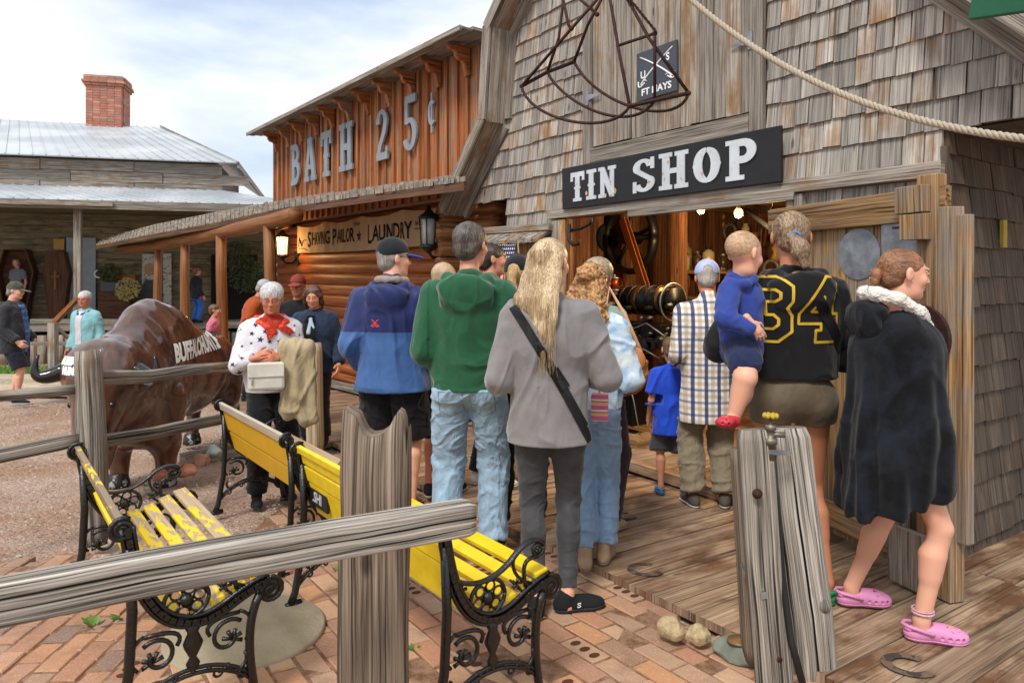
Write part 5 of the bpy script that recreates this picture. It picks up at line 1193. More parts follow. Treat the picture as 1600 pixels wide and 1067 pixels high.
def bench(name_label, near_top, seat_mats, back, rz=None, fz=0):
    """near_top: world xy of the back-top at the end nearest the camera"""
    global frame_me
    ax_ = Vector((-.605, .796, 0)); fy = Vector((.796, .605, 0)); L = 1.27
    z = g(near_top[1]+.5); rot = math.atan2(ax_.y, ax_.x)
    # local x runs from far end to near end, y to the front
    M = Matrix(((-ax_.x, fy.x, 0, near_top[0]+ax_.x*L/2), (-ax_.y, fy.y, 0, near_top[1]+ax_.y*L/2), (0, 0, 1, z), (0, 0, 0, 1)))
    o = empty('park_bench', M=M, label=name_label, cat='bench', group='cast iron benches with yellow slats along the path')
    fr_ = []
    for x in (-L/2, L/2):
        if frame_me is None: a = bench_frame_mb(0).build('end_frame', M_iron, o); frame_me = a.data
        else: a = bpy.data.objects.new('end_frame', frame_me); COL.objects.link(a); a.parent = o
        a.location = (x, 0, 0)
    for i, (y, zz, ang) in enumerate(((.165, .405, -25), (.245, .393, 0), (.315, .405, 12), (.385, .432, 14), (.455, .455, 10))):
        mb = MB(); mb.box((0, 0, 0), (L-.01, .052 if i < 4 else .06, .022), 'x'); s_ = mb.build('seat_slat', seat_mats[i % len(seat_mats)], o, bevel=.004); s_.location = (0, y, zz+.008); s_.rotation_euler = (R(ang), 0, 0)
    for (y, zz, h, m_, ang, nm) in back:
        mb = MB(); mb.box((0, 0, 0), (L-.01, .022, h), 'x'); s_ = mb.build(nm, m_, o, bevel=.004); s_.location = (0, y, zz); s_.rotation_euler = (R(ang), 0, 0)
    return o
BK = lambda m0, m1: [(.018, .725, .05, m0, 12, 'top_rail'), (.045, .665, .06, m1, 13, 'back_slat'), (.075, .585, .085, m1, 15, 'back_slat'), (.10, .50, .08, m1, 17, 'back_slat')]
bA = bench('farthest yellow bench with bleached top rail beside the woman in the star sweater', (-1.207, 3.72), [M_yworn, paint('grey_slat', '#8d8578', .7)], [(.018, .725, .05, M_ytop, 12, 'top_rail'), (.055, .625, .13, M_dyel, 14, 'back_panel'), (.098, .485, .13, M_dyel, 16, 'back_panel')])
bC = bench('bright yellow bench in the foreground right of the notched post', (-.25, 2.29), [M_yel], [(.018, .735, .035, M_yel, 12, 'top_rail'), (.04, .69, .045, M_yel, 13, 'back_slat'), (.058, .62, .075, M_yel, 14, 'back_panel'), (.095, .50, .16, M_yel, 16, 'back_panel')])
bB = bench('worn bench with peeling yellow seat slats on the left by the fence post', (-1.275, 2.27), [M_yel, M_yworn, M_yworn, M_yworn, M_yworn], [(.018, .735, .035, M_ypeel, 12, 'top_rail'), (.035, .69, .05, M_ypeel, 10, 'back_slat'), (.095, .50, .06, M_yel, 16, 'back_slat')])
mb = MB(); text_mb(mb, '.SHI', lambda x, y, z: Vector((-.52+x, .063-abs(z), .50+y)), .045, 1., .002, bold=.002); t_ = mb.build('lettering', M_wl, bC); mb = MB(); mb.box((-.52, .075, .52), (.2, .012, .09)); mb.build('name_band', M_black, bC)
# ---------------- stones, hose post, rope, bits ----------------
def stone(name, c, r, mat, label, cat, seed=0, flat=1.):
    o = empty(name, c, 0, label, cat); f = SF((-max(r)*1.4,)*3, (max(r)*1.4,)*3, max(r)/16); f.ell((0, 0, 0), r, k=0); rs_ = random.Random(int(seed*10)+3)
    for _ in range(11): nn = Vector((rs_.uniform(-1, 1), rs_.uniform(-1, 1), rs_.uniform(-.4, 1))).normalized(); f.plane(tuple(nn[i]*r[i]*rs_.uniform(.62, .9) for i in range(3)), tuple(nn), .004)
    V, Q = f.mesh(); N = vnormals(V, Q); s = max(r); V = V+N*(fbm(V/s*1.6+seed, 3)*s*.08)[:, None]; V[:, 2] = np.clip(V[:, 2], -r[2]*.7, r[2]*flat); mkmesh('stone_body', [(V, Q)], mat, o); return o
M_yrock = paint('pale_yellow_rock', '#b09c78', .9, vary=.25, scale=25, bump=.5); M_grock = paint('grey_green_rock', '#6d7266', .8, vary=.2, scale=12, bump=.3)
p = P(1049, 1000, 2.98); stone('rock', (p.x, p.y, .045), (.062, .05, .052), M_yrock, 'left pale yellow rock beside the flat stone', 'rock', 3)
p = P(1092, 1005, 2.95); stone('rock', (p.x, p.y, .035), (.058, .045, .042), M_yrock, 'right pale yellow rock beside the flat stone', 'rock', 8)
p = P(1158, 1032, 2.86); so_ = stone('basin_stone', (p.x, p.y, .02), (.115, .095, .05), M_grock, 'flat grey green stone with a small brown puddle by the wooden posts', 'stone', 5, .75)
mb = MB(); mb.lathe([(.00005, .003), (.055, .001), (.058, -.006)], (0, 0, .041), 20, Matrix.Diagonal((1, .8, 1))); mb.build('puddle', paint('rusty_water', '#7a5c36', .3), so_)
p = P(382, 962, 3.05); o = empty('stepping_stone', (p.x, p.y+.02, g(p.y)), 0, 'round pale stepping stone set in the bricks under the left bench', 'stepping stone')
mb = MB(); mb.lathe([(.33, -.02), (.335, .012), (.325, .022), (.001, .024)], n=40); mb.build('slab', paint('pale_slab', '#9b9079', .9, vary=.12, scale=5, bump=.3), o)
for i, (px, py, c, l) in enumerate(((250, 742, '#9b6750', 'leftmost reddish stone by the bison front hooves'), (290, 737, '#a87058', 'round reddish stone in the small pile by the bison hooves'), (306, 724, '#8f6a58', 'brown stone in the small pile by the bison hooves'), (272, 745, '#94604c', 'dark red stone under the pile by the bison hooves'), (318, 716, '#7c8582', 'blue grey stone on the small pile by the bison hooves'))):
    p = P(px, py, 5.5); stone('stone', (p.x, p.y+.05*i, max(g(p.y)+.04, p.z)), (.075, .06, .055), paint('pile_stone_%s' % 'abcde'[i], c, .9, vary=.2, scale=20, bump=.3), l, 'stone', i*3.7)
# hose posts
def w2(px, py, D): return P(px, py, D)
o = empty('hose_post', (P(1225, 1062, 2.68).x, 2.7, 0), 0, 'split grey timber posts strapped together holding a yellow-handled water valve', 'post'); o0 = o.location
m_ = MB(); rough(m_, [w2(1212, 1090, 2.60)-o0, w2(1196, 900, 2.62)-o0, w2(1180, 670, 2.66)-o0], .135, .07, 16, .04, .004, up=(0, 1, 0), pw=5); m_.build('front_plank', M_rail, o)
m_ = MB(); rough(m_, [w2(1272, 1066, 2.75)-o0, w2(1262, 950, 2.75)-o0, w2(1240, 800, 2.78)-o0, w2(1224, 668, 2.82)-o0], .185, .14, 20, .035, .011, up=(0, 1, 0), pw=2.6)
m_.ball(w2(1285, 945, 2.7)-o0, .03, 8); m_.build('trunk', M_rail2, o)
m_ = MB(); rough(m_, [w2(1172, 1030, 2.78)-o0, w2(1162, 860, 2.80)-o0, w2(1152, 702, 2.82)-o0], .045, .10, 12, .05, .006, up=(0, 1, 0), pw=4); m_.build('side_plank', M_brownpost, o)
mb = MB(); a = w2(1204, 668, 2.63)-o0; v0 = a+Vector((0, 0, -.06)); mb.lathe([(.016, -.06), (.016, 0), (.024, .0), (.024, .02), (.014, .022), (.014, .05), (.02, .052), (.02, .07), (.006, .072), (.006, .10)], v0, 12); mb.tube([v0+Vector((0, 0, .035)), v0+Vector((.05, -.01, .035))], .011, 8); mb.tube([v0+Vector((0, 0, -.05)), v0+Vector((.003, 0, -.12))], .015, 10); mb.build('valve', paint('brass_valve', '#7a7565', .5, .7), o)
mb = MB(); c_ = v0+Vector((0, 0, .105))
for k in range(8): a_ = k*PI/4; mb.ball(c_+Vector((.022*math.cos(a_), .022*math.sin(a_), 0)), .0095, 6)
mb.ball(c_, .018, 8, (1, 1, .5)); mb.build('valve_wheel', paint('yellow_handle', '#b0952a', .5), o)
mb = MB(); mb.tube([w2(1207, 715, 2.64)-o0, w2(1214, 790, 2.62)-o0, w2(1222, 900, 2.6)-o0, w2(1236, 1000, 2.56)-o0, w2(1256, 1075, 2.5)-o0], .013, 10); mb.build('hose', paint('black_rubber', '#151617', .5), o)
mb = MB(); mb.beam(w2(1202, 706, 2.60)-o0, w2(1236, 708, 2.66)-o0, .004, .018); mb.beam(w2(1158, 880, 2.70)-o0, w2(1192, 925, 2.58)-o0, .004, .022); mb.beam(w2(1192, 925, 2.58)-o0, w2(1194, 935, 2.58)-o0, .004, .02); mb.build('strap', M_galv, o)
for (px, py) in ((1183, 771), (1216, 1027)):
    mb = MB(); q = w2(px, py, 2.585)-o0; mb.lathe([(.019, 0), (.019, .004), (.011, .005), (.011, .014), (.001, .015)], q, 12, Matrix.Rotation(R(90), 3, 'X')); mb.build('bolt', M_rust, o)
# rope
o = empty('rope', P(1300, 120, 2.6), 0, 'thick pale twisted rope sagging across the upper right in front of the shingles', 'rope'); o0 = o.location
A_, B_ = P(1062, -16, 3.15), P(1660, 222, 2.0); mid = P(1295, 138, 2.62)
def rp(t): c1 = mid*2-(A_+B_)/2; return A_*(1-t)**2+c1*2*t*(1-t)+B_*t*t
mb = MB(); n = 420
for s_ in range(3):
    pts = []
    for i in range(n+1):
        t = i/n; p = rp(t); d = (rp(min(1, t+.01))-rp(max(0, t-.01))).normalized(); u_ = d.cross(Vector((0, 0, 1))).normalized(); w_ = d.cross(u_); a = t*1.9/.011+s_*2*PI/3*1.0; a = t*170+s_*2*PI/3
        pts.append(p+u_*math.cos(a)*.0062+w_*math.sin(a)*.0062-o0)
    mb.tube(pts, .007, 6)
b = NB('sisal_rope'); v = b.coord(); M_rope = b.out(b.mix(b.noise(b.map(v, (90, 90, 90)), 2, 3), '#86796a', '#c4b8a4'), .95, normal=b.bump(b.noise(v, 500, 2), .5, .002)); mb.build('strands', M_rope, o)
o = empty('green_sign', P(1570, 0, 2.2), 0, 'corner of a dark green painted board at the upper right edge', 'sign'); mb = MB(); mb.beam(P(1524, -2, 2.25)-o.location, P(1680, -30, 1.9)-o.location, .03, .13, up=(0, 0, 1)); mb.build('board', paint('green_paint', '#0d5a3a', .5), o, bevel=.004)
# horseshoe brands painted on the deck
mb = MB()
def shoe(px, py, rot, s=1.):
    d = Vector(((px-800)/FPX, 1, (430-py)/FPX)); D = 3.
    for _ in range(20): D = (CZ-g(D)-DK)/((py-430)/FPX)
    c = Vector(((px-800)/FPX*D, D, 0)); pts = [(.075*s*math.cos(R(a)), .09*s*math.sin(R(a))+(.02 if abs(a-90) > 90 else 0)) for a in range(-50, 231, 14)]
    prev = None; ca, sa = math.cos(rot), math.sin(rot)
    for i, (x, y) in enumerate(pts):
        w = .02*s; l = math.hypot(x, y); q = []
        for k in (-1, 1): xx, yy = x*(1+k*w/l), y*(1+k*w/l); X, Y = c.x+xx*ca-yy*sa, c.y+xx*sa+yy*ca; q.append((X, Y, g(Y)+DK+.0045))
        if prev: mb.add(prev+q[::-1], [(0, 1, 2, 3)], [[(0, 0)]*4])
        prev = q
for px, py, r_ in ((975, 806, 1.9), (1012, 890, 1.8), (1425, 1040, 1.4), (1330, 925, 1.7), (560, 652, 1.9)): shoe(px, py, r_)
mb.build('hoof_marks', paint('worn_black_stencil', '#3b3530', .8, wear=.5, wearc='#6a5848'), kind='structure')
# weeds
def weed(px, py, n, s, label):
    D = 3.
    for _ in range(20): D = (CZ-g(D))/((py-430)/FPX)
    x = (px-800)/FPX*D; o = empty('weed', (x, D, g(D)), 0, label, 'weed'); m_ = MB()
    for k in range(n):
        a = random.uniform(0, 2*PI); l = s*random.uniform(.6, 1.2); d = Vector((math.cos(a), math.sin(a), random.uniform(.3, 1.2))).normalized(); w_ = d.cross(Vector((0, 0, 1))).normalized()*l*.28; b0 = Vector((math.cos(a), math.sin(a), 0))*s*.2
        m_.add([b0, b0+d*l*.55+w_, b0+d*l, b0+d*l*.55-w_], [(0, 1, 2, 3)], [[(0, 0)]*4])
    m_.build('leaves', M_weed, o)
M_weed = paint('weed_green', '#5a7a34', .6, vary=.3, scale=40)
weed(150, 978, 7, .06, 'flat green weed on the bricks at the left'); weed(192, 968, 8, .05, 'small dark green weed beside the bench leg at the left'); weed(470, 945, 6, .03, 'tiny weed at the edge of the stepping stone'); weed(528, 892, 7, .04, 'tiny weed by the notched post'); weed(648, 1015, 7, .03, 'tiny weed right of the notched post'); weed(228, 760, 8, .04, 'tiny weed by the bison hooves')
# ---------------- workshop machinery ----------------
M_engine = paint('oily_black_iron', '#0b0b0c', .45, .2, vary=.3, bump=.2); M_belt = paint('leather_belt', '#8a4a1c', .6, vary=.12, bump=.1); M_copper = paint('red_copper', '#8a3416', .3, .5)
def BB(px, py, y): return bp(px, py, y)
# wall-mounted dark wheel with spokes and its shaft
o = empty('line_shaft_wheel', label='large dark spoked pulley wheel on a shaft high in the workshop', cat='wheel', M=BM)
c = BB(985, 372, 1.25); mb = MB(); rW = .36
mb.tube([c+Vector((rW*math.cos(k*PI/18), 0, rW*math.sin(k*PI/18))) for k in range(37)], .035, 8, flat=((0, 1, 0), 1.6)); mb.lathe([(.07, -.12), (.07, .12)], c, 14, Matrix.Rotation(PI/2, 3, 'X'))
mb.build('rim', M_engine, o)
for k in range(5):
    a = k*2*PI/5+.3; mb = MB(); mb.tube([c, c+Vector((rW*math.cos(a), 0, rW*math.sin(a)))], .022, 8); mb.build('spoke', M_engine, o)
mb = MB(); mb.tube([c+Vector((-.75, 0, 0)), c+Vector((.3, 0, .0))], .03, 10); q = BB(940, 372, 1.25); mb.lathe([(.15, -.12), (.16, -.1), (.16, .1), (.15, .12)], q, 18, Matrix.Rotation(PI/2, 3, 'Y')); mb.box(q+Vector((-.15, 0, .05)), (.3, .2, .28)); mb.build('shaft', M_engine, o)
def belt(px0, py0, px1, py1, y, w, label):
    a, e = BB(px0, py0, y), BB(px1, py1, y); o = empty('drive_belt', label=label, cat='belt', M=BM); mb = MB(); 
    for k in (0, 1): mb.beam(a+Vector((0, k*.05, 0)), e+Vector((0, k*.05, 0)), w, .008, up=(0, 1, 0), ext=.02)
    mb.build('strap', M_belt, o)
belt(972, 345, 1014, 476, 1.02, .085, 'brown leather drive belt slanting across the spoked wheel'); belt(955, 390, 972, 455, 1.35, .07, 'shorter leather belt running down left of the spoked wheel')
# machine: long bed with drum, oiler, tripod base
o = empty('workshop_engine', label='black oily iron engine with a horizontal drum on a timber skid', cat='engine', M=BM)
mb = MB(); a, e = BB(965, 468, .75), BB(1058, 470, .75); mb.tube([a, a.lerp(e, .2), a.lerp(e, .21), a.lerp(e, .6), a.lerp(e, .61), a.lerp(e, .9), e], [.10, .10, .13, .13, .10, .10, .12], 20)
for k in range(7): q = a.lerp(e, .08+k*.14); mb.tube([q+Vector((0, .135*math.cos(j*PI/9), .135*math.sin(j*PI/9))) for j in range(19)], .009, 6)
mb.build('drum', M_engine, o); mb = MB(); q = a.lerp(e, .4); mb.tube([q, q+(e-a)*.1], .137, 20); mb.tube([a.lerp(e, .75), a.lerp(e, .8)], .125, 20); mb.build('brass_band', paint('tarnished_brass', '#6b4a1e', .35, .6), o)
mb = MB(); c1 = BB(1052, 472, .72); mb.tube([c1+Vector((0, .17*math.cos(k*PI/12), .17*math.sin(k*PI/12))) for k in range(25)], .008, 6); mb.build('bright_ring', M_galv, o)
mb = MB(); a, e = BB(948, 520, .65), BB(1045, 512, .65); m = (a+e)/2; mb.box(m+Vector((0, 0, -.02)), ((e-a).length, .22, .2)); mb.box(m+Vector((-.1, 0, -.22)), (.35, .2, .25)); mb.box(BB(985, 600, .7), (.26, .2, .75), taper=.6); 
for px, py, r in ((952, 478, .06), (955, 545, .075), (1010, 540, .07), (1035, 535, .05), (1000, 560, .05)): mb.lathe([(r, -.06), (r*1.1, -.04), (r*1.1, .04), (r, .06), (.01, .07)], BB(px, py, .55), 14, Matrix.Rotation(PI/2, 3, 'X'))
for k in range(9): p0, p1 = BB(random.uniform(950, 1045), random.uniform(490, 540), .55), BB(random.uniform(950, 1045), random.uniform(500, 600), .6); mb.tube([p0, (p0+p1)/2+Vector((0, -.05, random.uniform(-.03, .05))), p1], .009, 6)
for k in range(26):
    q = BB(random.uniform(945, 1060), random.uniform(478, 600), .5); 
    if k % 2: mb.box(q, (random.uniform(.03, .12), .06, random.uniform(.02, .08)))
    else: mb.lathe([(random.uniform(.015, .035), -.03), (.02, .03)], q, 10, Matrix.Rotation(PI/2, 3, 'X'))
mb.build('bed', M_engine, o, bevel=.004)
mb = MB()
for k in range(12): q = BB(random.uniform(948, 1055), random.uniform(485, 580), .46); mb.lathe([(.012, -.01), (.012, .01)], q, 8, Matrix.Rotation(PI/2, 3, 'X'))
mb.tube([BB(950, 500, .47), BB(975, 520, .44), BB(1010, 505, .46), BB(1045, 530, .47)], .006, 6); mb.tube([BB(1030, 560, .5), BB(1005, 545, .45), BB(985, 570, .48)], .008, 6); mb.build('bright_fittings', M_alu, o)
mb = MB(); mb.box(BB(985, 682, .75)+Vector((0, 0, .02)), (.75, .55, .09), 'x'); mb.build('skid', M_gold, o, bevel=.004)
mb = MB(); q = BB(960, 445, .6); mb.lathe([(.02, -.1), (.03, -.09), (.03, -.06), (.045, -.055), (.045, -.045)], q, 12); mb.build('oiler_fitting', M_galv, o); mb = MB(); mb.lathe([(.045, .06), (.045, .07), (.01, .075), (.01, .1)], q, 12); mb.build('oiler_cap', M_galv, o)
mb = MB(); mb.lathe([(.038, -.045), (.038, .06)], q, 14); mb.build('oiler_glass', M_copper, o)
mb = MB(); mb.tube([BB(981, 590, .5), BB(990, 625, .5), BB(1000, 680, .5)], .006, 6); mb.build('cable', M_galv, o)
# shelf and tins
o = empty('wall_shelf', label='rough wooden shelf of tins and bottles on the workshop back wall', cat='shelf', M=BM); mb = MB(); sh = BB(1060, 424, 2.6); a = BB(1010, 426, 2.6); e = BB(1140, 424, 2.6)
mb.box((a+e)/2, ((e-a).length, .35, .045), 'x', jit=.004); mb.box((a+e)/2+Vector((0, 0, -.32)), ((e-a).length, .4, .05), 'x', jit=.004); mb.build('board', M_gold, o)
tins = ((1026, 397, .05, .24, '#1f5a33', 'green spray tin at the left end of the workshop shelf'), (1037, 395, .055, .26, '#a51f1c', 'red tin near the left end of the workshop shelf'), (1046, 404, .04, .18, '#4a4138', 'dark bottle beside the red tin'), (1055, 402, .055, .2, '#7d7a6a', 'grey label tin in the middle of the shelf'), (1064, 402, .05, .2, '#3b3d44', 'dark blue can in the middle of the shelf'), (1073, 395, .065, .3, '#8d7a50', 'tall glass jar of amber screws on the shelf'), (1073, 404, .035, .18, '#bdb9a8', 'small white bottle in front of the tall jar'), (1090, 402, .05, .2, '#5d4630', 'brown can right of the tall jar'), (1107, 398, .07, .24, '#bfae88', 'cream jug at the right of the shelf'), (1130, 405, .05, .16, '#3c2f25', 'dark tin at the right end of the shelf'))
for i, (px, py, r, h, c, l) in enumerate(tins):
    q = BB(px, py, 2.48+.03*(i % 2)-(.08 if 'front' in l else 0)); o = empty('tin_can', label=l, cat='can', M=BM @ Matrix.Translation((q.x, q.y, a.z+.025))); mb = MB(); mb.lathe([(r, 0), (r, h*.85), (r*.6, h*.93), (r*.5, h)], n=14); mb.build('can_body', paint('tin_'+l.split()[0]+str(i), c, .35, .1, wear=.15, wearc='#c9b58c'), o)
    mb = MB(); mb.lathe([(r*.5, h), (r*.5, h+.03), (.002, h+.03)], n=12); mb.build('lid', M_galv if i % 2 else M_black, o)
# tools hanging on the back wall
for i, (px, py, l, lab) in enumerate(((1010, 350, .5, 'long handled tool hanging left on the workshop wall'), (1063, 345, .4, 'hammer hanging above the tins'), (1150, 375, .5, 'pale rod hanging at the right of the workshop'), (1190, 380, .35, 'tongs hanging at the far right of the workshop'), (1095, 355, .3, 'small iron tool hanging in the workshop centre'))):
    q = BB(px, py, 3.3); o = empty('hand_tool', label=lab, cat='tool', M=BM @ Matrix.Translation(q)); mb = MB(); mb.tube([(0, 0, l/2), (random.uniform(-.03, .03), 0, -l/2)], .014, 7); mb.build('handle', M_gold if i % 2 else M_rust, o); mb = MB(); mb.box((0, -.01, -l/2), (.14, .05, .05)); mb.build('tool_head', M_rust, o, bevel=.008)
o = empty('hanging_coil', label='dark ring of coiled hose on the workshop back wall', cat='coil', M=BM @ Matrix.Translation(BB(1055, 365, 3.3))); mb = MB()
for r in (.2, .18, .16): mb.tube([(r*math.cos(k*PI/12), r*.1, r*math.sin(k*PI/12)*1.3) for k in range(25)], .015, 7)
mb.build('hose_loop', M_engine, o)
o = empty('ceiling_pipe', label='dull slanting pipe under the workshop ceiling at the right', cat='pipe', M=BM); mb = MB(); mb.tube([BB(1165, 328, 2.2), BB(1222, 370, 1.7)], .025, 8); mb.build('tube', paint('dull_pipe', '#4c4f52', .6), o)
# hook on the left jamb
o = empty('iron_hook', label='curved iron hook bracket on the left post of the workshop doorway', cat='hook', M=BM); mb = MB(); Hk = lambda px, py: BB(px, py, -.12)
mb.tube([Hk(888, 360)+Vector((0, .06, 0)), Hk(892, 360), Hk(908, 357), Hk(922, 350), Hk(925, 340)], [.014, .016, .014, .012, .012], 8); mb.tube([Hk(890, 350), Hk(889, 375), Hk(895, 383), Hk(904, 382), Hk(906, 374)], [.014, .018, .015, .012, .008], 8); mb.build('bracket', M_engine, o)
# flag
o = empty('flag', label='small american flag hanging by the left door leaf', cat='flag', M=Matrix.Translation(P(775, 425, 6.2))); b = NB('flag_cloth'); uv = b.n('ShaderNodeUVMap').outputs[0]; s_ = b.n('ShaderNodeSeparateXYZ', {0: uv}); st = b.math('GREATER_THAN', b.math('FRACT', b.math('MULTIPLY', s_.outputs[0], 6.5)), .5); can = b.math('MULTIPLY', b.math('GREATER_THAN', s_.outputs[1], .58), b.math('GREATER_THAN', s_.outputs[0], .46))
dots = b.math('LESS_THAN', b.n('ShaderNodeTexVoronoi', {'Vector': b.map(uv, (14, 14, 1)), 'Scale': 1., 'Randomness': 0.}).outputs['Distance'], .28); M_flag = b.out(b.mix(can, b.mix(st, '#b4202c', '#ded9d5'), b.mix(dots, '#232c55', '#dcd8d6')), .8)
mb = MB(); nx, nz_ = 12, 18; vs = []; uvv = []; fs = []; uf = []
for j in range(nz_+1):
    for i in range(nx+1): u, w = i/nx, j/nz_; vs.append((-.13+.26*u+.04*w-.05*(1-w), .03*math.sin(u*9+w*2), -.26+.5*w)); uvv.append((u, w))
for j in range(nz_):
    for i in range(nx): a_ = j*(nx+1)+i; q = (a_, a_+1, a_+nx+2, a_+nx+1); fs.append(q); uf.append([uvv[k] for k in q])
mb.smooth = True; mb.add(vs, fs, uf); mb.build('cloth', M_flag, o); mb = MB(); mb.tube([(.19, 0, .27), (.25, 0, -.5)], .008, 6); mb.build('stick', M_gold, o)
# beam end on the left leaf, plate above right

# benches, rails and clutter that fill the back of the shop
M_cl = [paint('clutter_%s' % c, h, .6, vary=.3) for c, h in (('rust', '#5a2f1c'), ('brass', '#8d6a2c'), ('grey', '#55585a'), ('cream', '#a5977a'), ('oak', '#6b4526'))]
names = ('rusty tool', 'brass fitting', 'grey iron part', 'cream container', 'wooden handle')
spots = [(1020, 345, 3.2), (1030, 372, 3.2), (1045, 335, 3.25), (1085, 385, 3.0), (1100, 340, 3.25), (1118, 370, 3.2), (1128, 345, 3.25), (1140, 362, 3.2), (1165, 365, 3.0), (1175, 390, 2.8), (1195, 360, 3.0), (1212, 395, 2.8), (1225, 370, 2.9), (1040, 437, 2.5), (1075, 440, 2.5), (1020, 440, 2.5), (1100, 446, 2.5), (1205, 420, 2.6), (1170, 425, 2.6), (930, 420, 2.9), (905, 400, 2.9), (915, 440, 2.7)]
where = ['on the back wall left of the long tool', 'on the back wall above the green tin', 'high on the back wall under the lintel', 'on the wall over the tall jar', 'high on the wall near the leftmost bulb', 'on the wall above the cream jug', 'below the middle bulb', 'left of the toddler', 'above the toddler', 'behind the toddler', 'below the rightmost bulb', 'low on the right wall', 'at the right edge of the doorway', 'under the shelf on the left', 'under the shelf in the middle', 'under the shelf next to the belt', 'under the shelf on the right', 'beside the toddler face', 'under the toddler chin', 'behind the blonde hair', 'by the iron hook', 'low by the left doorpost']
for i, (px, py, y) in enumerate(spots):
    q = BB(px, py, y); k = i % 5; o = empty('workshop_item', label=names[k]+' hanging '+where[i], cat='tool', M=BM @ Matrix.Translation(q)); mb = MB(); r = random.uniform(.03, .06)
    if k in (0, 4): mb.tube([(0, 0, .16), (.02, 0, 0), (-.01, 0, -.18)], [r*.35, r*.3, r*.45], 8); mb.box((0, 0, .17), (r*3, .04, r))
    elif k == 1: mb.lathe([(r, -.1), (r*1.2, -.06), (r*.6, 0), (r*1.1, .05), (r*.5, .1)], n=12)
    elif k == 2: mb.tube([(.09*math.cos(j*PI/8), 0, .09*math.sin(j*PI/8)) for j in range(15)], r*.4, 7); mb.tube([(0, 0, -.09), (0, 0, -.28)], r*.4, 7)
    else: mb.lathe([(r*1.2, -.1), (r*1.2, .06), (r*.7, .09), (r*.7, .12)], n=12)
    mb.build('item_body', M_cl[k], o)
# ---------------- people ----------------
def skinmat(name, col):
    if name in MC: return MC[name]
    b = NB(name); v = b.coord(); n = b.noise(v, 9, 4); a = lin(col)[:3]
    c = b.mix(n, tuple(x*.92 for x in a), tuple(min(1, a[i]*(1.12, 1.02, .98)[i]) for i in range(3)))
    b.out(c, .5, normal=b.bump(b.noise(v, 160, 3), .12, .002), spec=.4); b.b.inputs['Subsurface Weight'].default_value = .12; b.b.inputs['Subsurface Radius'].default_value = (.012, .004, .002); b.b.inputs['Subsurface Scale'].default_value = .6
    MC[name] = b.m; return b.m
def hairmat(name, d, l, sc=(220, 220, 5)):
    if name in MC: return MC[name]
    b = NB(name); v = b.coord(); n = b.noise(b.map(v, sc), 1, 4, .6, .3); n2 = b.noise(b.map(v, (14, 14, 3)), 1, 3)
    f = b.math('MULTIPLY_ADD', n, .65, b.math('MULTIPLY', n2, .35)); b.out(b.ramp(f, [(.33, tuple(x*.55 for x in lin(d)[:3])), (.45, d), (.62, l)]), .45, normal=b.bump(n, .8, .004), spec=.5); MC[name] = b.m; return b.m
SK = skinmat('skin', '#c98f74'); SKP = skinmat('pale_skin', '#d9a68d'); SKR = skinmat('ruddy_skin', '#bd7a60'); SKT = skinmat('tanned_leg_skin', '#b87f5e')
def V3(*a): return Vector(a)
def head_part(c, Rh, s, res, face, skin, fat=0, ears=True, old=False):
    T = lambda x, y, z: np.array(c+Rh @ (Vector((x, y, z))*s)); r_ = lambda *a: [q*s for q in a]
    R3 = np.array(Rh); f = SF(np.array(c)-.17*s-.0, np.array(c)+.17*s, res)
    f.ell(T(0, -.012, .035), r_(.077, .097, .083), R3, k=.01*s).ell(T(0, .03, -.02), r_(.062+fat*.01, .062, .085), R3, k=.03*s).ell(T(0, .03, -.075), r_(.047+fat*.014, .05, .038), R3, k=.03*s)
    f.ell(T(0, .073, -.088), r_(.02, .018, .017), R3, k=.02*s)
    for q in (1, -1):
        f.ell(T(q*.036, .065, -.018), r_(.026, .022, .024), R3, k=.02*s)
        if ears:
            Re = Rh @ Matrix.Rotation(q*.35, 3, 'Z'); f.ell(T(q*.079, -.008, .003), r_(.010, .019, .031), np.array(Re), k=.006*s); f.ell(T(q*.0875, .003, .004), r_(.006, .010, .018), np.array(Re), k=.003*s, sub=True)
        if face: f.ell(T(q*.031, .098, .018), r_(.018, .014, .011), R3, k=.012*s, sub=True); f.ell(T(q*.031, .086, .016), r_(.014, .011, .009), R3, k=.004*s); f.ell(T(q*.03, .086, .036), r_(.022, .007, .006), R3, k=.012*s)
    f.cone(T(0, .092, .022), T(0, .108, -.018), .008*s, .0105*s, k=.012*s)
    for q in (1, -1): f.ell(T(q*.011, .102, -.022), r_(.009, .010, .008), R3, k=.006*s)
    if face: f.ell(T(0, .091, -.048), r_(.021, .010, .006), R3, k=.005*s).ell(T(0, .0885, -.059), r_(.018, .010, .007), R3, k=.005*s).ell(T(0, .101, -.0535), r_(.02, .006, .0016), R3, k=.003*s, sub=True)
    return f, T
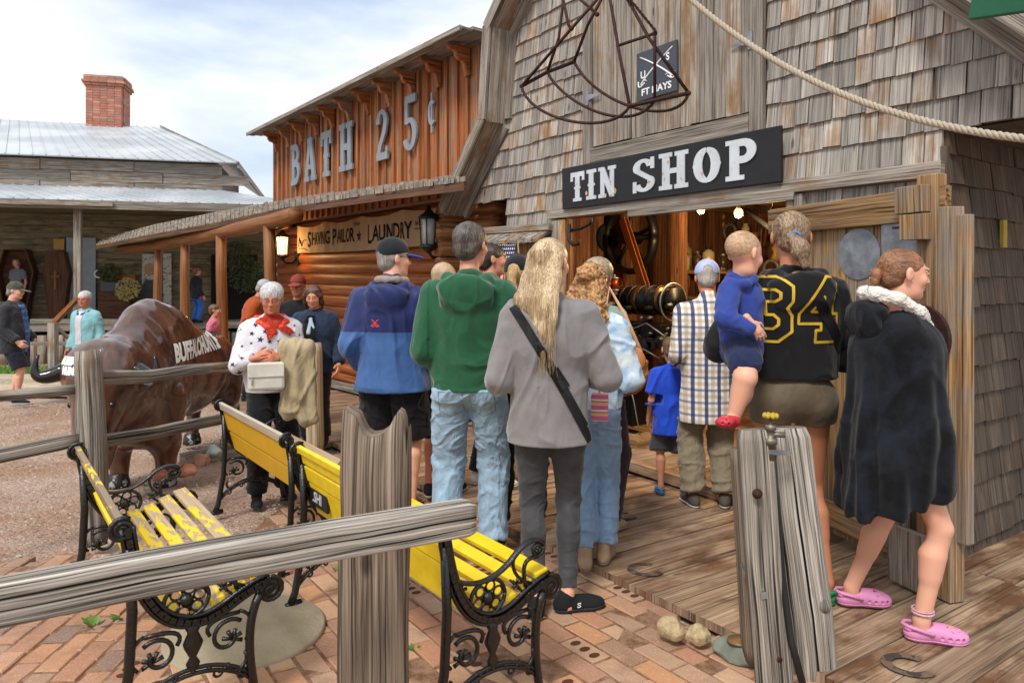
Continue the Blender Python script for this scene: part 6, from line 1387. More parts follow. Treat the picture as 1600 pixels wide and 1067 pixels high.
def hand_field(w, d, n, side, curl, s, res, prop=(1, 1, 1, 1)):
    """w wrist, d along the fingers, n out of the palm, side towards the thumb"""
    w, d, n = Vector(w), Vector(d).normalized(), Vector(n); n = (n-d*n.dot(d)).normalized(); t = Vector(side); t = (t-d*t.dot(d)-n*t.dot(n)).normalized()
    f = SF(np.array(w)-.17*s, np.array(w)+.17*s, res); R3 = np.array(Matrix((t, d, n)).transposed())
    f.cone(w-d*.05*s, w+d*.01*s, .028*s, .026*s, k=.01).ell(w+d*.048*s, (.041*s, .05*s, .015*s), R3, k=.02*s)
    for i, (o, L) in enumerate(((.030, .95), (.010, 1.05), (-.010, .98), (-.029, .78))):
        p = w+d*(.082-.004*abs(i-1))*s+t*o*s; a = curl*(.75+.12*i)*prop[i]; dd = d+t*o*1.2; dd.normalize()
        for j, l in enumerate((.043, .027, .021)):
            ang = a*(j+1)*.8; q = p+(dd*math.cos(ang)+n*math.sin(ang))*l*L*s; f.cone(p, q, (.0092-.0008*j)*s, (.0086-.001*j)*s, k=.004*s if j == 0 else .003*s); p = q
    p = w+d*.022*s+t*.028*s; q = p+(d*.55+t*.65+n*.35).normalized()*.042*s; f.cone(p, q, .014*s, .0105*s, k=.01*s); f.cone(q, q+(d*.85+t*.2+n*.5).normalized()*.032*s, .0102*s, .008*s, k=.004*s)
    return f
def ik(a, c, l1, l2, pole):
    a, c, pole = Vector(a), Vector(c), Vector(pole); d = c-a; L = min(d.length, (l1+l2)*.999); d.normalize(); c = a+d*L
    x = (l1*l1-l2*l2+L*L)/(2*L); h = math.sqrt(max(0, l1*l1-x*x)); p = pole-d*pole.dot(d); p.normalize(); return a+d*x+p*h, c
def folds(V, N, amp, fr=7., seed=0., zs=.6, fine=.3):
    q = V*np.array([fr, fr, fr*zs])+seed; w = fbm(q*.5+5, 2)*.8; q = q+w[:, None]; q[:, 0] += q[:, 2]*.5*np.sign(np.sin(V[:, 0]*8+seed)); r = np.clip(1-np.abs(vnoise(q))*3.6, 0, 1)**1.3; r2 = np.clip(1-np.abs(vnoise(q*1.9+9))*3.2, 0, 1)**1.2; lo_ = vnoise(q*.45+2)
    return V+N*((r*1.15+r2*fine*1.6+lo_*.5-.45)*amp)[:, None]
PEOPLE = {}
def person(label, x, y, z0, rz, H=1.75, wd=1., head=(0, 0, 0), hands=None, lean=0, legs=None, res=.008, hres=None, skin=None, top=None, bottom=None, hair=None, shoes=None, cap=None, face=False, fat=0, group=None, feet=((-.1, 0), (.1, 0)), headscale=1., show_hands=True, hunch=0, eyes=True):
    s = H/1.75; skin = skin or SK; hres = hres or max(.0038, res*.55); o = empty('person', (x, y, z0), R(rz), label, 'person', group)
    LM = Matrix.Rotation(R(-lean), 3, 'X')
    def tl(px, py, pz): p = Vector((px*wd, py, pz-.95)); p = LM @ p; return Vector((p.x, p.y, p.z+.95))*s
    J = {}; fd = [Vector((a[0], a[1], 0))*s for a in feet]
    for i, q in enumerate((-1, 1)):
        J['hip', q] = Vector((q*.088*wd, 0, .90))*s; an = fd[i]+Vector((0, -.03, .09+(feet[i][2] if len(feet[i]) > 2 else 0)))*s
        J['knee', q], J['ank', q] = ik(J['hip', q], an, .425*s, .42*s, (q*.08+ (an.x-J['hip', q].x)*0, 1, 0))
        J['sh', q] = tl(q*.165, -.01, 1.378)
    hands = hands or {}
    for q in (-1, 1):
        hd = hands.get(q, None)
        if hd is None: hd = dict(w=(q*.235*wd, .06, .86))
        e, w_ = ik(J['sh', q], Vector(hd['w'])*s, .295*s, .255*s, hd.get('pole', (q*.22, -1, -.3))); J['el', q] = e; J['wr', q] = w_
    nk0 = tl(0, -.015, 1.44); nk1 = tl(0, .015+hunch, 1.535-hunch*.3)
    Rh = Matrix.Rotation(R(head[0]), 3, 'Z') @ Matrix.Rotation(R(head[1]), 3, 'X') @ Matrix.Rotation(R(head[2]), 3, 'Y'); hs = s*headscale
    hc = nk1+Rh @ Vector((0, .008, .098))*hs; 
    # body: one skin surface
    f = SF(np.array([-.55*s*max(1, wd), -.45*s, 0]), np.array([.55*s*max(1, wd), .6*s, 1.6*s]), max(res, .008) if not (bottom or {}).get('bare') else res)
    A = lambda v: np.array(v)
    f.ell(A(tl(0, 0, 1.26)), (.13*s*wd, .085*s, .19*s), k=.03).ell(A(tl(0, 0, 1.0)), (.13*s*wd, .085*s, .14*s), k=.05)
    f.cone(A(J['sh', -1]), A(J['sh', 1]), .045*s, .045*s, k=.03).cone(A(nk0), A(nk1+Vector((0, 0, .0))), .055*s*(1+fat*.2), .05*s*(1+fat*.25), k=.03)
    for q in (-1, 1):
        f.cone(A(J['sh', q]), A(J['el', q]), .045*s, .036*s, k=.02).cone(A(J['el', q]), A(J['wr', q]), .037*s, .026*s, k=.012)
        th = (bottom or {}).get('thigh', 1.); f.cone(A(J['hip', q]), A(J['knee', q]), .078*s*th, .05*s, k=.02)
        kn, an = J['knee', q], J['ank', q]; f.cone(A(kn), A(an), .049*s, .034*s, k=.012); m = kn.lerp(an, .3)+Vector((0, -.018, 0))*s; f.cone(A(m), A(kn.lerp(an, .5)+Vector((0, -.008, 0))*s), .05*s*(.9+.1*th), .038*s, k=.03)
        f.cone(A(an), A(an+Vector((0, .0, -.055))*s), .034*s, .03*s, k=.01).cone(A(an+Vector((0, -.01, -.055))*s), A(an+Vector((0, .15, -.068))*s), .03*s, .022*s, k=.02)
    parts = [f.mesh()]; hf, T = head_part(hc, Rh, hs, hres, face, skin, fat); hf.cone(A(nk0), A(nk1+Rh @ Vector((0, .0, .03))*s), .054*s*(1+fat*.2), .050*s*(1+fat*.25), k=.02*s); hf.ell(A(nk0), (.09*s, .07*s, .05*s), k=.03*s); parts.append(hf.mesh())
    for q in (-1, 1):
        hd = hands.get(q) or {}
        if hd.get('hide') or not show_hands: continue
        w_ = J['wr', q]; d = (w_-J['el', q]).normalized(); d = Vector(hd['d']).normalized() if 'd' in hd else d
        n = Vector(hd.get('n', (-q, 0, 0))); t = Vector(hd.get('t', (0, 1, 0))); parts.append(hand_field(w_+d*.01, d, n, t, hd.get('curl', .45), s*hd.get('size', 1.), max(.0034, res*.42)).mesh())
    body = mkmesh('body', [(relax(V, Q, 1, .4), Q) for V, Q in parts], skin, o)
    if face and eyes:
        me_ = body.data; bv = BVHTree.FromPolygons([v_.co for v_ in me_.vertices], [list(p_.vertices) for p_ in me_.polygons]); fw = Rh @ Vector((0, 1, 0))
        def pj(x_, z_, off=.0):
            h_ = bv.ray_cast(Vector(T(x_, .2, z_)), -fw, .3); return (h_[0] if h_[0] is not None else Vector(T(x_, .09, z_)))+fw*off*hs
        lid = .0046 if head[1] < -10 else .0058
        for q in (-1, 1):
            mb = MB(); mb.mat = 0; ec = pj(q*.031, .0165, -.0055); pr = [(max(1e-5, math.sin(PI*k/8)), -math.cos(PI*k/8)) for k in range(9)]
            mb.lathe(pr, ec, 12, Rh @ Matrix.Diagonal((.0135*hs, .0065*hs, lid*hs))); mb.mat = 1; mb.lathe(pr, ec+fw*.0022*hs+Rh @ Vector((0, 0, -.0006)), 10, Rh @ Matrix.Diagonal((.0054*hs, .005*hs, lid*.93*hs))); mb.build('eye', [paint('eye_white', '#a89f98', .3), paint('eye_iris', '#2b211b', .2)], body)
            mb = MB(); mb.tube([pj(q*a_, c_, .0008) for a_, c_ in ((.017, .018), (.024, .0225), (.033, .0235), (.041, .0215), (.046, .0175))], .0016*hs, 5); mb.build('eyelid', paint('lash_line', '#5a3a30', .6), body)
            mb = MB(); mb.tube([pj(q*a_, c_, .0003) for a_, c_ in ((.014, .034), (.022, .038), (.032, .040), (.042, .038), (.05, .034))], [.0018*hs, .0026*hs, .0026*hs, .002*hs, .001*hs], 5); mb.build('eyebrow', hair['mat'] if hair and not hair.get('nobrow') else paint('pale_brow', '#9a7d6b', .8), body)
        mb = MB(); mb.tube([pj(a_, c_, -.0008) for a_, c_ in ((-.021, -.054), (-.010, -.0515), (0, -.0525), (.010, -.0515), (.021, -.054))], [.0014*hs, .003*hs, .003*hs, .003*hs, .0014*hs], 6); mb.tube([pj(a_, c_, -.0012) for a_, c_ in ((-.017, -.0565), (-.008, -.059), (0, -.0595), (.008, -.059), (.017, -.0565))], [.0014*hs, .0032*hs, .0034*hs, .0032*hs, .0014*hs], 6); mb.build('lips', paint('lip_pink', '#a8695e', .45), body)
    ret = dict(o=o, J=J, T=T, hc=hc, Rh=Rh, s=s, hs=hs, body=body, tl=tl)
    # top
    if top:
        a = top.get('a', .012)*1.; hem = top['hem']*s; g_ = SF(np.array([-.62*s*max(1, wd), -.4*s, hem-.02]), np.array([.62*s*max(1, wd), .62*s, 1.62*s]), top.get('res', res)); fl = ((0, 1, 0), top.get('flat', .70)); bell = top.get('belly', 0)
        g_.ell(A(tl(0, 0, 1.29)), ((.175*wd+a)*s, (.112+a)*s, (.165+a)*s), k=.04).cone(A(tl(0, 0, 1.25)), A(tl(0, bell*.3, 1.03)), (.165*wd+a)*s, (.152*wd+a+bell*.5)*s, k=.06, flat=fl)
        g_.cone(A(tl(0, bell*.3, 1.03)), A(Vector((0, tl(0, 0, top['hem']).y, hem-.03*s))), (.152*wd+a+bell*.5)*s, (top.get('hemr', .165)*wd+a)*s, k=.05, flat=fl)
        g_.cone(A(tl(-.115, -.012, 1.385)), A(tl(.115, -.012, 1.385)), (.050+a*.7)*s, (.050+a*.7)*s, k=.05).cone(A(tl(0, -.015, 1.43)), A(tl(-.13, -.012, 1.385)), .05*s, .05*s, k=.03).cone(A(tl(0, -.015, 1.43)), A(tl(.13, -.012, 1.385)), .05*s, .05*s, k=.03).cone(A(nk0), A(nk0.lerp(nk1, .15 if not top.get('collar') else .55)), (.062+a*.8)*s, (.056+a*.5)*s, k=.03)
        sr = top.get('sleeve', 1.); sw = top.get('sw', 1.)
        for q in (-1, 1):
            sh, el, wr = J['sh', q], J['el', q], J['wr', q]
            if sr >= 1:
                g_.cone(A(sh), A(el), (.050*sw+a*.7)*s, (.042*sw+a*.7)*s, k=.03).cone(A(el), A(el.lerp(wr, .82)), (.042*sw+a*.7)*s, (.034*sw+a*.7)*s, k=.012); e_ = el.lerp(wr, .96); g_.cone(A(el.lerp(wr, .82)), A(e_), (.033*sw+a*.6)*s, (.029+a*.4)*s, k=.012)
                dn = (wr-el).normalized(); rr = .07*s; g_.plane(A(e_), A(dn), 0, A(e_)-rr-.0, A(e_)+rr)
            elif sr > 0:
                e_ = sh.lerp(el, sr); g_.cone(A(sh), A(e_+(e_-sh).normalized()*.03), (.050*sw+a*.7)*s, (.050*sw+a)*s, k=.03); g_.plane(A(e_), A((el-sh).normalized()), 0, A(e_)-.1*s, A(e_)+.1*s)
        if top.get('hood'):
            hk = top['hood']; ring = [tl(-.055, .07, 1.425), tl(-.10, .02, 1.455), tl(-.095, -.06, 1.455), tl(-.04, -.115, 1.435), tl(.04, -.115, 1.435), tl(.095, -.06, 1.455), tl(.10, .02, 1.455), tl(.055, .07, 1.425)]
            g_.chain([A(p) for p in ring], [.026*s, .032*s, .036*s, .04*s, .04*s, .036*s, .032*s, .026*s], k=.012)
            g_.ell(A(tl(0, -.135, 1.375)), (.115*s*hk, .045*s*hk, .095*s*hk), np.array(LM @ Matrix.Rotation(.25, 3, 'X')), k=.02).ell(A(tl(0, -.12, 1.42)), (.125*s*hk, .05*s, .04*s), k=.03)
            g_.ell(A(tl(0, -.10, 1.47)), (.062*s, .035*s, .03*s), k=.02, sub=True)
        if top.get('extra'): top['extra'](g_, ret)
        if top.get('vneck'):
            g_.ell(A(tl(0, .13, 1.42)), (.045*s, .07*s, .09*s), k=.01, sub=True)
        if top.get('curve'): # shirt-tail hem
            pass
        g_.plane((0, 0, hem), (0, top.get('hemtilt', 0), -1), .004); V, Q = g_.mesh(); V = relax(V, Q, 1, .5); N = vnormals(V, Q)
        amp = top.get('fold', .008); sd_ = random.uniform(0, 50); k = np.clip((V[:, 2]-hem)/.03, 0.2, 1); V2 = folds(V, N, amp, top.get('ff', 6.), sd_, top.get('zs', .7)); V = V+(V2-V)*k[:, None]
        if top.get('rib'): z = V[:, 2]; m = ((z < hem+.055*s))*1.; V = V-N*(m*.006)[:, None]
        ret['top'] = mkmesh(top.get('name', 'top'), [(V, Q)], top['mat'], o, top.get('attr'))
    if bottom and bottom.get('r'):
        # r: radii hip, knee, ankle ; end: fraction (0..1 thigh, 1..2 shin)
        r0, r1, r2 = bottom['r']; end = bottom['end']; ws = bottom.get('waist', 1.0); b_ = SF(np.array([-.36*s*max(1, wd), -.45*s, .0]), np.array([.36*s*max(1, wd), .5*s, 1.1*s]), bottom.get('res', res))
        b_.ell(A(Vector((0, -.012, .93))*s), ((.150*wd+.01)*s, (.11+bottom.get('seat', 0))*s, .13*s), k=.04)
        for q in (-1, 1):
            h, kn, an = J['hip', q], J['knee', q], J['ank', q]; b_.ell(A(h+Vector((0, -.04, -.01))*s), (.078*s*wd, (.075+bottom.get('seat', 0))*s, .09*s), k=.035)
            if end <= 1: e_ = h.lerp(kn, end); b_.cone(A(h), A(e_+(e_-h).normalized()*.03), r0*s, (r0+(r1-r0)*end)*s, k=.03); b_.plane(A(e_), A((kn-h).normalized()), 0, A(e_)-(.06+r0)*s, A(e_)+(.06+r0)*s)
            else:
                b_.cone(A(h), A(kn), r0*s, r1*s, k=.03); e_ = kn.lerp(an, end-1); b_.cone(A(kn), A(e_+(e_-kn).normalized()*.02), r1*s, (r1+(r2-r1)*min(1, end-1))*s, k=.02)
                if bottom.get('calf'): b_.ell(A(kn.lerp(an, .33)+Vector((0, -.02, 0))*s), (.054*s, .054*s, .11*s), k=.03)
                b_.plane(A(e_), A((an-kn).normalized()), 0, A(e_)-(.05+r1)*s, A(e_)+(.05+r1)*s)
        if top: b_.plane((0, 0, (top['hem']+.012)*s), (0, 0, 1), 0)
        V, Q = b_.mesh(); V = relax(V, Q, 1, .5); N = vnormals(V, Q); V = folds(V, N, bottom.get('fold', .005), bottom.get('ff', 8.), random.uniform(0, 50), bottom.get('zs', 1.3)); V = V-N*.0
        if bottom.get('bunch'):
            z = V[:, 2]; w = np.exp(-((z-.12*s)/.09)**2)+.5*np.exp(-((z-.47*s)/.08)**2)+.4*np.exp(-((z-.82*s)/.06)**2); V = V+N*(np.sin(z*75+np.sin(V[:, 0]*30)*1.6+V[:, 1]*25)*w*bottom['bunch'])[:, None]
        ret['bottom'] = mkmesh(bottom.get('name', 'trousers'), [(V, Q)], bottom['mat'], o)
    if shoes:
        for i, q in enumerate((-1, 1)):
            an = J['ank', q]; ya = R(shoes.get('toe', 8))*-q if not shoes.get('dir') else R(shoes['dir'][i]); F_ = Matrix.Rotation(ya, 3, 'Z') @ Matrix.Rotation(R(shoes.get('pitch', (0, 0))[i]), 3, 'X'); b0 = Vector((an.x, an.y+.0, an.z-.09*s)); Tp = lambda x_, y_, z_: np.array(b0+F_ @ (Vector((x_, y_, z_))*s)); F3 = np.array(F_)
            def shf(inf): 
                f_ = SF(np.array(b0)-.12*s-np.array([.1*s, .1*s, .0]), np.array(b0)+np.array([.22, .26, .2])*s, shoes.get('res', max(.005, res*.7)))
                f_.ell(Tp(0, -.02, .04), [q_*s+inf for q_ in (.036, .05, .042)], F3, k=.02).ell(Tp(0, .06, .035), [q_*s+inf for q_ in (.038, .08, .038)], F3, k=.03).ell(Tp(0, .13, .026), [q_*s+inf for q_ in (.043, .06, .03)], F3, k=.03)
                if shoes.get('kind') != 'clog': f_.cone(Tp(0, -.015, .06), Tp(0, -.01, .075+shoes.get('high', 0)), .038*s+inf, .040*s+inf, k=.02)
                return f_
            ff_ = shf(0); up_ = np.array(F_ @ Vector((0, 0, 1)))
            ff_.plane(Tp(0, 0, .02), -up_, 0)
            if shoes.get('kind') == 'clog':
                ff_.ell(Tp(0, -.035, .085), (.033*s, .075*s, .045*s), F3, k=.008, sub=True)
                for (hx, hy) in ((0, .12), (.02, .135), (-.02, .135), (.012, .1), (-.012, .1), (.03, .11), (-.03, .11), (0, .15)): ff_.ell(Tp(hx, hy, .055), (.0055*s, .0055*s, .02*s), F3, k=0, sub=True)
                for sd2 in (1, -1):
                    for hy in (.07, .095, .12, .145): ff_.ell(Tp(sd2*.042, hy, .033), (.012*s, .008*s, .007*s), F3, k=0, sub=True)
            V, Q = ff_.mesh(); sho = mkmesh(shoes.get('name', 'shoe'), [(V, Q)], shoes['mat'], o)
            f2 = shf(.004*s); f2.plane(Tp(0, 0, .021), up_, 0); f2.plane(Tp(0, 0, .001), -up_, 0); V, Q = f2.mesh(); mkmesh('sole', [(V, Q)], shoes.get('sole', shoes['mat']), sho)
            if shoes.get('kind') == 'clog':
                mb = MB(); mb.tube([Vector(Tp(sx*.04, sy, sz)) for sx, sy, sz in ((-1, .02, .05), (-1.02, -.02, .066), (-.75, -.052, .07), (0, -.072, .07), (.75, -.052, .07), (1.02, -.02, .066), (1, .02, .05))], .009*s, 8, flat=(tuple(up_), 1.)); mb.build('heel_strap', shoes['mat'], sho)
    if hair: make_hair(ret, hair, res)
    if cap: make_cap(ret, cap)
    return ret
def make_hair(P_, h, res):
    T, Rh, s, o = P_['T'], P_['Rh'], P_['hs'], P_['o']; R3 = np.array(Rh); kind = h['kind']; hc = P_['hc']; rs = h.get('res', max(.004, res*.55)); pu = h.get('puff', 0)
    lo = np.array(hc)-.2*s; hi = np.array(hc)+.2*s; lo[2] -= h.get('len', 0)*s; lo[1] -= .05*s
    f = SF(lo, hi, rs); el = lambda c, r, k=.01, sub=False, rot=None: f.ell(T(*c), [q*s for q in r], R3 if rot is None else np.array(Rh @ rot), k=k*s, sub=sub)
    el((0, -.016, .038), (.083+pu, .103+pu, .088+pu))
    if kind in ('short', 'old', 'medium', 'boy'): el((0, -.055, -.02), (.066+pu, .055+pu, .06+pu), .02)
    if kind == 'old': el((0, -.03, .06), (.09, .095, .075), .02)
    if kind in ('bun0', 'pony'): el((0, -.052, -.022), (.062, .052, .05), .02)
    if kind in ('long', 'medium', 'curly'): el((0, -.05, -.03), (.078, .065, .08), .02)
    if kind in ('medium', 'bun0'): el((0, .118, -.02), (.072, .066, .112), .008, True)
    else: el((0, .125, -.035), (.07, .062, .105), .006, True)
    if kind != 'long': 
        for q in (1, -1): el((q*.08, .02, -.05), (.03, .05, .065), .008, True)
    def lock(pts, rs_, k=.015, flat=None): f.chain([T(*p) if not isinstance(p, np.ndarray) else p for p in pts], [r*s for r in rs_], k*s, flat)
    if kind == 'long':
        L = h['len']; back = np.array(Rh @ Vector((0, 1, 0)))
        for (x0, x1, ll, r0, r1) in ((0, 0, 1., .055, .022), (-.04, -.06, .95, .04, .016), (.04, .055, .9, .04, .014), (-.062, -.085, .78, .028, .012), (.062, .085, .55, .028, .010), (.02, .03, .98, .04, .014), (-.02, -.03, 1.05, .04, .012)):
            lock([(x0, -.06, .03), (x0*1.15, -.09, -.08), (x1, -.125, -.17), (x1*1.1, -.135, -.17-(L-.1)*ll*.5), (x1*.9, -.125, -.12-L*ll)], [r0, r0, r0*.85, r0*.65, r1*.5], .03, (tuple(back), .6))
    if kind == 'medium':
        for q in (1, -1): lock([(q*.05, .04, .09), (q*.085, .03, .02), (q*.09, .015, -.06), (q*.085, 0, -.13)], [.025, .024, .024, .012], .02)
        lock([(0, -.08, .0), (0, -.09, -.13)], [.07, .045], .03)
    if kind == 'pony':
        lock([(0, -.095, .0), (.0, -.125, -.02), (.02, -.13, -.07), (.045, -.135, -.13)], [.03, .022, .03, .018], .015); el((.03, -.135, -.06), (.038, .03, .045), .02)
    if kind == 'ponyback':
        lock([(0, -.09, .05), (0, -.13, .0), (0, -.14, -.10), (0.01, -.13, -.22), (.02, -.12, -.33)], [.03, .028, .035, .03, .012], .015)
    if kind == 'bun': el((0, -.115, .035), (.045, .04, .042), .01)
    if kind == 'curly':
        el((0, -.11, .045), (.05, .045, .045), .012)
        for (x0, x1, ll) in ((0, 0, 1), (-.04, -.05, .9), (.04, .06, .95), (.07, .09, .8), (-.07, -.07, .7)): lock([(x0, -.06, -.02), (x0*1.1, -.09, -.12), (x1, -.10, -.2), (x1, -.09, -.1-h['len']*ll)], [.035, .045, .045, .02], .03)
    if kind == 'buzz': pass
    if h.get('cut') is not None: f.plane(T(0, 0, h['cut']), -np.array(Rh @ Vector((0, 0, 1))), 0)
    V, Q = f.mesh(); N = vnormals(V, Q); loc = (V-np.array(hc)) @ np.array(Rh)/s
    if kind in ('long', 'ponyback'):
        fall = np.clip(-loc[:, 2]*8, 0, 1); q1 = np.stack([loc[:, 0]*110+loc[:, 2]*3, loc[:, 1]*70, loc[:, 2]*6], 1); rd = vnoise(q1)*.003+vnoise(q1*.4+3)*.007; V = V+N*(rd*(.35+.65*fall))[:, None]*s
    elif kind == 'curly': V = V+N*(fbm(loc*45, 3)*.011)[:, None]*s
    elif kind == 'buzz': V = V-N*.005*s
    else: ang = np.arctan2(loc[:, 0], loc[:, 1]); q1 = np.stack([ang*14, loc[:, 2]*18, loc[:, 1]*20], 1) if kind not in ('bun0', 'pony') else np.stack([loc[:, 0]*85, loc[:, 1]*9, loc[:, 2]*85], 1); V = V+N*(vnoise(q1)*.002*h.get('mess', 1)+fbm(loc*30, 2)*.0025*h.get('mess', 1))[:, None]*s
    ho = mkmesh('hair', [(V, Q)], h['mat'], o)
    n = h.get('strands', 0)
    if n:
        mb = MB(); L = h.get('len', .3)
        for _ in range(n):
            x0 = random.uniform(-.075, .075); zz = random.uniform(-.05, .06); l = L*random.uniform(.5, 1.12); x1 = x0*random.uniform(1., 1.5); sw = random.uniform(-.03, .03)
            pts = [Vector(T(x0*.9, -math.sqrt(max(0, .0095-x0*x0))-.02, zz)), Vector(T(x0*1.1, -.10, -.1)), Vector(T(x1, -.15+random.uniform(-.01, .01), -.2)), Vector(T(x1+sw*.5, -.155, -.15-l*.6)), Vector(T(x1+sw, -.148+random.uniform(0, .02), -.12-l))]
            pp = []
            for i in range(4):
                for k in range(4): pp.append(pts[i].lerp(pts[i+1], k/4))
            pp = [pp[0]]+[(pp[i-1]+pp[i]+pp[i+1])/3 for i in range(1, len(pp)-1)]+[pts[-1]]; mb.tube(pp, [random.uniform(.001, .0022)*s*(1-.75*i/len(pp)) for i in range(len(pp))], 4, caps=False)
        mb.build('loose_strands', h['mat'], ho)
    if kind == 'curly':
        mb = MB()
        for _ in range(160):
            x0 = random.uniform(-.08, .1); z0_ = random.uniform(-.02, -.1-h['len']*.8); r = random.uniform(.008, .016); pp = []
            for k in range(14): a = k*1.1; pp.append(Vector(T(x0+r*math.cos(a)+.01*math.sin(k*.3), -.10-.03*random.random()*0+r*math.sin(a)-.02, z0_-k*.006)))
            mb.tube(pp, .0016*s, 4, caps=False)
        mb.build('loose_strands', h['mat'], ho)
    return ho
def make_cap(P_, c):
    T, Rh, s, o = P_['T'], P_['Rh'], P_['hs'], P_['o']; R3 = np.array(Rh); up = np.array(Rh @ Vector((0, 0, 1))); hc = P_['hc']
    f = SF(np.array(hc)-.2*s, np.array(hc)+.24*s, .005); f.ell(T(0, -.012, .052), [q*s for q in (.089, .108, .095)], R3, k=0); f.plane(T(0, 0, .036), -up-np.array(Rh @ Vector((0, -.18, 0))), .004)
    if c.get('back'): f.ell(T(0, -.115, .045), [q*s for q in (.035, .04, .03)], R3, k=.003, sub=True)
    V, Q = f.mesh(); o1 = mkmesh('cap', [(V, Q)], c['mat'], o)
    f = SF(np.array(hc)-.22*s, np.array(hc)+.26*s, .004); f.ell(T(0, .115, .028), [q*s for q in (.073, .088, .012)], np.array(Rh @ Matrix.Rotation(-.12, 3, 'X')), k=.0); f.ell(T(0, .10, -.07), [q*s for q in (.11, .13, .093)], R3, k=.002, sub=True) ; V, Q = f.mesh()
    if len(V): mkmesh('brim', [(V, Q)], c.get('brim', c['mat']), o1)
    mb = MB(); mb.ball(Vector(T(0, -.012, .147)), .007*s, 6); mb.build('button', c['mat'], o1)
def glasses(P_, mat=None):
    T, s, o = P_['T'], P_['hs'], P_['o']; mb = MB()
    for q in (1, -1):
        mb.tube([Vector(T(q*.032+.021*math.cos(k*PI/8), .104-.012*abs(q*.032+.021*math.cos(k*PI/8))/.05, .013+.015*math.sin(k*PI/8))) for k in range(17)], .0013*s, 5); mb.tube([Vector(T(q*.053, .094, .018)), Vector(T(q*.078, .06, .018)), Vector(T(q*.08, .0, .018))], .0014*s, 5)
    mb.tube([Vector(T(-.011, .11, .017)), Vector(T(.011, .11, .017))], .0013*s, 5); mb.build('glasses', mat or M_black, P_['body'])
def at(px, D): return (px-800)/FPX*D
def plaidmat():
    b = NB('plaid_cotton'); v = b.coord(); sp = b.n('ShaderNodeSeparateXYZ', {0: v})
    def bands(c, per, off, w): t = b.math('FRACT', b.math('ADD', b.math('MULTIPLY', c, 1/per), off)); return b.math('LESS_THAN', b.math('ABSOLUTE', b.math('SUBTRACT', t, .5)), w)
    ax_ = sp.outputs[0]; az = sp.outputs[2]; col = '#e2e0dc'
    c = b.mix(b.math('MULTIPLY', bands(ax_, .085, .5, .15), .5), col, '#a98c66'); c = b.mix(b.math('MULTIPLY', bands(az, .085, .5, .13), .45), c, '#a98c66'); c = b.mix(b.math('MULTIPLY', bands(ax_, .085, 0., .14), .9), c, '#23355f'); c = b.mix(b.math('MULTIPLY', bands(az, .085, 0., .10), .62), c, '#2b3c66')
    b.out(c, .9, normal=b.bump(b.noise(b.map(v, (1, 1, .4)), 12, 4, .6, .7), .35, .03), spec=.2); return b.m
Zd = lambda D: g(D)+DK
DENIM = fabric('faded_denim', '#8fa9bd', vary=.22, fold=.45, fs=16, weave=500); BLACKF = fabric('black_cloth', '#15161a', fold=.3); KHAKI = fabric('khaki_cloth', '#7d735f', fold=.6, fs=14)
SNEAK = paint('black_knit_shoe', '#17181b', .85, bump=.4, bs=300); SOLEK = paint('dark_sole', '#2c2d30', .7); WHSOLE = paint('white_sole', '#c9c8c2', .6); GREYSH = paint('grey_shoe', '#4a443f', .85)
# -- man in navy and blue jacket
p_ = person('man in a navy and blue rain jacket and dark cap seen from behind', at(612, 4.65), 4.65, Zd(4.65), -8, 1.80, 1.12, head=(-52, -2, 0), res=.008, skin=SKP, fat=.6,
    top=dict(hem=.80, a=.035, mat=fabric('navy_blue_shell', '#1f2a5c', .55, col2='#3a5d92', split=1.21, fold=.35, fs=7), hood=1.15, fold=.012, collar=True, hemr=.20, name='jacket', sw=1.2, ff=5, zs=.5), hands={-1: dict(w=(-.25, .12, .93), hide=1), 1: dict(w=(.27, .18, .92), hide=1)},
    bottom=dict(r=(.125, .115, .1), end=.98, mat=BLACKF, name='shorts', fold=.008), hair=dict(kind='short', mat=hairmat('grey_hair', '#77716b', '#a8a29b')), shoes=dict(mat=SNEAK, sole=WHSOLE), cap=dict(mat=fabric('charcoal_cap', '#1d2026'), brim=fabric('blue_brim', '#2446a8')), feet=((-.13, 0), (.13, 0)))
# colour split is inverted: lower part lighter
glasses(p_)
mb = MB(); mb.mat = 0; t = MB()
for a_ in ((-1, -1, 1, 1), (1, -1, -1, 1)): stroke2d(t, [(a_[0]*.028, a_[1]*.018), (a_[2]*.022, a_[3]*.022)], .006)
stroke2d(t, [(-.028, -.018), (-.01, -.022), (0, -.005), (.01, -.022), (.028, -.018)], .006)
decal('emblem', t, p_['top'], (-.06, -.5, 1.27), (1, 0, 0), (0, 0, 1), paint('coral_thread', '#d8473f', .7), p_['o'], .002, .02)
def collar_extra(g_, r): tl = r['tl']; ring = [tl(-.05, .06, 1.5), tl(-.085, .0, 1.51), tl(-.05, -.075, 1.51), tl(.05, -.075, 1.51), tl(.085, 0, 1.51), tl(.05, .06, 1.5)]; g_.chain([np.array(p) for p in ring], [.022]*6, k=.012)
f = SF((-.2, -.25, 1.4), (.2, .2, 1.65), .008); tl = p_['tl']; ring = [tl(-.045, .075, 1.475), tl(-.08, .0, 1.495), tl(-.055, -.075, 1.505), tl(0, -.1, 1.505), tl(.055, -.075, 1.505), tl(.08, 0, 1.495), tl(.045, .075, 1.475)]
f.chain([np.array(p) for p in ring], [.026]*7, k=.01); V, Q = f.mesh(); V = folds(V, vnormals(V, Q), .006, 14, 2); mkmesh('collar', [(V, Q)], fabric('grey_brown_fleece', '#8c7f7a'), p_['o'])
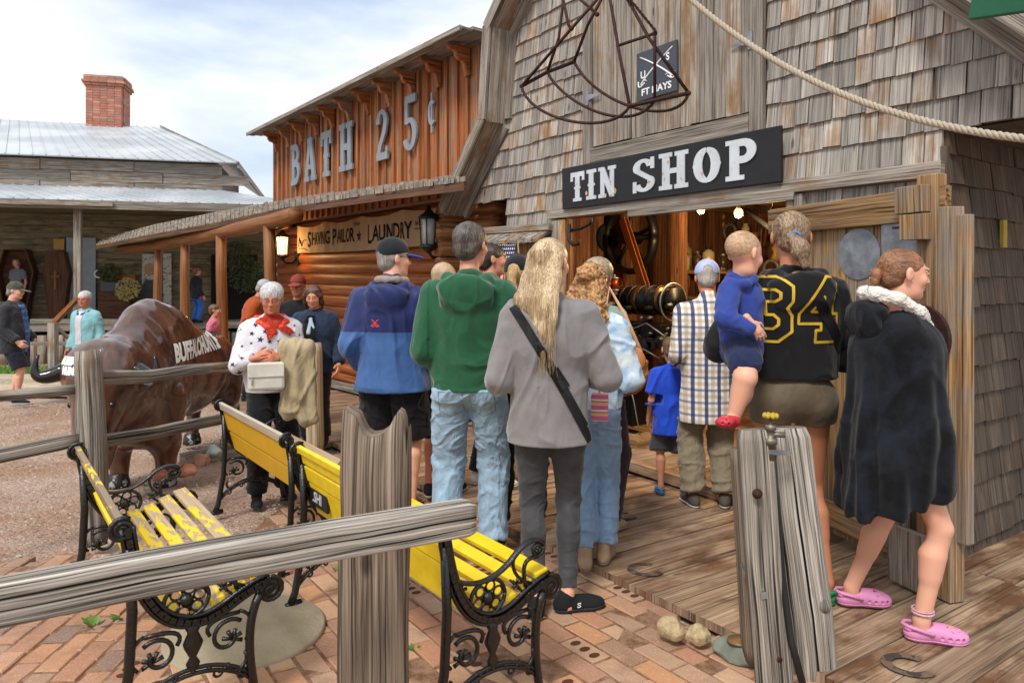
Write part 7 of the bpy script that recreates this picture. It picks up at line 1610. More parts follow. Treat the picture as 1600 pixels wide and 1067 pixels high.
# -- hidden fair-haired woman between the two men
person('fair haired woman in black capri leggings half hidden behind the green hoodie', at(692, 5.1), 5.1, Zd(5.1), -5, 1.67, .95, head=(0, -5, 0), res=.011, skin=SKR, top=dict(hem=.83, a=.02, mat=fabric('pale_grey_shirt', '#a9a9ae'), name='shirt'), bottom=dict(r=(.10, .066, .05), end=1.2, mat=BLACKF, name='leggings', bare=True, fold=.002), hair=dict(kind='short', puff=.01, mat=hairmat('fair_hair', '#a38a6d', '#c9b08e')), shoes=dict(mat=SNEAK, sole=WHSOLE), feet=((-.1, 0), (.1, .06)))
# -- man in green hoodie
p_ = person('tall man in a green hooded sweatshirt and faded jeans seen from behind', at(733, 3.85), 3.85, Zd(3.85), -4, 1.83, 1.06, head=(-22, -4, 0), res=.0065, skin=SK,
    top=dict(hem=.885, a=.03, mat=fabric('green_fleece', '#1d5236', fold=.4, vary=.12, fs=7, sheen=.3), hood=1.25, fold=.012, hemr=.155, name='hooded_sweatshirt', sw=1.15, ff=5.5), hands={-1: dict(w=(-.2, .20, 1.0), hide=1), 1: dict(w=(.2, .22, 1.0), hide=1)},
    bottom=dict(r=(.105, .087, .075), end=2.0, mat=DENIM, name='jeans', fold=.007, bunch=.004, seat=.008), hair=dict(kind='short', puff=.004, mat=hairmat('dark_grey_hair', '#332c28', '#6f665f', (190, 190, 30)), mess=1.), shoes=dict(mat=SNEAK, sole=WHSOLE), feet=((-.13, 0), (.12, .08)))
for q in (-1, 1):
    t = MB(); stroke2d(t, [(-.065, .06), (-.065, -.05), (0, -.08), (.065, -.05), (.065, .06), (-.065, .06)], .003); decal('pocket_stitching', t, p_['bottom'], (q*.085, -.5, .87), (1, 0, 0), (0, 0, 1), paint('denim_thread', '#5f7385', .8), p_['bottom'], .001, .03)
# -- man with dark hair showing his face in profile
p_ = person('dark haired man in profile just right of the green hoodie', at(765, 5.35), 5.35, Zd(5.35), -50, 1.84, 1., head=(-28, 0, 0), res=.011, hres=.0048, skin=SK, face=True, top=dict(hem=.9, a=.02, mat=fabric('dark_blue_shirt', '#2a3144'), name='shirt'), bottom=dict(r=(.1, .085, .075), end=2, mat=BLACKF), hair=dict(kind='short', mat=hairmat('dark_hair', '#241c18', '#43362d')), shoes=dict(mat=WHSOLE))
# -- woman with black cap and pony tail
p_ = person('woman in a black cap with a blonde pony tail and black trousers', at(808, 4.2), 4.2, Zd(4.2), -6, 1.66, .9, head=(-12, -6, 0), res=.009, skin=SK, top=dict(hem=.85, a=.02, mat=fabric('black_top', '#1a1a1e'), name='jacket'), bottom=dict(r=(.105, .085, .08), end=1.97, mat=BLACKF, fold=.01, bunch=.005), hair=dict(kind='ponyback', len=.3, mat=hairmat('honey_hair', '#a07c4c', '#d2b27c')), shoes=dict(mat=SNEAK, sole=SOLEK), cap=dict(mat=fabric('faded_black_cap', '#1d1e22'), back=True), feet=((-.12, 0), (.1, .1)))
# -- young woman in grey sweatshirt
p_ = person('young woman with long blonde hair in a grey sweatshirt and charcoal jeans', at(858, 3.28), 3.28, g(3.28), -3, 1.735, .96, head=(-28, -3, 0), res=.006, hres=.004, skin=SKP,
    top=dict(hem=.80, a=.026, mat=fabric('lilac_grey_fleece', '#7d7a7b', heather=.15, vary=.1, fold=.4, fs=6, sheen=.3), fold=.013, ff=5.5, zs=.55, hemr=.182, name='sweatshirt', sw=1.25), hands={-1: dict(w=(-.20, .2, 1.06), hide=1), 1: dict(w=(.19, .22, 1.08), hide=1, pole=(.5, -1, -.3))},
    bottom=dict(r=(.095, .058, .043), end=1.94, mat=fabric('charcoal_denim', '#434447', fold=.25, vary=.25, heather=.1), name='jeans', fold=.004, calf=1, bunch=.0025, seat=.012), shoes=dict(mat=SNEAK, sole=SOLEK, dir=(0, -70), res=.0045), feet=((-.06, -.02), (.085, .04)), hair=dict(kind='long', len=.36, strands=300, mat=hairmat('blonde_hair', '#957a58', '#dcc7a2')))
t = MB(); stroke2d(t, [(-.16, .26), (-.03, .06), (.08, -.13), (.19, -.34)], .042); st = decal('bag_strap', t, p_['top'], (.0, -.6, 1.16), (1, 0, 0), (0, 0, 1), paint('black_webbing', '#141417', .7, bump=.12, bs=300), p_['o'], .006, .015)
t = MB(); stroke2d(t, [(-.02, .035), (.022, -.03)], .05); decal('strap_buckle', t, p_['top'], (.045, -.6, 1.10), (1, 0, 0), (0, 0, 1), paint('black_plastic', '#0c0c0e', .3), st, .010, .02)
# small pale mark on the right shoe
mb = MB(); T_ = Matrix.Translation((p_['J']['ank', 1].x, p_['J']['ank', 1].y, 0)) @ Matrix.Rotation(R(-70), 4, 'Z')
glyphs(mb, 'S', lambda x_, y_, z_: T_ @ Vector((.041+z_*.3, .035+x_, .03+y_)), .024, 1.2, 0, .004); mb.build('shoe_mark', M_wl, p_['o'])
# -- older woman in sage top with tan bag
p_ = person('grey blonde woman in a sage top holding a tan leather bag', at(932, 4.35), 4.35, Zd(4.35), -35, 1.66, .98, head=(10, -12, 0), res=.009, skin=SKR, top=dict(hem=.85, a=.02, mat=fabric('sage_cloth', '#7f9286'), name='blouse', sleeve=.9), hands={1: dict(w=(.18, .28, 1.02), d=(-.3, .8, -.2), curl=.9), -1: dict(w=(-.1, .3, 1.0), curl=.8)}, bottom=dict(r=(.1, .085, .08), end=2, mat=fabric('plum_cloth', '#352733')), hair=dict(kind='old', puff=.008, mat=hairmat('ash_hair', '#86765f', '#b8a88e')), shoes=dict(mat=paint('beige_shoe', '#a08c74', .8)))
f = SF((-.2, -.12, -.2), (.2, .12, .2), .008); f.ell((0, 0, -.02), (.15, .05, .15), k=.02); V, Q = f.mesh(); V = folds(V, vnormals(V, Q), .012, 9, 3); f2 = SF((-.2, -.12, -.2), (.2, .12, .2), .008)
o = empty('shoulder_bag', P(975, 575, 4.15), R(-20), 'tan leather shoulder bag held at the side of the sage-topped woman', 'bag'); M_tan = paint('tan_leather', '#9a6239', .5, vary=.15, bump=.2); mkmesh('bag_body', [(V, Q)], M_tan, o)
f2.ell((0, -.035, .05), (.135, .04, .1), k=.02); V, Q = f2.mesh(); mkmesh('flap', [(V, Q)], paint('light_tan_leather', '#b0713f', .45), o); mb = MB(); mb.tube([(-.1, 0, .1), (-.12, .02, .3), (-.1, .06, .47), (.0, .05, .3), (.1, 0, .1)], .012, 8, flat=((0, 1, 0), .5)); mb.build('strap', paint('pale_tan_strap', '#c99a78', .6), o)
# -- curly haired girl in pale blue
bt = NB('tie_dye_blue'); v = bt.coord(); bt.out(bt.mix(bt.ramp(bt.noise(v, 9, 3, .5, .8), [(.38, 0.), (.6, 1.)]), bt.mix(bt.ramp(bt.noise(v, 16, 2), [(.5, 0.), (.7, 1.)]), '#9fc3df', '#5d8fc4'), '#d3dfe4'), .9, normal=bt.bump(bt.noise(v, 10, 3), .4, .03))
p_ = person('curly ginger blonde girl in a pale blue tie-dye top and light blue trousers', at(922, 3.78), 3.78, Zd(3.78), -12, 1.60, .92, head=(-14, -8, 0), res=.0075, skin=SK, top=dict(hem=.92, a=.035, mat=bt.m, name='blouse', fold=.01, sleeve=1, sw=1.25), hands={1: dict(w=(.2, .22, 1.06), hide=1), -1: dict(w=(-.2, .2, 1.0), hide=1)},
    bottom=dict(r=(.10, .078, .07), end=1.93, mat=fabric('light_blue_cotton', '#7f9cbb', fold=.5, fs=12), fold=.007, name='trousers', bunch=.004), hair=dict(kind='curly', len=.26, puff=.006, mat=hairmat('ginger_blonde_hair', '#8a5f38', '#d0a468', (60, 60, 25))), shoes=dict(mat=paint('beige_suede', '#a58c70', .9), sole=paint('tan_sole', '#8d7a62', .8), high=.05, name='boot'), feet=((-.02, -.06), (.08, .05)))
b = NB('striped_woven'); v = b.coord(); z = b.n('ShaderNodeSeparateXYZ', {0: v}).outputs[2]; fr_ = b.math('FRACT', b.math('MULTIPLY', z, 19.)); M_str = b.out(b.ramp(fr_, [(0, '#cf5f78'), (.2, '#e2a0a0'), (.35, '#c9b56a'), (.5, '#b84f6e'), (.62, '#e7c9bd'), (.8, '#b96a9a')], 'CONSTANT'), .9, normal=b.bump(b.noise(v, 200, 2), .5, .003))
o = empty('striped_pouch', P(937, 636, 3.5), R(-10), 'small pink striped woven pouch hanging at the hip of the curly haired girl', 'pouch'); mb = MB(); mb.box((0, 0, 0), (.085, .03, .14)); mb.build('pouch_body', M_str, o, bevel=.012); mb = MB(); mb.tube([(0, 0, .07), (-.02, .02, .2)], .006, 6); mb.build('strap', M_str, o)
# -- boy in royal blue T-shirt
p_ = person('small boy in a royal blue T-shirt and grey shorts with blue clogs', at(1050, 5.15), 5.15, Zd(5.15), -6, 1.10, 1.12, head=(0, -12, 0), headscale=1.3, res=.007, skin=SK, top=dict(hem=.70, a=.035, mat=fabric('royal_blue_cotton', '#1f48c0', fold=.4, fs=9), fold=.012, sleeve=.75, hemr=.18, name='t_shirt', sw=1.3), bottom=dict(r=(.125, .12, .1), end=1.05, mat=fabric('grey_shorts_cloth', '#4b4d52', fold=.3), name='shorts', bare=True), hair=dict(kind='boy', mat=hairmat('brown_hair', '#4f3826', '#7b5a3c')), shoes=dict(mat=paint('blue_clog', '#1d7fb8', .5), kind='clog'), feet=((-.13, 0), (.13, -.05)))
# -- man in plaid shirt
p_ = person('man in a blue and tan plaid shirt and khaki trousers seen from behind', at(1107, 4.88), 4.88, Zd(4.88), -3, 1.68, 1.06, head=(-8, -14, 0), hunch=.02, res=.0075, skin=SKR, fat=.3, top=dict(hem=.60, a=.028, mat=plaidmat(), fold=.006, hemr=.175, name='plaid_shirt', sw=1.15, collar=True), hands={-1: dict(w=(-.19, .2, 1.02), hide=1), 1: dict(w=(.2, .2, 1.0), hide=1)}, bottom=dict(r=(.108, .092, .085), end=1.97, mat=KHAKI, fold=.009, bunch=.006), hair=dict(kind='short', mat=hairmat('pale_grey_hair', '#8c847b', '#b3aca3')), shoes=dict(mat=GREYSH, sole=WHSOLE, toe=12), cap=dict(mat=fabric('pale_blue_cap', '#aab4e0'), back=True), feet=((-.12, -.03), (.1, -.03)))
# -- woman with number 34
p_ = person('tall woman in a black hooded sweatshirt with yellow number 34 and khaki shorts', at(1238, 3.36), 3.36, Zd(3.36), -2, 1.83, 1.04, head=(-14, -2, 0), res=.006, skin=SKT,
    top=dict(hem=1.0, a=.032, mat=fabric('black_fleece', '#121214', fold=.35, fs=7), hood=1.15, fold=.011, hemr=.15, name='hooded_sweatshirt', sw=1.2, ff=5), hands={-1: dict(w=(-.24, .2, 1.12), hide=1, pole=(-.8, -1, -.5)), 1: dict(w=(.14, .26, 1.12), hide=1, pole=(.5, -1, -.3))},
    bottom=dict(r=(.108, .085, .08), end=.22, mat=fabric('olive_stretch', '#5b4f3e', .6, fold=.25), name='shorts', bare=True, fold=.002, seat=.018, thigh=1.1), hair=dict(kind='pony', mat=hairmat('ash_blonde_hair', '#6b5642', '#b59a7a', (230, 14, 60)), mess=.7), shoes=dict(mat=paint('green_clog', '#157a45', .5), kind='clog'), feet=((-.02, -.1), (.13, -.02)))
YEL = paint('yellow_print', '#c9a32b', .7); t = MB()
def poly_out(pts, sx, ox): stroke2d(t, [(ox+x_*sx, y_) for x_, y_ in pts+[pts[0]]], .0125)
th = [(0, .30), (.11, .30), (.15, .26), (.15, .19), (.12, .155), (.15, .12), (.15, .04), (.11, 0), (.0, 0), (.0, .10), (.035, .10), (.035, .065), (.07, .045), (.095, .07), (.095, .11), (.05, .135), (.05, .18), (.095, .20), (.095, .225), (.07, .25), (.035, .25), (.035, .21), (0, .21)]
th = [(-.01, .30), (.10, .30), (.15, .255), (.15, .185), (.13, .155), (.155, .12), (.155, .05), (.105, 0), (.0, 0), (-.01, .015), (-.01, .095), (.035, .095), (.035, .06), (.08, .06), (.10, .08), (.10, .105), (.08, .125), (.05, .125), (.05, .185), (.08, .185), (.10, .20), (.10, .225), (.08, .24), (.035, .24), (.035, .20), (-.01, .20)]
poly_out(th, 1.0, -.185)
fo = [(.09, .30), (.16, .30), (.145, .20), (.145, .13), (.17, .13), (.17, .085), (.145, .085), (.145, .055), (.165, .055), (.165, 0), (.06, 0), (.06, .055), (.085, .055), (.085, .085), (-.02, .085), (-.02, .13)]
poly_out(fo, 1.0, .02); stroke2d(t, [(.055, .14), (.105, .14), (.105, .21), (.055, .14)], .0125)
decal('number_print', t, p_['top'], (-.03, -.7, 1.225), (1, 0, 0), (0, 0, 1), YEL, p_['o'], .0025, .012)
t = MB(); stroke2d(t, [(.0, .19), (.08, .08), (.15, -.03)], .05); decal('bag_strap', t, p_['top'], (.05, -.7, 1.225), (1, 0, 0), (0, 0, 1), paint('black_webbing', '#141417', .7), p_['o'], .006, .012)
T_ = p_['T']; mb = MB(); mb.tube([Vector(T_(.024*math.cos(k*PI/5)+.005, -.118-.0*k, -.004+.024*math.sin(k*PI/5))) for k in range(11)], .006, 6); mb.build('hair_tie', paint('blue_band', '#5b7fb0', .8), p_['o'])
w34 = p_
# -- toddler on her arm
def toddler():
    x, y = at(1172, 3.28), 3.28; o = empty('person', (x, y, 0), 0, 'close-cropped toddler in a blue sweatshirt and one red clog carried on her arm', 'person'); base = Vector((x, y, 0)); q = lambda px, py, D: np.array(P(px, py, D)-base)
    Rh = Matrix.Rotation(R(-62), 3, 'Z') @ Matrix.Rotation(R(-12), 3, 'X'); hc = Vector(q(1174, 402, 3.24)); hf, T = head_part(hc, Rh, .90, .004, False, SKP); hf.cone(q(1172, 422, 3.26), q(1165, 452, 3.27), .038, .042, k=.02)
    f = SF((-.35, -.4, .65), (.35, .35, 1.75), .006); hip = q(1172, 556, 3.2); kn = q(1166, 596, 3.1); mid = q(1160, 640, 3.12); an = q(1157, 655, 3.12)
    f.cone(q(1168, 450, 3.27), q(1170, 540, 3.25), .045, .045, k=.02).cone(q(1170, 545, 3.2), q(1178, 592, 3.08), .062, .05, k=.02).cone(q(1176, 596, 3.08), q(1160, 652, 3.10), .05, .030, k=.012).ell(q(1172, 615, 3.11), (.048, .045, .06), k=.02).cone(q(1160, 655, 3.12), q(1148, 664, 3.05), .026, .022, k=.01)
    hd = hand_field(Vector(q(1186, 508, 3.1)), (.55, -.1, -.7), (-.2, 1, 0), (.6, 0, .6), .5, .62, .0034)
    o.location.x -= .035; o.location.z += .01
    mkmesh('body', [hf.mesh(), f.mesh(), hd.mesh()], SKP, o)
    make_hair(dict(T=T, Rh=Rh, hs=.90, o=o, hc=hc), dict(kind='buzz', mat=hairmat('cropped_fair_hair', '#a98868', '#c5a585', (90, 90, 90)), res=.004), .007)
    f = SF((-.35, -.4, .8), (.35, .35, 1.75), .006); f.cone(q(1168, 440, 3.28), q(1168, 470, 3.27), .06, .10, k=.02).cone(q(1168, 468, 3.27), q(1170, 550, 3.24), .105, .095, k=.03).cone(q(1152, 458, 3.18), q(1146, 500, 3.10), .055, .048, k=.02).cone(q(1146, 500, 3.10), q(1182, 516, 3.07), .046, .033, k=.012)
    f.chain([q(1148, 440, 3.2), q(1158, 447, 3.16), q(1178, 448, 3.16), q(1190, 440, 3.2)], [.018, .024, .024, .018], k=.012); V, Q = f.mesh(); V = folds(V, vnormals(V, Q), .005, 12, 3); mkmesh('sweatshirt', [(V, Q)], fabric('toddler_blue_fleece', '#2c3f86', fold=.3), o)
    f = SF((-.3, -.35, .8), (.3, .3, 1.4), .006); f.cone(q(1168, 540, 3.25), q(1176, 568, 3.13), .09, .075, k=.02); V, Q = f.mesh(); V = folds(V, vnormals(V, Q), .004, 12, 7); mkmesh('shorts', [(V, Q)], fabric('toddler_navy', '#20294a'), o)
    f = SF((-.3, -.35, .7), (.2, .15, 1.0), .004); Rf = np.array(Matrix.Rotation(R(22), 3, 'Z') @ Matrix.Rotation(R(-8), 3, 'X')); f.ell(q(1156, 662, 3.08), (.04, .036, .03), Rf, k=.02).ell(q(1146, 663, 3.04), (.042, .045, .026), Rf, k=.02).ell(q(1159, 650, 3.1), (.028, .028, .02), k=.004, sub=True)
    for (a_, b_) in ((1146, 655), (1152, 655), (1141, 658), (1149, 660), (1143, 665), (1152, 666)): f.ell(q(a_, b_, 3.0), (.0045, .02, .005), k=0, sub=True)
    V, Q = f.mesh(); mkmesh('clog', [(V, Q)], paint('red_clog', '#b8323c', .5), o)
toddler()
# -- girl in black blanket
def blanket_girl():
    x, y = at(1400, 3.05), 3.05; RZ = -97
    def shape(g_, r): pass
    p = person('girl with tied ginger hair in a black fleece blanket hoodie walking right in pink clogs', x, y, Zd(3.05), RZ, 1.63, .95, head=(2, -6, 0), res=.006, hres=.0035, skin=SKP, face=True, feet=((-.2, -.10, .0), (.12, .09)), hands={-1: dict(w=(-.12, -.02, .85), hide=1, pole=(0, -1, 0)), 1: dict(w=(.12, -.02, .85), hide=1, pole=(0, -1, 0))}, bottom=dict(bare=True), hair=dict(kind='bun0', puff=-.003, mat=hairmat('ginger_brown_hair', '#6b4630', '#a9774f', (230, 9, 230)), mess=.8), shoes=None)
    s = p['s']; o = p['o']; A = np.array; tl = p['tl']
    f = SF((-.42, -.42, .38), (.42, .45, 1.5), .0065)
    f.cone((-.11, -.02, 1.27), (.11, -.02, 1.27), .075, .075, k=.06).ell((0, -.0, 1.2), (.22, .155, .17), k=.05)
    f.cone((0, .0, 1.15), (0, -.0, .80), .19, .225, k=.08).cone((0, 0, .80), (0, -.02, .50), .225, .235, k=.08)
    f.cone((.15, .02, 1.2), (.20, .05, .85), .08, .10, k=.05).cone((.2, .05, .85), (.17, .08, .66), .10, .09, k=.04).cone((-.15, .04, 1.15), (-.18, .13, .85), .08, .09, k=.05).cone((-.18, .13, .85), (-.14, .16, .74), .09, .075, k=.05)
    f.plane((0, 0, .555), (0, .30, -1), .012); V, Q = f.mesh(); V = relax(V, Q, 1); kk = 1-.12*np.clip((1.25-V[:, 2])/.4, 0, 1); V[:, 0] *= kk; V[:, 1] *= kk; N = vnormals(V, Q)
    ang = np.arctan2(V[:, 0], V[:, 1]); w = np.clip((1.25-V[:, 2])/.5, 0, 1); V = V+N*((np.sin(ang*7+V[:, 2]*2.5)+.8*np.sin(ang*11+1+V[:, 2]*-4)+.6*np.sin(ang*17+2))*.014*w)[:, None]; V = folds(V, vnormals(V, Q), .009, 5, 4, .5)
    b = NB('black_plush'); v = b.coord(); b.out(b.mix(b.ramp(b.noise(v, 7, 4, .6, .5), [(.4, 0.), (.65, 1.)]), '#0b0c10', '#1d222c'), .95, normal=b.bump(b.noise(v, 260, 3), .5, .004), spec=.2); b.b.inputs['Sheen Weight'].default_value = .1
    top = mkmesh('blanket_hoodie', [(V, Q)], b.m, o)
    f = SF((-.3, -.35, 1.1), (.3, .3, 1.6), .006); ring = [(0, .13, 1.20), (.055, .115, 1.28), (.095, .06, 1.365), (.10, -.03, 1.42), (.06, -.11, 1.44), (0, -.13, 1.44), (-.06, -.11, 1.44), (-.10, -.03, 1.42), (-.095, .06, 1.365), (-.055, .115, 1.28), (0, .13, 1.20)]
    f.chain([A(q) for q in ring], [.018, .021, .024, .027, .030, .030, .030, .027, .024, .021, .018], k=.012); V, Q = f.mesh(); N = vnormals(V, Q); V = V+N*(fbm(V*70, 2)*.005)[:, None]
    b = NB('white_sherpa'); v = b.coord(); b.out('#d8d4cd', .95, normal=b.bump(b.n('ShaderNodeTexVoronoi', {'Vector': v, 'Scale': 130.}).outputs['Distance'], .8, .006)); mkmesh('sherpa_lining', [(V, Q)], b.m, top)
    f = SF((-.25, -.4, 1.15), (.25, .1, 1.55), .0065); f.ell((0, -.135, 1.31), (.15, .05, .10), np.array(Matrix.Rotation(.35, 3, 'X')), k=.02).ell((0, -.10, 1.36), (.12, .06, .05), k=.03); V, Q = f.mesh(); V = folds(V, vnormals(V, Q), .008, 8, 1); mkmesh('hood', [(V, Q)], MC.get('x') or top.data.materials[0], top)
    T = p['T']; mb = MB(); mb.ball(Vector(T(.0835, .004, -.026)), .003, 6); mb.build('earring', M_galv, p['body'])
    mb = MB(); mb.ball(Vector(T(0, -.12, -.01)), .032*s, 10, (1, .9, 1.1)); mb.tube([Vector(T(0, -.105, .0)), Vector(T(0, -.125, -.03)), Vector(T(0, -.12, -.08))], [.02, .024, .012], 10); mb.build('hair_knot', hairmat('ginger_brown_hair', '', ''), o)
    # clogs placed per foot: trailing foot flat, leading foot landing
    PK = paint('pink_clog', '#cf86b0', .45, vary=.05)
    for q, name in ((-1, 'clog'), (1, 'clog')):
        an = p['J']['ank', q]; F_ = Matrix.Rotation(R(-3 if q > 0 else 5), 3, 'Z'); b0 = Vector((an.x, an.y, an.z-.09*s)); Tp = lambda x_, y_, z_: np.array(b0+F_ @ (Vector((x_, y_, z_))*s)); F3 = np.array(F_)
        def shf(inf):
            f_ = SF(np.array(b0)-np.array([.1, .13, .02]), np.array(b0)+np.array([.1, .26, .14]), .0035)
            f_.ell(Tp(0, -.022, .035), [k_*s+inf for k_ in (.037, .052, .036)], F3, k=.02).ell(Tp(0, .06, .04), [k_*s+inf for k_ in (.042, .08, .042)], F3, k=.03).ell(Tp(0, .13, .03), [k_*s+inf for k_ in (.05, .062, .034)], F3, k=.03); return f_
        f_ = shf(.001); f_.plane(Tp(0, 0, .018), (0, 0, -1)); f_.ell(Tp(0, -.03, .078), (.034*s, .075*s, .045*s), F3, k=.006, sub=True)
        for (hx, hy) in ((0, .125), (.02, .14), (-.02, .14), (.013, .1), (-.013, .1), (.032, .115), (-.032, .115), (0, .155)): f_.ell(Tp(hx, hy, .066), (.0055*s, .0055*s, .016*s), F3, k=0, sub=True)
        for sd2 in (1, -1):
            for hy in (.07, .10, .13, .155): f_.ell(Tp(sd2*(.049-.01*(hy > .15)), hy, .034), (.013*s, .0085*s, .0075*s), F3, k=0, sub=True)
        V, Q = f_.mesh(); c = mkmesh('clog', [(V, Q)], PK, o); f_ = shf(.004); f_.plane(Tp(0, 0, .019), (0, 0, 1)); f_.plane(Tp(0, 0, .001), (0, 0, -1)); V, Q = f_.mesh(); mkmesh('sole', [(V, Q)], PK, c)
        mb = MB(); mb.tube([Vector(Tp(sx*.043, sy, sz)) for sx, sy, sz in ((-1, .03, .048), (-1.0, -.02, .064), (-.72, -.06, .07), (0, -.08, .07), (.72, -.06, .07), (1.0, -.02, .064), (1, .03, .048))], .0085*s, 8); 
        for sd2 in (1, -1): mb.lathe([(.011, -.003), (.011, .003), (.001, .005)], Vector(Tp(sd2*.045, .028, .05)), 12, Matrix.Rotation(PI/2, 3, 'Y'))
        mb.build('heel_strap', PK, c)
        mb = MB(); mb.ball(Vector(Tp(.012, .11, .075)), .009, 6, (1, 1, .5)); mb.build('charm', paint('charm_%d' % q, '#c2405a' if q < 0 else '#c2a23a', .4), c)
    an = p['J']['ank', 1]; mb = MB(); mb.tube([an+Vector((.038*math.cos(k*PI/8), .04*math.sin(k*PI/8)+.005, .035)) for k in range(17)], .0045, 6); mb.tube([an+Vector((.039*math.cos(k*PI/8), .041*math.sin(k*PI/8)+.005, .047)) for k in range(17)], .003, 6); mb.build('anklet', paint('pink_beads', '#d6a7b8', .5), o)
blanket_girl()
# -- woman in star sweater
p_ = person('grey haired woman in a white sweater with navy stars and red neckerchief', at(424, 5.15), 5.15, g(5.15), -152, 1.575, 1.02, head=(-14, -14, 0), res=.0065, hres=.004, skin=SKR, face=True, fat=.5, hunch=.02, top=dict(hem=.88, a=.035, mat=fabric('white_knit_sweater', '#cfcdd3', vary=.03), fold=.008, hemr=.155, name='sweater', sw=1.15, res=.006, belly=.04), hands={1: dict(w=(.16, .26, 1.18), d=(-.8, .3, .25), n=(0, -1, -.3), t=(.1, .3, 1), curl=1.1, pole=(.5, -.6, -.8)), -1: dict(w=(-.02, .28, 1.17), d=(.7, .4, .1), n=(0, -1, -.3), t=(0, .3, 1), curl=1., pole=(-.5, -.6, -.8))},
    bottom=dict(r=(.105, .09, .08), end=1.98, mat=BLACKF, fold=.007), hair=dict(kind='old', puff=.004, nobrow=1, mat=hairmat('silver_hair', '#9b9a9a', '#d5d4d2', (170, 170, 25))), shoes=dict(mat=SNEAK, sole=SOLEK), feet=((-.12, .0), (.12, .08)))
t = MB(); done = []
for _ in range(400):
    x_, y_, r_ = random.uniform(-.3, .3), random.uniform(-.36, .26), random.choice((.012, .02, .026))
    if any(math.hypot(x_-a, y_-c) < .06 for a, c in done): continue
    done.append((x_, y_)); ph_ = random.uniform(0, 1); pt = [(x_+r_*(1 if k % 2 == 0 else .42)*math.sin(ph_+k*PI/5), y_+r_*(1 if k % 2 == 0 else .42)*math.cos(ph_+k*PI/5), 0) for k in range(10)]
    for k in range(10): t.add([(x_, y_, 0), pt[(k+1) % 10], pt[k]], [(0, 1, 2)], [[(0, 0)]*3])
decal('star_print', t, p_['top'], (0, .7, 1.15), (-1, 0, 0), (0, 0, 1), paint('navy_print', '#2c3350', .9), p_['top'], .0018, .02)
glasses(p_, paint('thin_metal', '#6b625c', .4, .6)); tl = p_['tl']
f = SF((-.25, -.25, 1.05), (.25, .3, 1.5), .007); f.chain([np.array(tl(*q)) for q in ((-.045, .13, 1.40), (-.10, .06, 1.44), (-.10, -.05, 1.465), (0, -.10, 1.475), (.10, -.05, 1.465), (.10, .06, 1.44), (.045, .13, 1.40))], [.018, .024, .026, .028, .026, .024, .018], k=.01); V, Q = f.mesh(); V = folds(V, vnormals(V, Q), .004, 14, 2)
b = NB('red_bandana'); v = b.coord(); b.out(b.mix(b.ramp(b.noise(v, 90, 2), [(.62, 0.), (.66, .6)]), '#d23a20', '#e8b8a5'), .85); mkmesh('neckerchief', [(V, Q)], b.m, p_['o'])
f = SF((-.3, -.1, 1.0), (.3, .4, 1.6), .006); f.ell(np.array(tl(.0, .135, 1.36)), (.024, .02, .022), k=.01); sw_ = p_['o'].children
t = MB(); t.prism([(-.115, .09), (-.06, .10), (0, .045), (.06, .10), (.115, .09), (.09, .03), (.02, -.025), (-.03, -.03), (-.09, .02)], .001, lambda a, b_, c: Vector((a, b_, 0))); decal('scarf_front', t, p_['top'], (0, .6, 1.30), (-1, 0, 0), (0, 0, 1), b.m, p_['o'], .013, .015)
for pg in ([(-.01, -.005), (.02, .01), (.12, -.05), (.15, -.085), (.10, -.09), (.04, -.06)], [(.01, -.0), (-.02, -.0), (-.06, -.07), (-.05, -.13), (-.01, -.10), (.015, -.05)]):
    t = MB(); t.prism(pg, .001, lambda a, b_, c: Vector((a, b_, 0))); decal('scarf_tail', t, p_['top'], (0, .6, 1.30), (-1, 0, 0), (0, 0, 1), b.m, p_['o'], .02, .015)
V, Q = f.mesh(); mkmesh('scarf_knot', [(V, Q)], b.m, p_['o'])
lo = p_['o'].matrix_world.copy() if False else None
o = empty('handbag', P(416, 588, 4.82), R(28-8), 'off-white leather handbag at the hip of the woman in the star sweater', 'bag'); mb = MB(); mb.box((0, 0, 0), (.24, .07, .19), jit=.004); mb.build('bag_body', paint('ivory_leather', '#c6c1b4', .5, bump=.15), o, bevel=.02); mb = MB(); mb.box((0, -.037, .045), (.23, .008, .09)); mb.build('flap', paint('ivory_flap', '#cdc8bb', .5), o, bevel=.003); mb = MB(); mb.tube([(-.09, -.043, .0), (-.09, -.043, -.05)], .003, 5); mb.build('zip', M_galv, o)
o = empty('folded_jacket', P(462, 590, 4.95), 0, 'beige jacket draped over the arm of the woman in the star sweater', 'jacket'); f = SF((-.25, -.2, -.42), (.25, .2, .35), .009)
f.cone((-.06, 0, .22), (.06, 0, .20), .06, .06, k=.04).cone((-.04, 0, .2), (-.04, -.02, -.22), .065, .075, k=.05, flat=((0, 1, 0), .6)).cone((.07, 0, .2), (.08, 0, -.28), .06, .07, k=.05, flat=((0, 1, 0), .6)).cone((.02, -.03, .15), (.0, -.04, -.1), .06, .06, k=.05, flat=((0, 1, 0), .6)); V, Q = f.mesh(); N = vnormals(V, Q); V = V+N*(np.sin(V[:, 0]*60+V[:, 2]*5)*.008)[:, None]; V = folds(V, vnormals(V, Q), .012, 8, 5, .5); mkmesh('cloth', [(V, Q)], fabric('beige_cotton', '#a89878', fold=.5, fs=10), o)
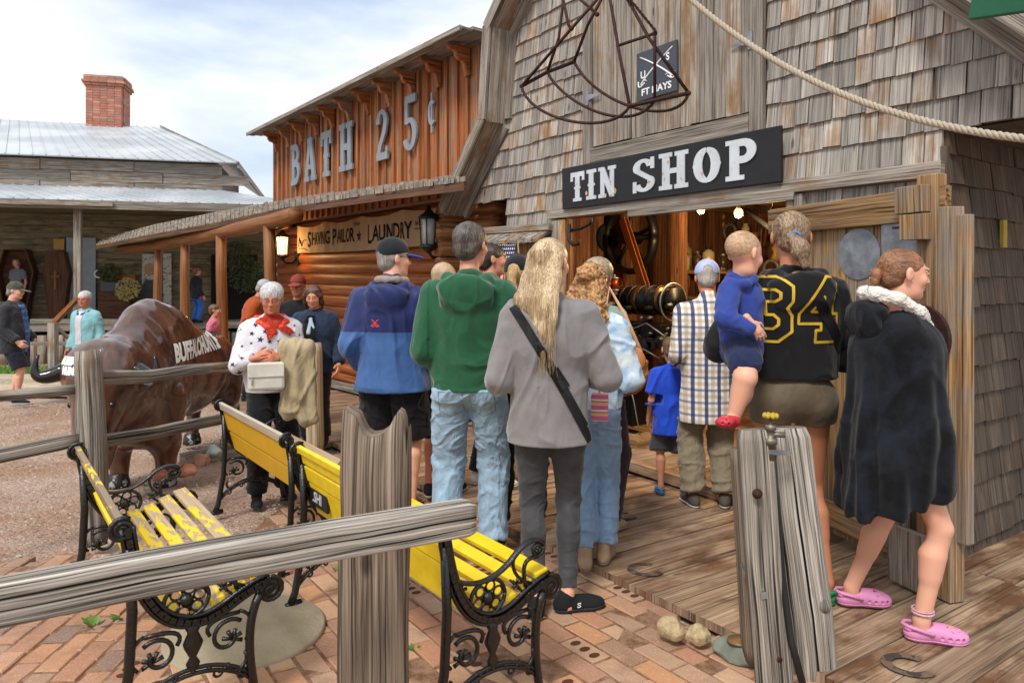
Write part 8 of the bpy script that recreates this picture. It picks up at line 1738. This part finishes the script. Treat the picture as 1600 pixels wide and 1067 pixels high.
# -- denim lady and man behind
p_ = person('dark haired woman in a denim jacket and pale neck scarf by the log wall', at(492, 6.9), 6.9, Zd(6.9), 176, 1.56, 1.12, head=(6, -18, 0), res=.009, hres=.0048, skin=SK, face=True, fat=.4, top=dict(hem=.80, a=.03, mat=fabric('dark_denim', '#1e2c42', vary=.35, fold=.5), fold=.009, name='denim_jacket', sw=1.15, hemr=.17), hands={1: dict(w=(.32, .05, .84), curl=.4), -1: dict(w=(-.3, .1, .9), curl=.6)}, bottom=dict(r=(.1, .085, .07), end=1.98, mat=BLACKF), hair=dict(kind='medium', puff=.004, mat=hairmat('dark_brown_hair', '#38251b', '#6e4c38')), shoes=dict(mat=SNEAK))
t = MB(); t.prism([(-.05, -.35), (.05, -.35), (.06, .1), (.035, .17), (-.035, .17), (-.06, .1)], .001, lambda a, b_, c: Vector((a, b_, 0))); decal('black_blouse', t, p_['top'], (0, .6, 1.1), (-1, 0, 0), (0, 0, 1), paint('black_knit', '#0e0f12', .9), p_['o'], .004, .03)
tl = p_['tl']; f = SF((-.2, -.2, 1.0), (.2, .3, 1.45), .008); f.chain([np.array(tl(*q)) for q in ((-.03, .10, 1.39), (-.08, .04, 1.44), (-.07, -.06, 1.46), (.07, -.06, 1.46), (.08, .04, 1.44), (.03, .10, 1.39))], [.02]*6, k=.01).cone(np.array(tl(0, .12, 1.38)), np.array(tl(.01, .165, 1.24)), .02, .022, k=.01).cone(np.array(tl(0, .12, 1.38)), np.array(tl(-.04, .15, 1.29)), .02, .016, k=.01); V, Q = f.mesh(); mkmesh('neck_scarf', [(V, Q)], fabric('pale_blue_scarf', '#9fb0bd'), p_['o'])
p_ = person('man with glasses and red cap behind the woman in denim', at(466, 7.9), 7.9, Zd(7.9), -165, 1.68, 1.05, head=(-15, -4, 0), res=.011, hres=.0055, skin=SKR, face=True, top=dict(hem=.85, a=.02, mat=BLACKF, name='vest'), bottom=dict(r=(.1, .085, .07), end=1.98, mat=BLACKF), hair=dict(kind='buzz', mat=hairmat('grey_hair', '', '')), cap=dict(mat=paint('dull_red_cap', '#7c2f22', .8)), shoes=dict(mat=SNEAK)); glasses(p_)
# -- people further off
p_ = person('man in an orange shirt and white cap leaning behind a porch post', at(388, 10.0), 10.0, Zd(10), -70, 1.72, 1.15, head=(0, -28, 0), lean=14, res=.013, hres=.007, skin=SKR, face=False, top=dict(hem=.8, a=.03, mat=fabric('burnt_orange_cloth', '#9a4315'), name='shirt', sleeve=.8), bottom=dict(r=(.11, .1, .08), end=1.98, mat=BLACKF), hair=dict(kind='short', mat=hairmat('grey_hair', '', '')), cap=dict(mat=fabric('white_cap', '#a9a9b0')), shoes=dict(mat=SNEAK))
person('small child in a pink top beside the porch post', at(334, 11.6), 11.6, Zd(11.6), -80, 1.32, 1., headscale=1.15, res=.014, skin=SK, top=dict(hem=.8, a=.02, mat=fabric('pink_cotton', '#c0697c'), name='t_shirt', sleeve=.6), bottom=dict(r=(.1, .085, .07), end=.9, mat=BLACKF, bare=True), hair=dict(kind='short', mat=hairmat('brown_hair', '', '')), shoes=dict(mat=WHSOLE))
pq = FM @ Vector((fpx(307, 430, 1.0).x, 1.0, FZ)); person('red haired child in a dark jacket and blue jeans on the far porch', pq.x, pq.y, FZ, -30, 1.42, 1.05, headscale=1.1, head=(-20, 0, 0), res=.015, skin=SK, top=dict(hem=.78, a=.03, mat=fabric('dark_navy_cloth', '#191d28'), name='jacket'), bottom=dict(r=(.1, .085, .08), end=1.98, mat=fabric('blue_jeans', '#2f5ea8')), hair=dict(kind='short', puff=.01, mat=hairmat('auburn_hair', '#6f3d20', '#9a6238')), shoes=dict(mat=SNEAK))
pq = FM @ Vector((fpx(28, 430, WY-.33).x, WY-.36, FZ+.04)); person('girl in a grey T-shirt standing inside the open coffin', pq.x, pq.y, FZ+.05, 180, 1.62, .95, res=.015, hres=.007, skin=SK, face=True, eyes=False, top=dict(hem=.85, a=.02, mat=fabric('slate_tee', '#6c7078'), name='t_shirt', sleeve=.7), bottom=dict(r=(.09, .07, .06), end=1.98, mat=BLACKF), hair=dict(kind='medium', mat=hairmat('brown_hair', '', '')), shoes=dict(mat=SNEAK))
p_ = person('man in a dark hooded jacket, camouflage cap and black shorts at the left edge', at(20, 9.8), 9.8, g(9.8)+.02, -78, 1.67, 1.2, head=(0, -8, 0), res=.010, hres=.006, skin=SKP, face=True, fat=.8, top=dict(hem=.74, a=.035, mat=fabric('charcoal_shell', '#2a2b2f', .7), fold=.012, hood=1., name='jacket', sw=1.2, belly=.06), hands={1: dict(w=(.25, .16, .92), curl=.8), -1: dict(w=(-.22, .2, .9), hide=1)}, bottom=dict(r=(.12, .115, .1), end=.95, mat=fabric('navy_short_cloth', '#191d29'), name='shorts', bare=True, thigh=1.1), hair=dict(kind='short', mat=hairmat('grey_hair', '', '')), cap=dict(mat=fabric('camo_cloth', '#4a4a3a', vary=.5)), shoes=dict(mat=SNEAK, sole=WHSOLE), feet=((-.1, -.05), (.1, .12)))
t = MB(); t.prism([(-.09, -.6), (.09, -.6), (.09, .12), (-.09, .12)], .001, lambda a, b_, c: Vector((a, b_, 0))); decal('blue_shirt', t, p_['top'], (0, .8, 1.25), (-1, 0, 0), (0, 0, 1), fabric('sky_blue_cotton', '#4f79b5'), p_['o'], .006, .04)
p_ = person('short haired grey woman in a pale turquoise jacket and purple scarf by the far porch', at(134, 9.8), 9.8, g(9.8), 168, 1.57, 1.08, head=(14, -6, 0), res=.011, hres=.006, skin=SKR, face=True, fat=.3, top=dict(hem=.8, a=.03, mat=fabric('turquoise_denim', '#7fb0b6'), name='jacket', sw=1.1), bottom=dict(r=(.1, .085, .07), end=1.98, mat=BLACKF), hair=dict(kind='old', nobrow=1, mat=hairmat('silver_hair', '', '')), shoes=dict(mat=SNEAK)); glasses(p_)
t = MB(); t.prism([(-.045, -.3), (.045, -.3), (.05, .15), (-.05, .15)], .001, lambda a, b_, c: Vector((a, b_, 0))); decal('white_blouse', t, p_['top'], (0, .6, 1.15), (-1, 0, 0), (0, 0, 1), paint('white_knit', '#c4c2c6', .9), p_['o'], .004, .04)
tl = p_['tl']; f = SF((-.2, -.2, 1.2), (.2, .3, 1.55), .01); f.chain([np.array(tl(*q)) for q in ((-.03, .10, 1.40), (-.08, .04, 1.44), (-.07, -.06, 1.46), (.07, -.06, 1.46), (.08, .04, 1.44), (.03, .10, 1.40))], [.028]*6, k=.01); V, Q = f.mesh(); mkmesh('neck_scarf', [(V, Q)], fabric('purple_scarf', '#5c4a86', vary=.5), p_['o'])
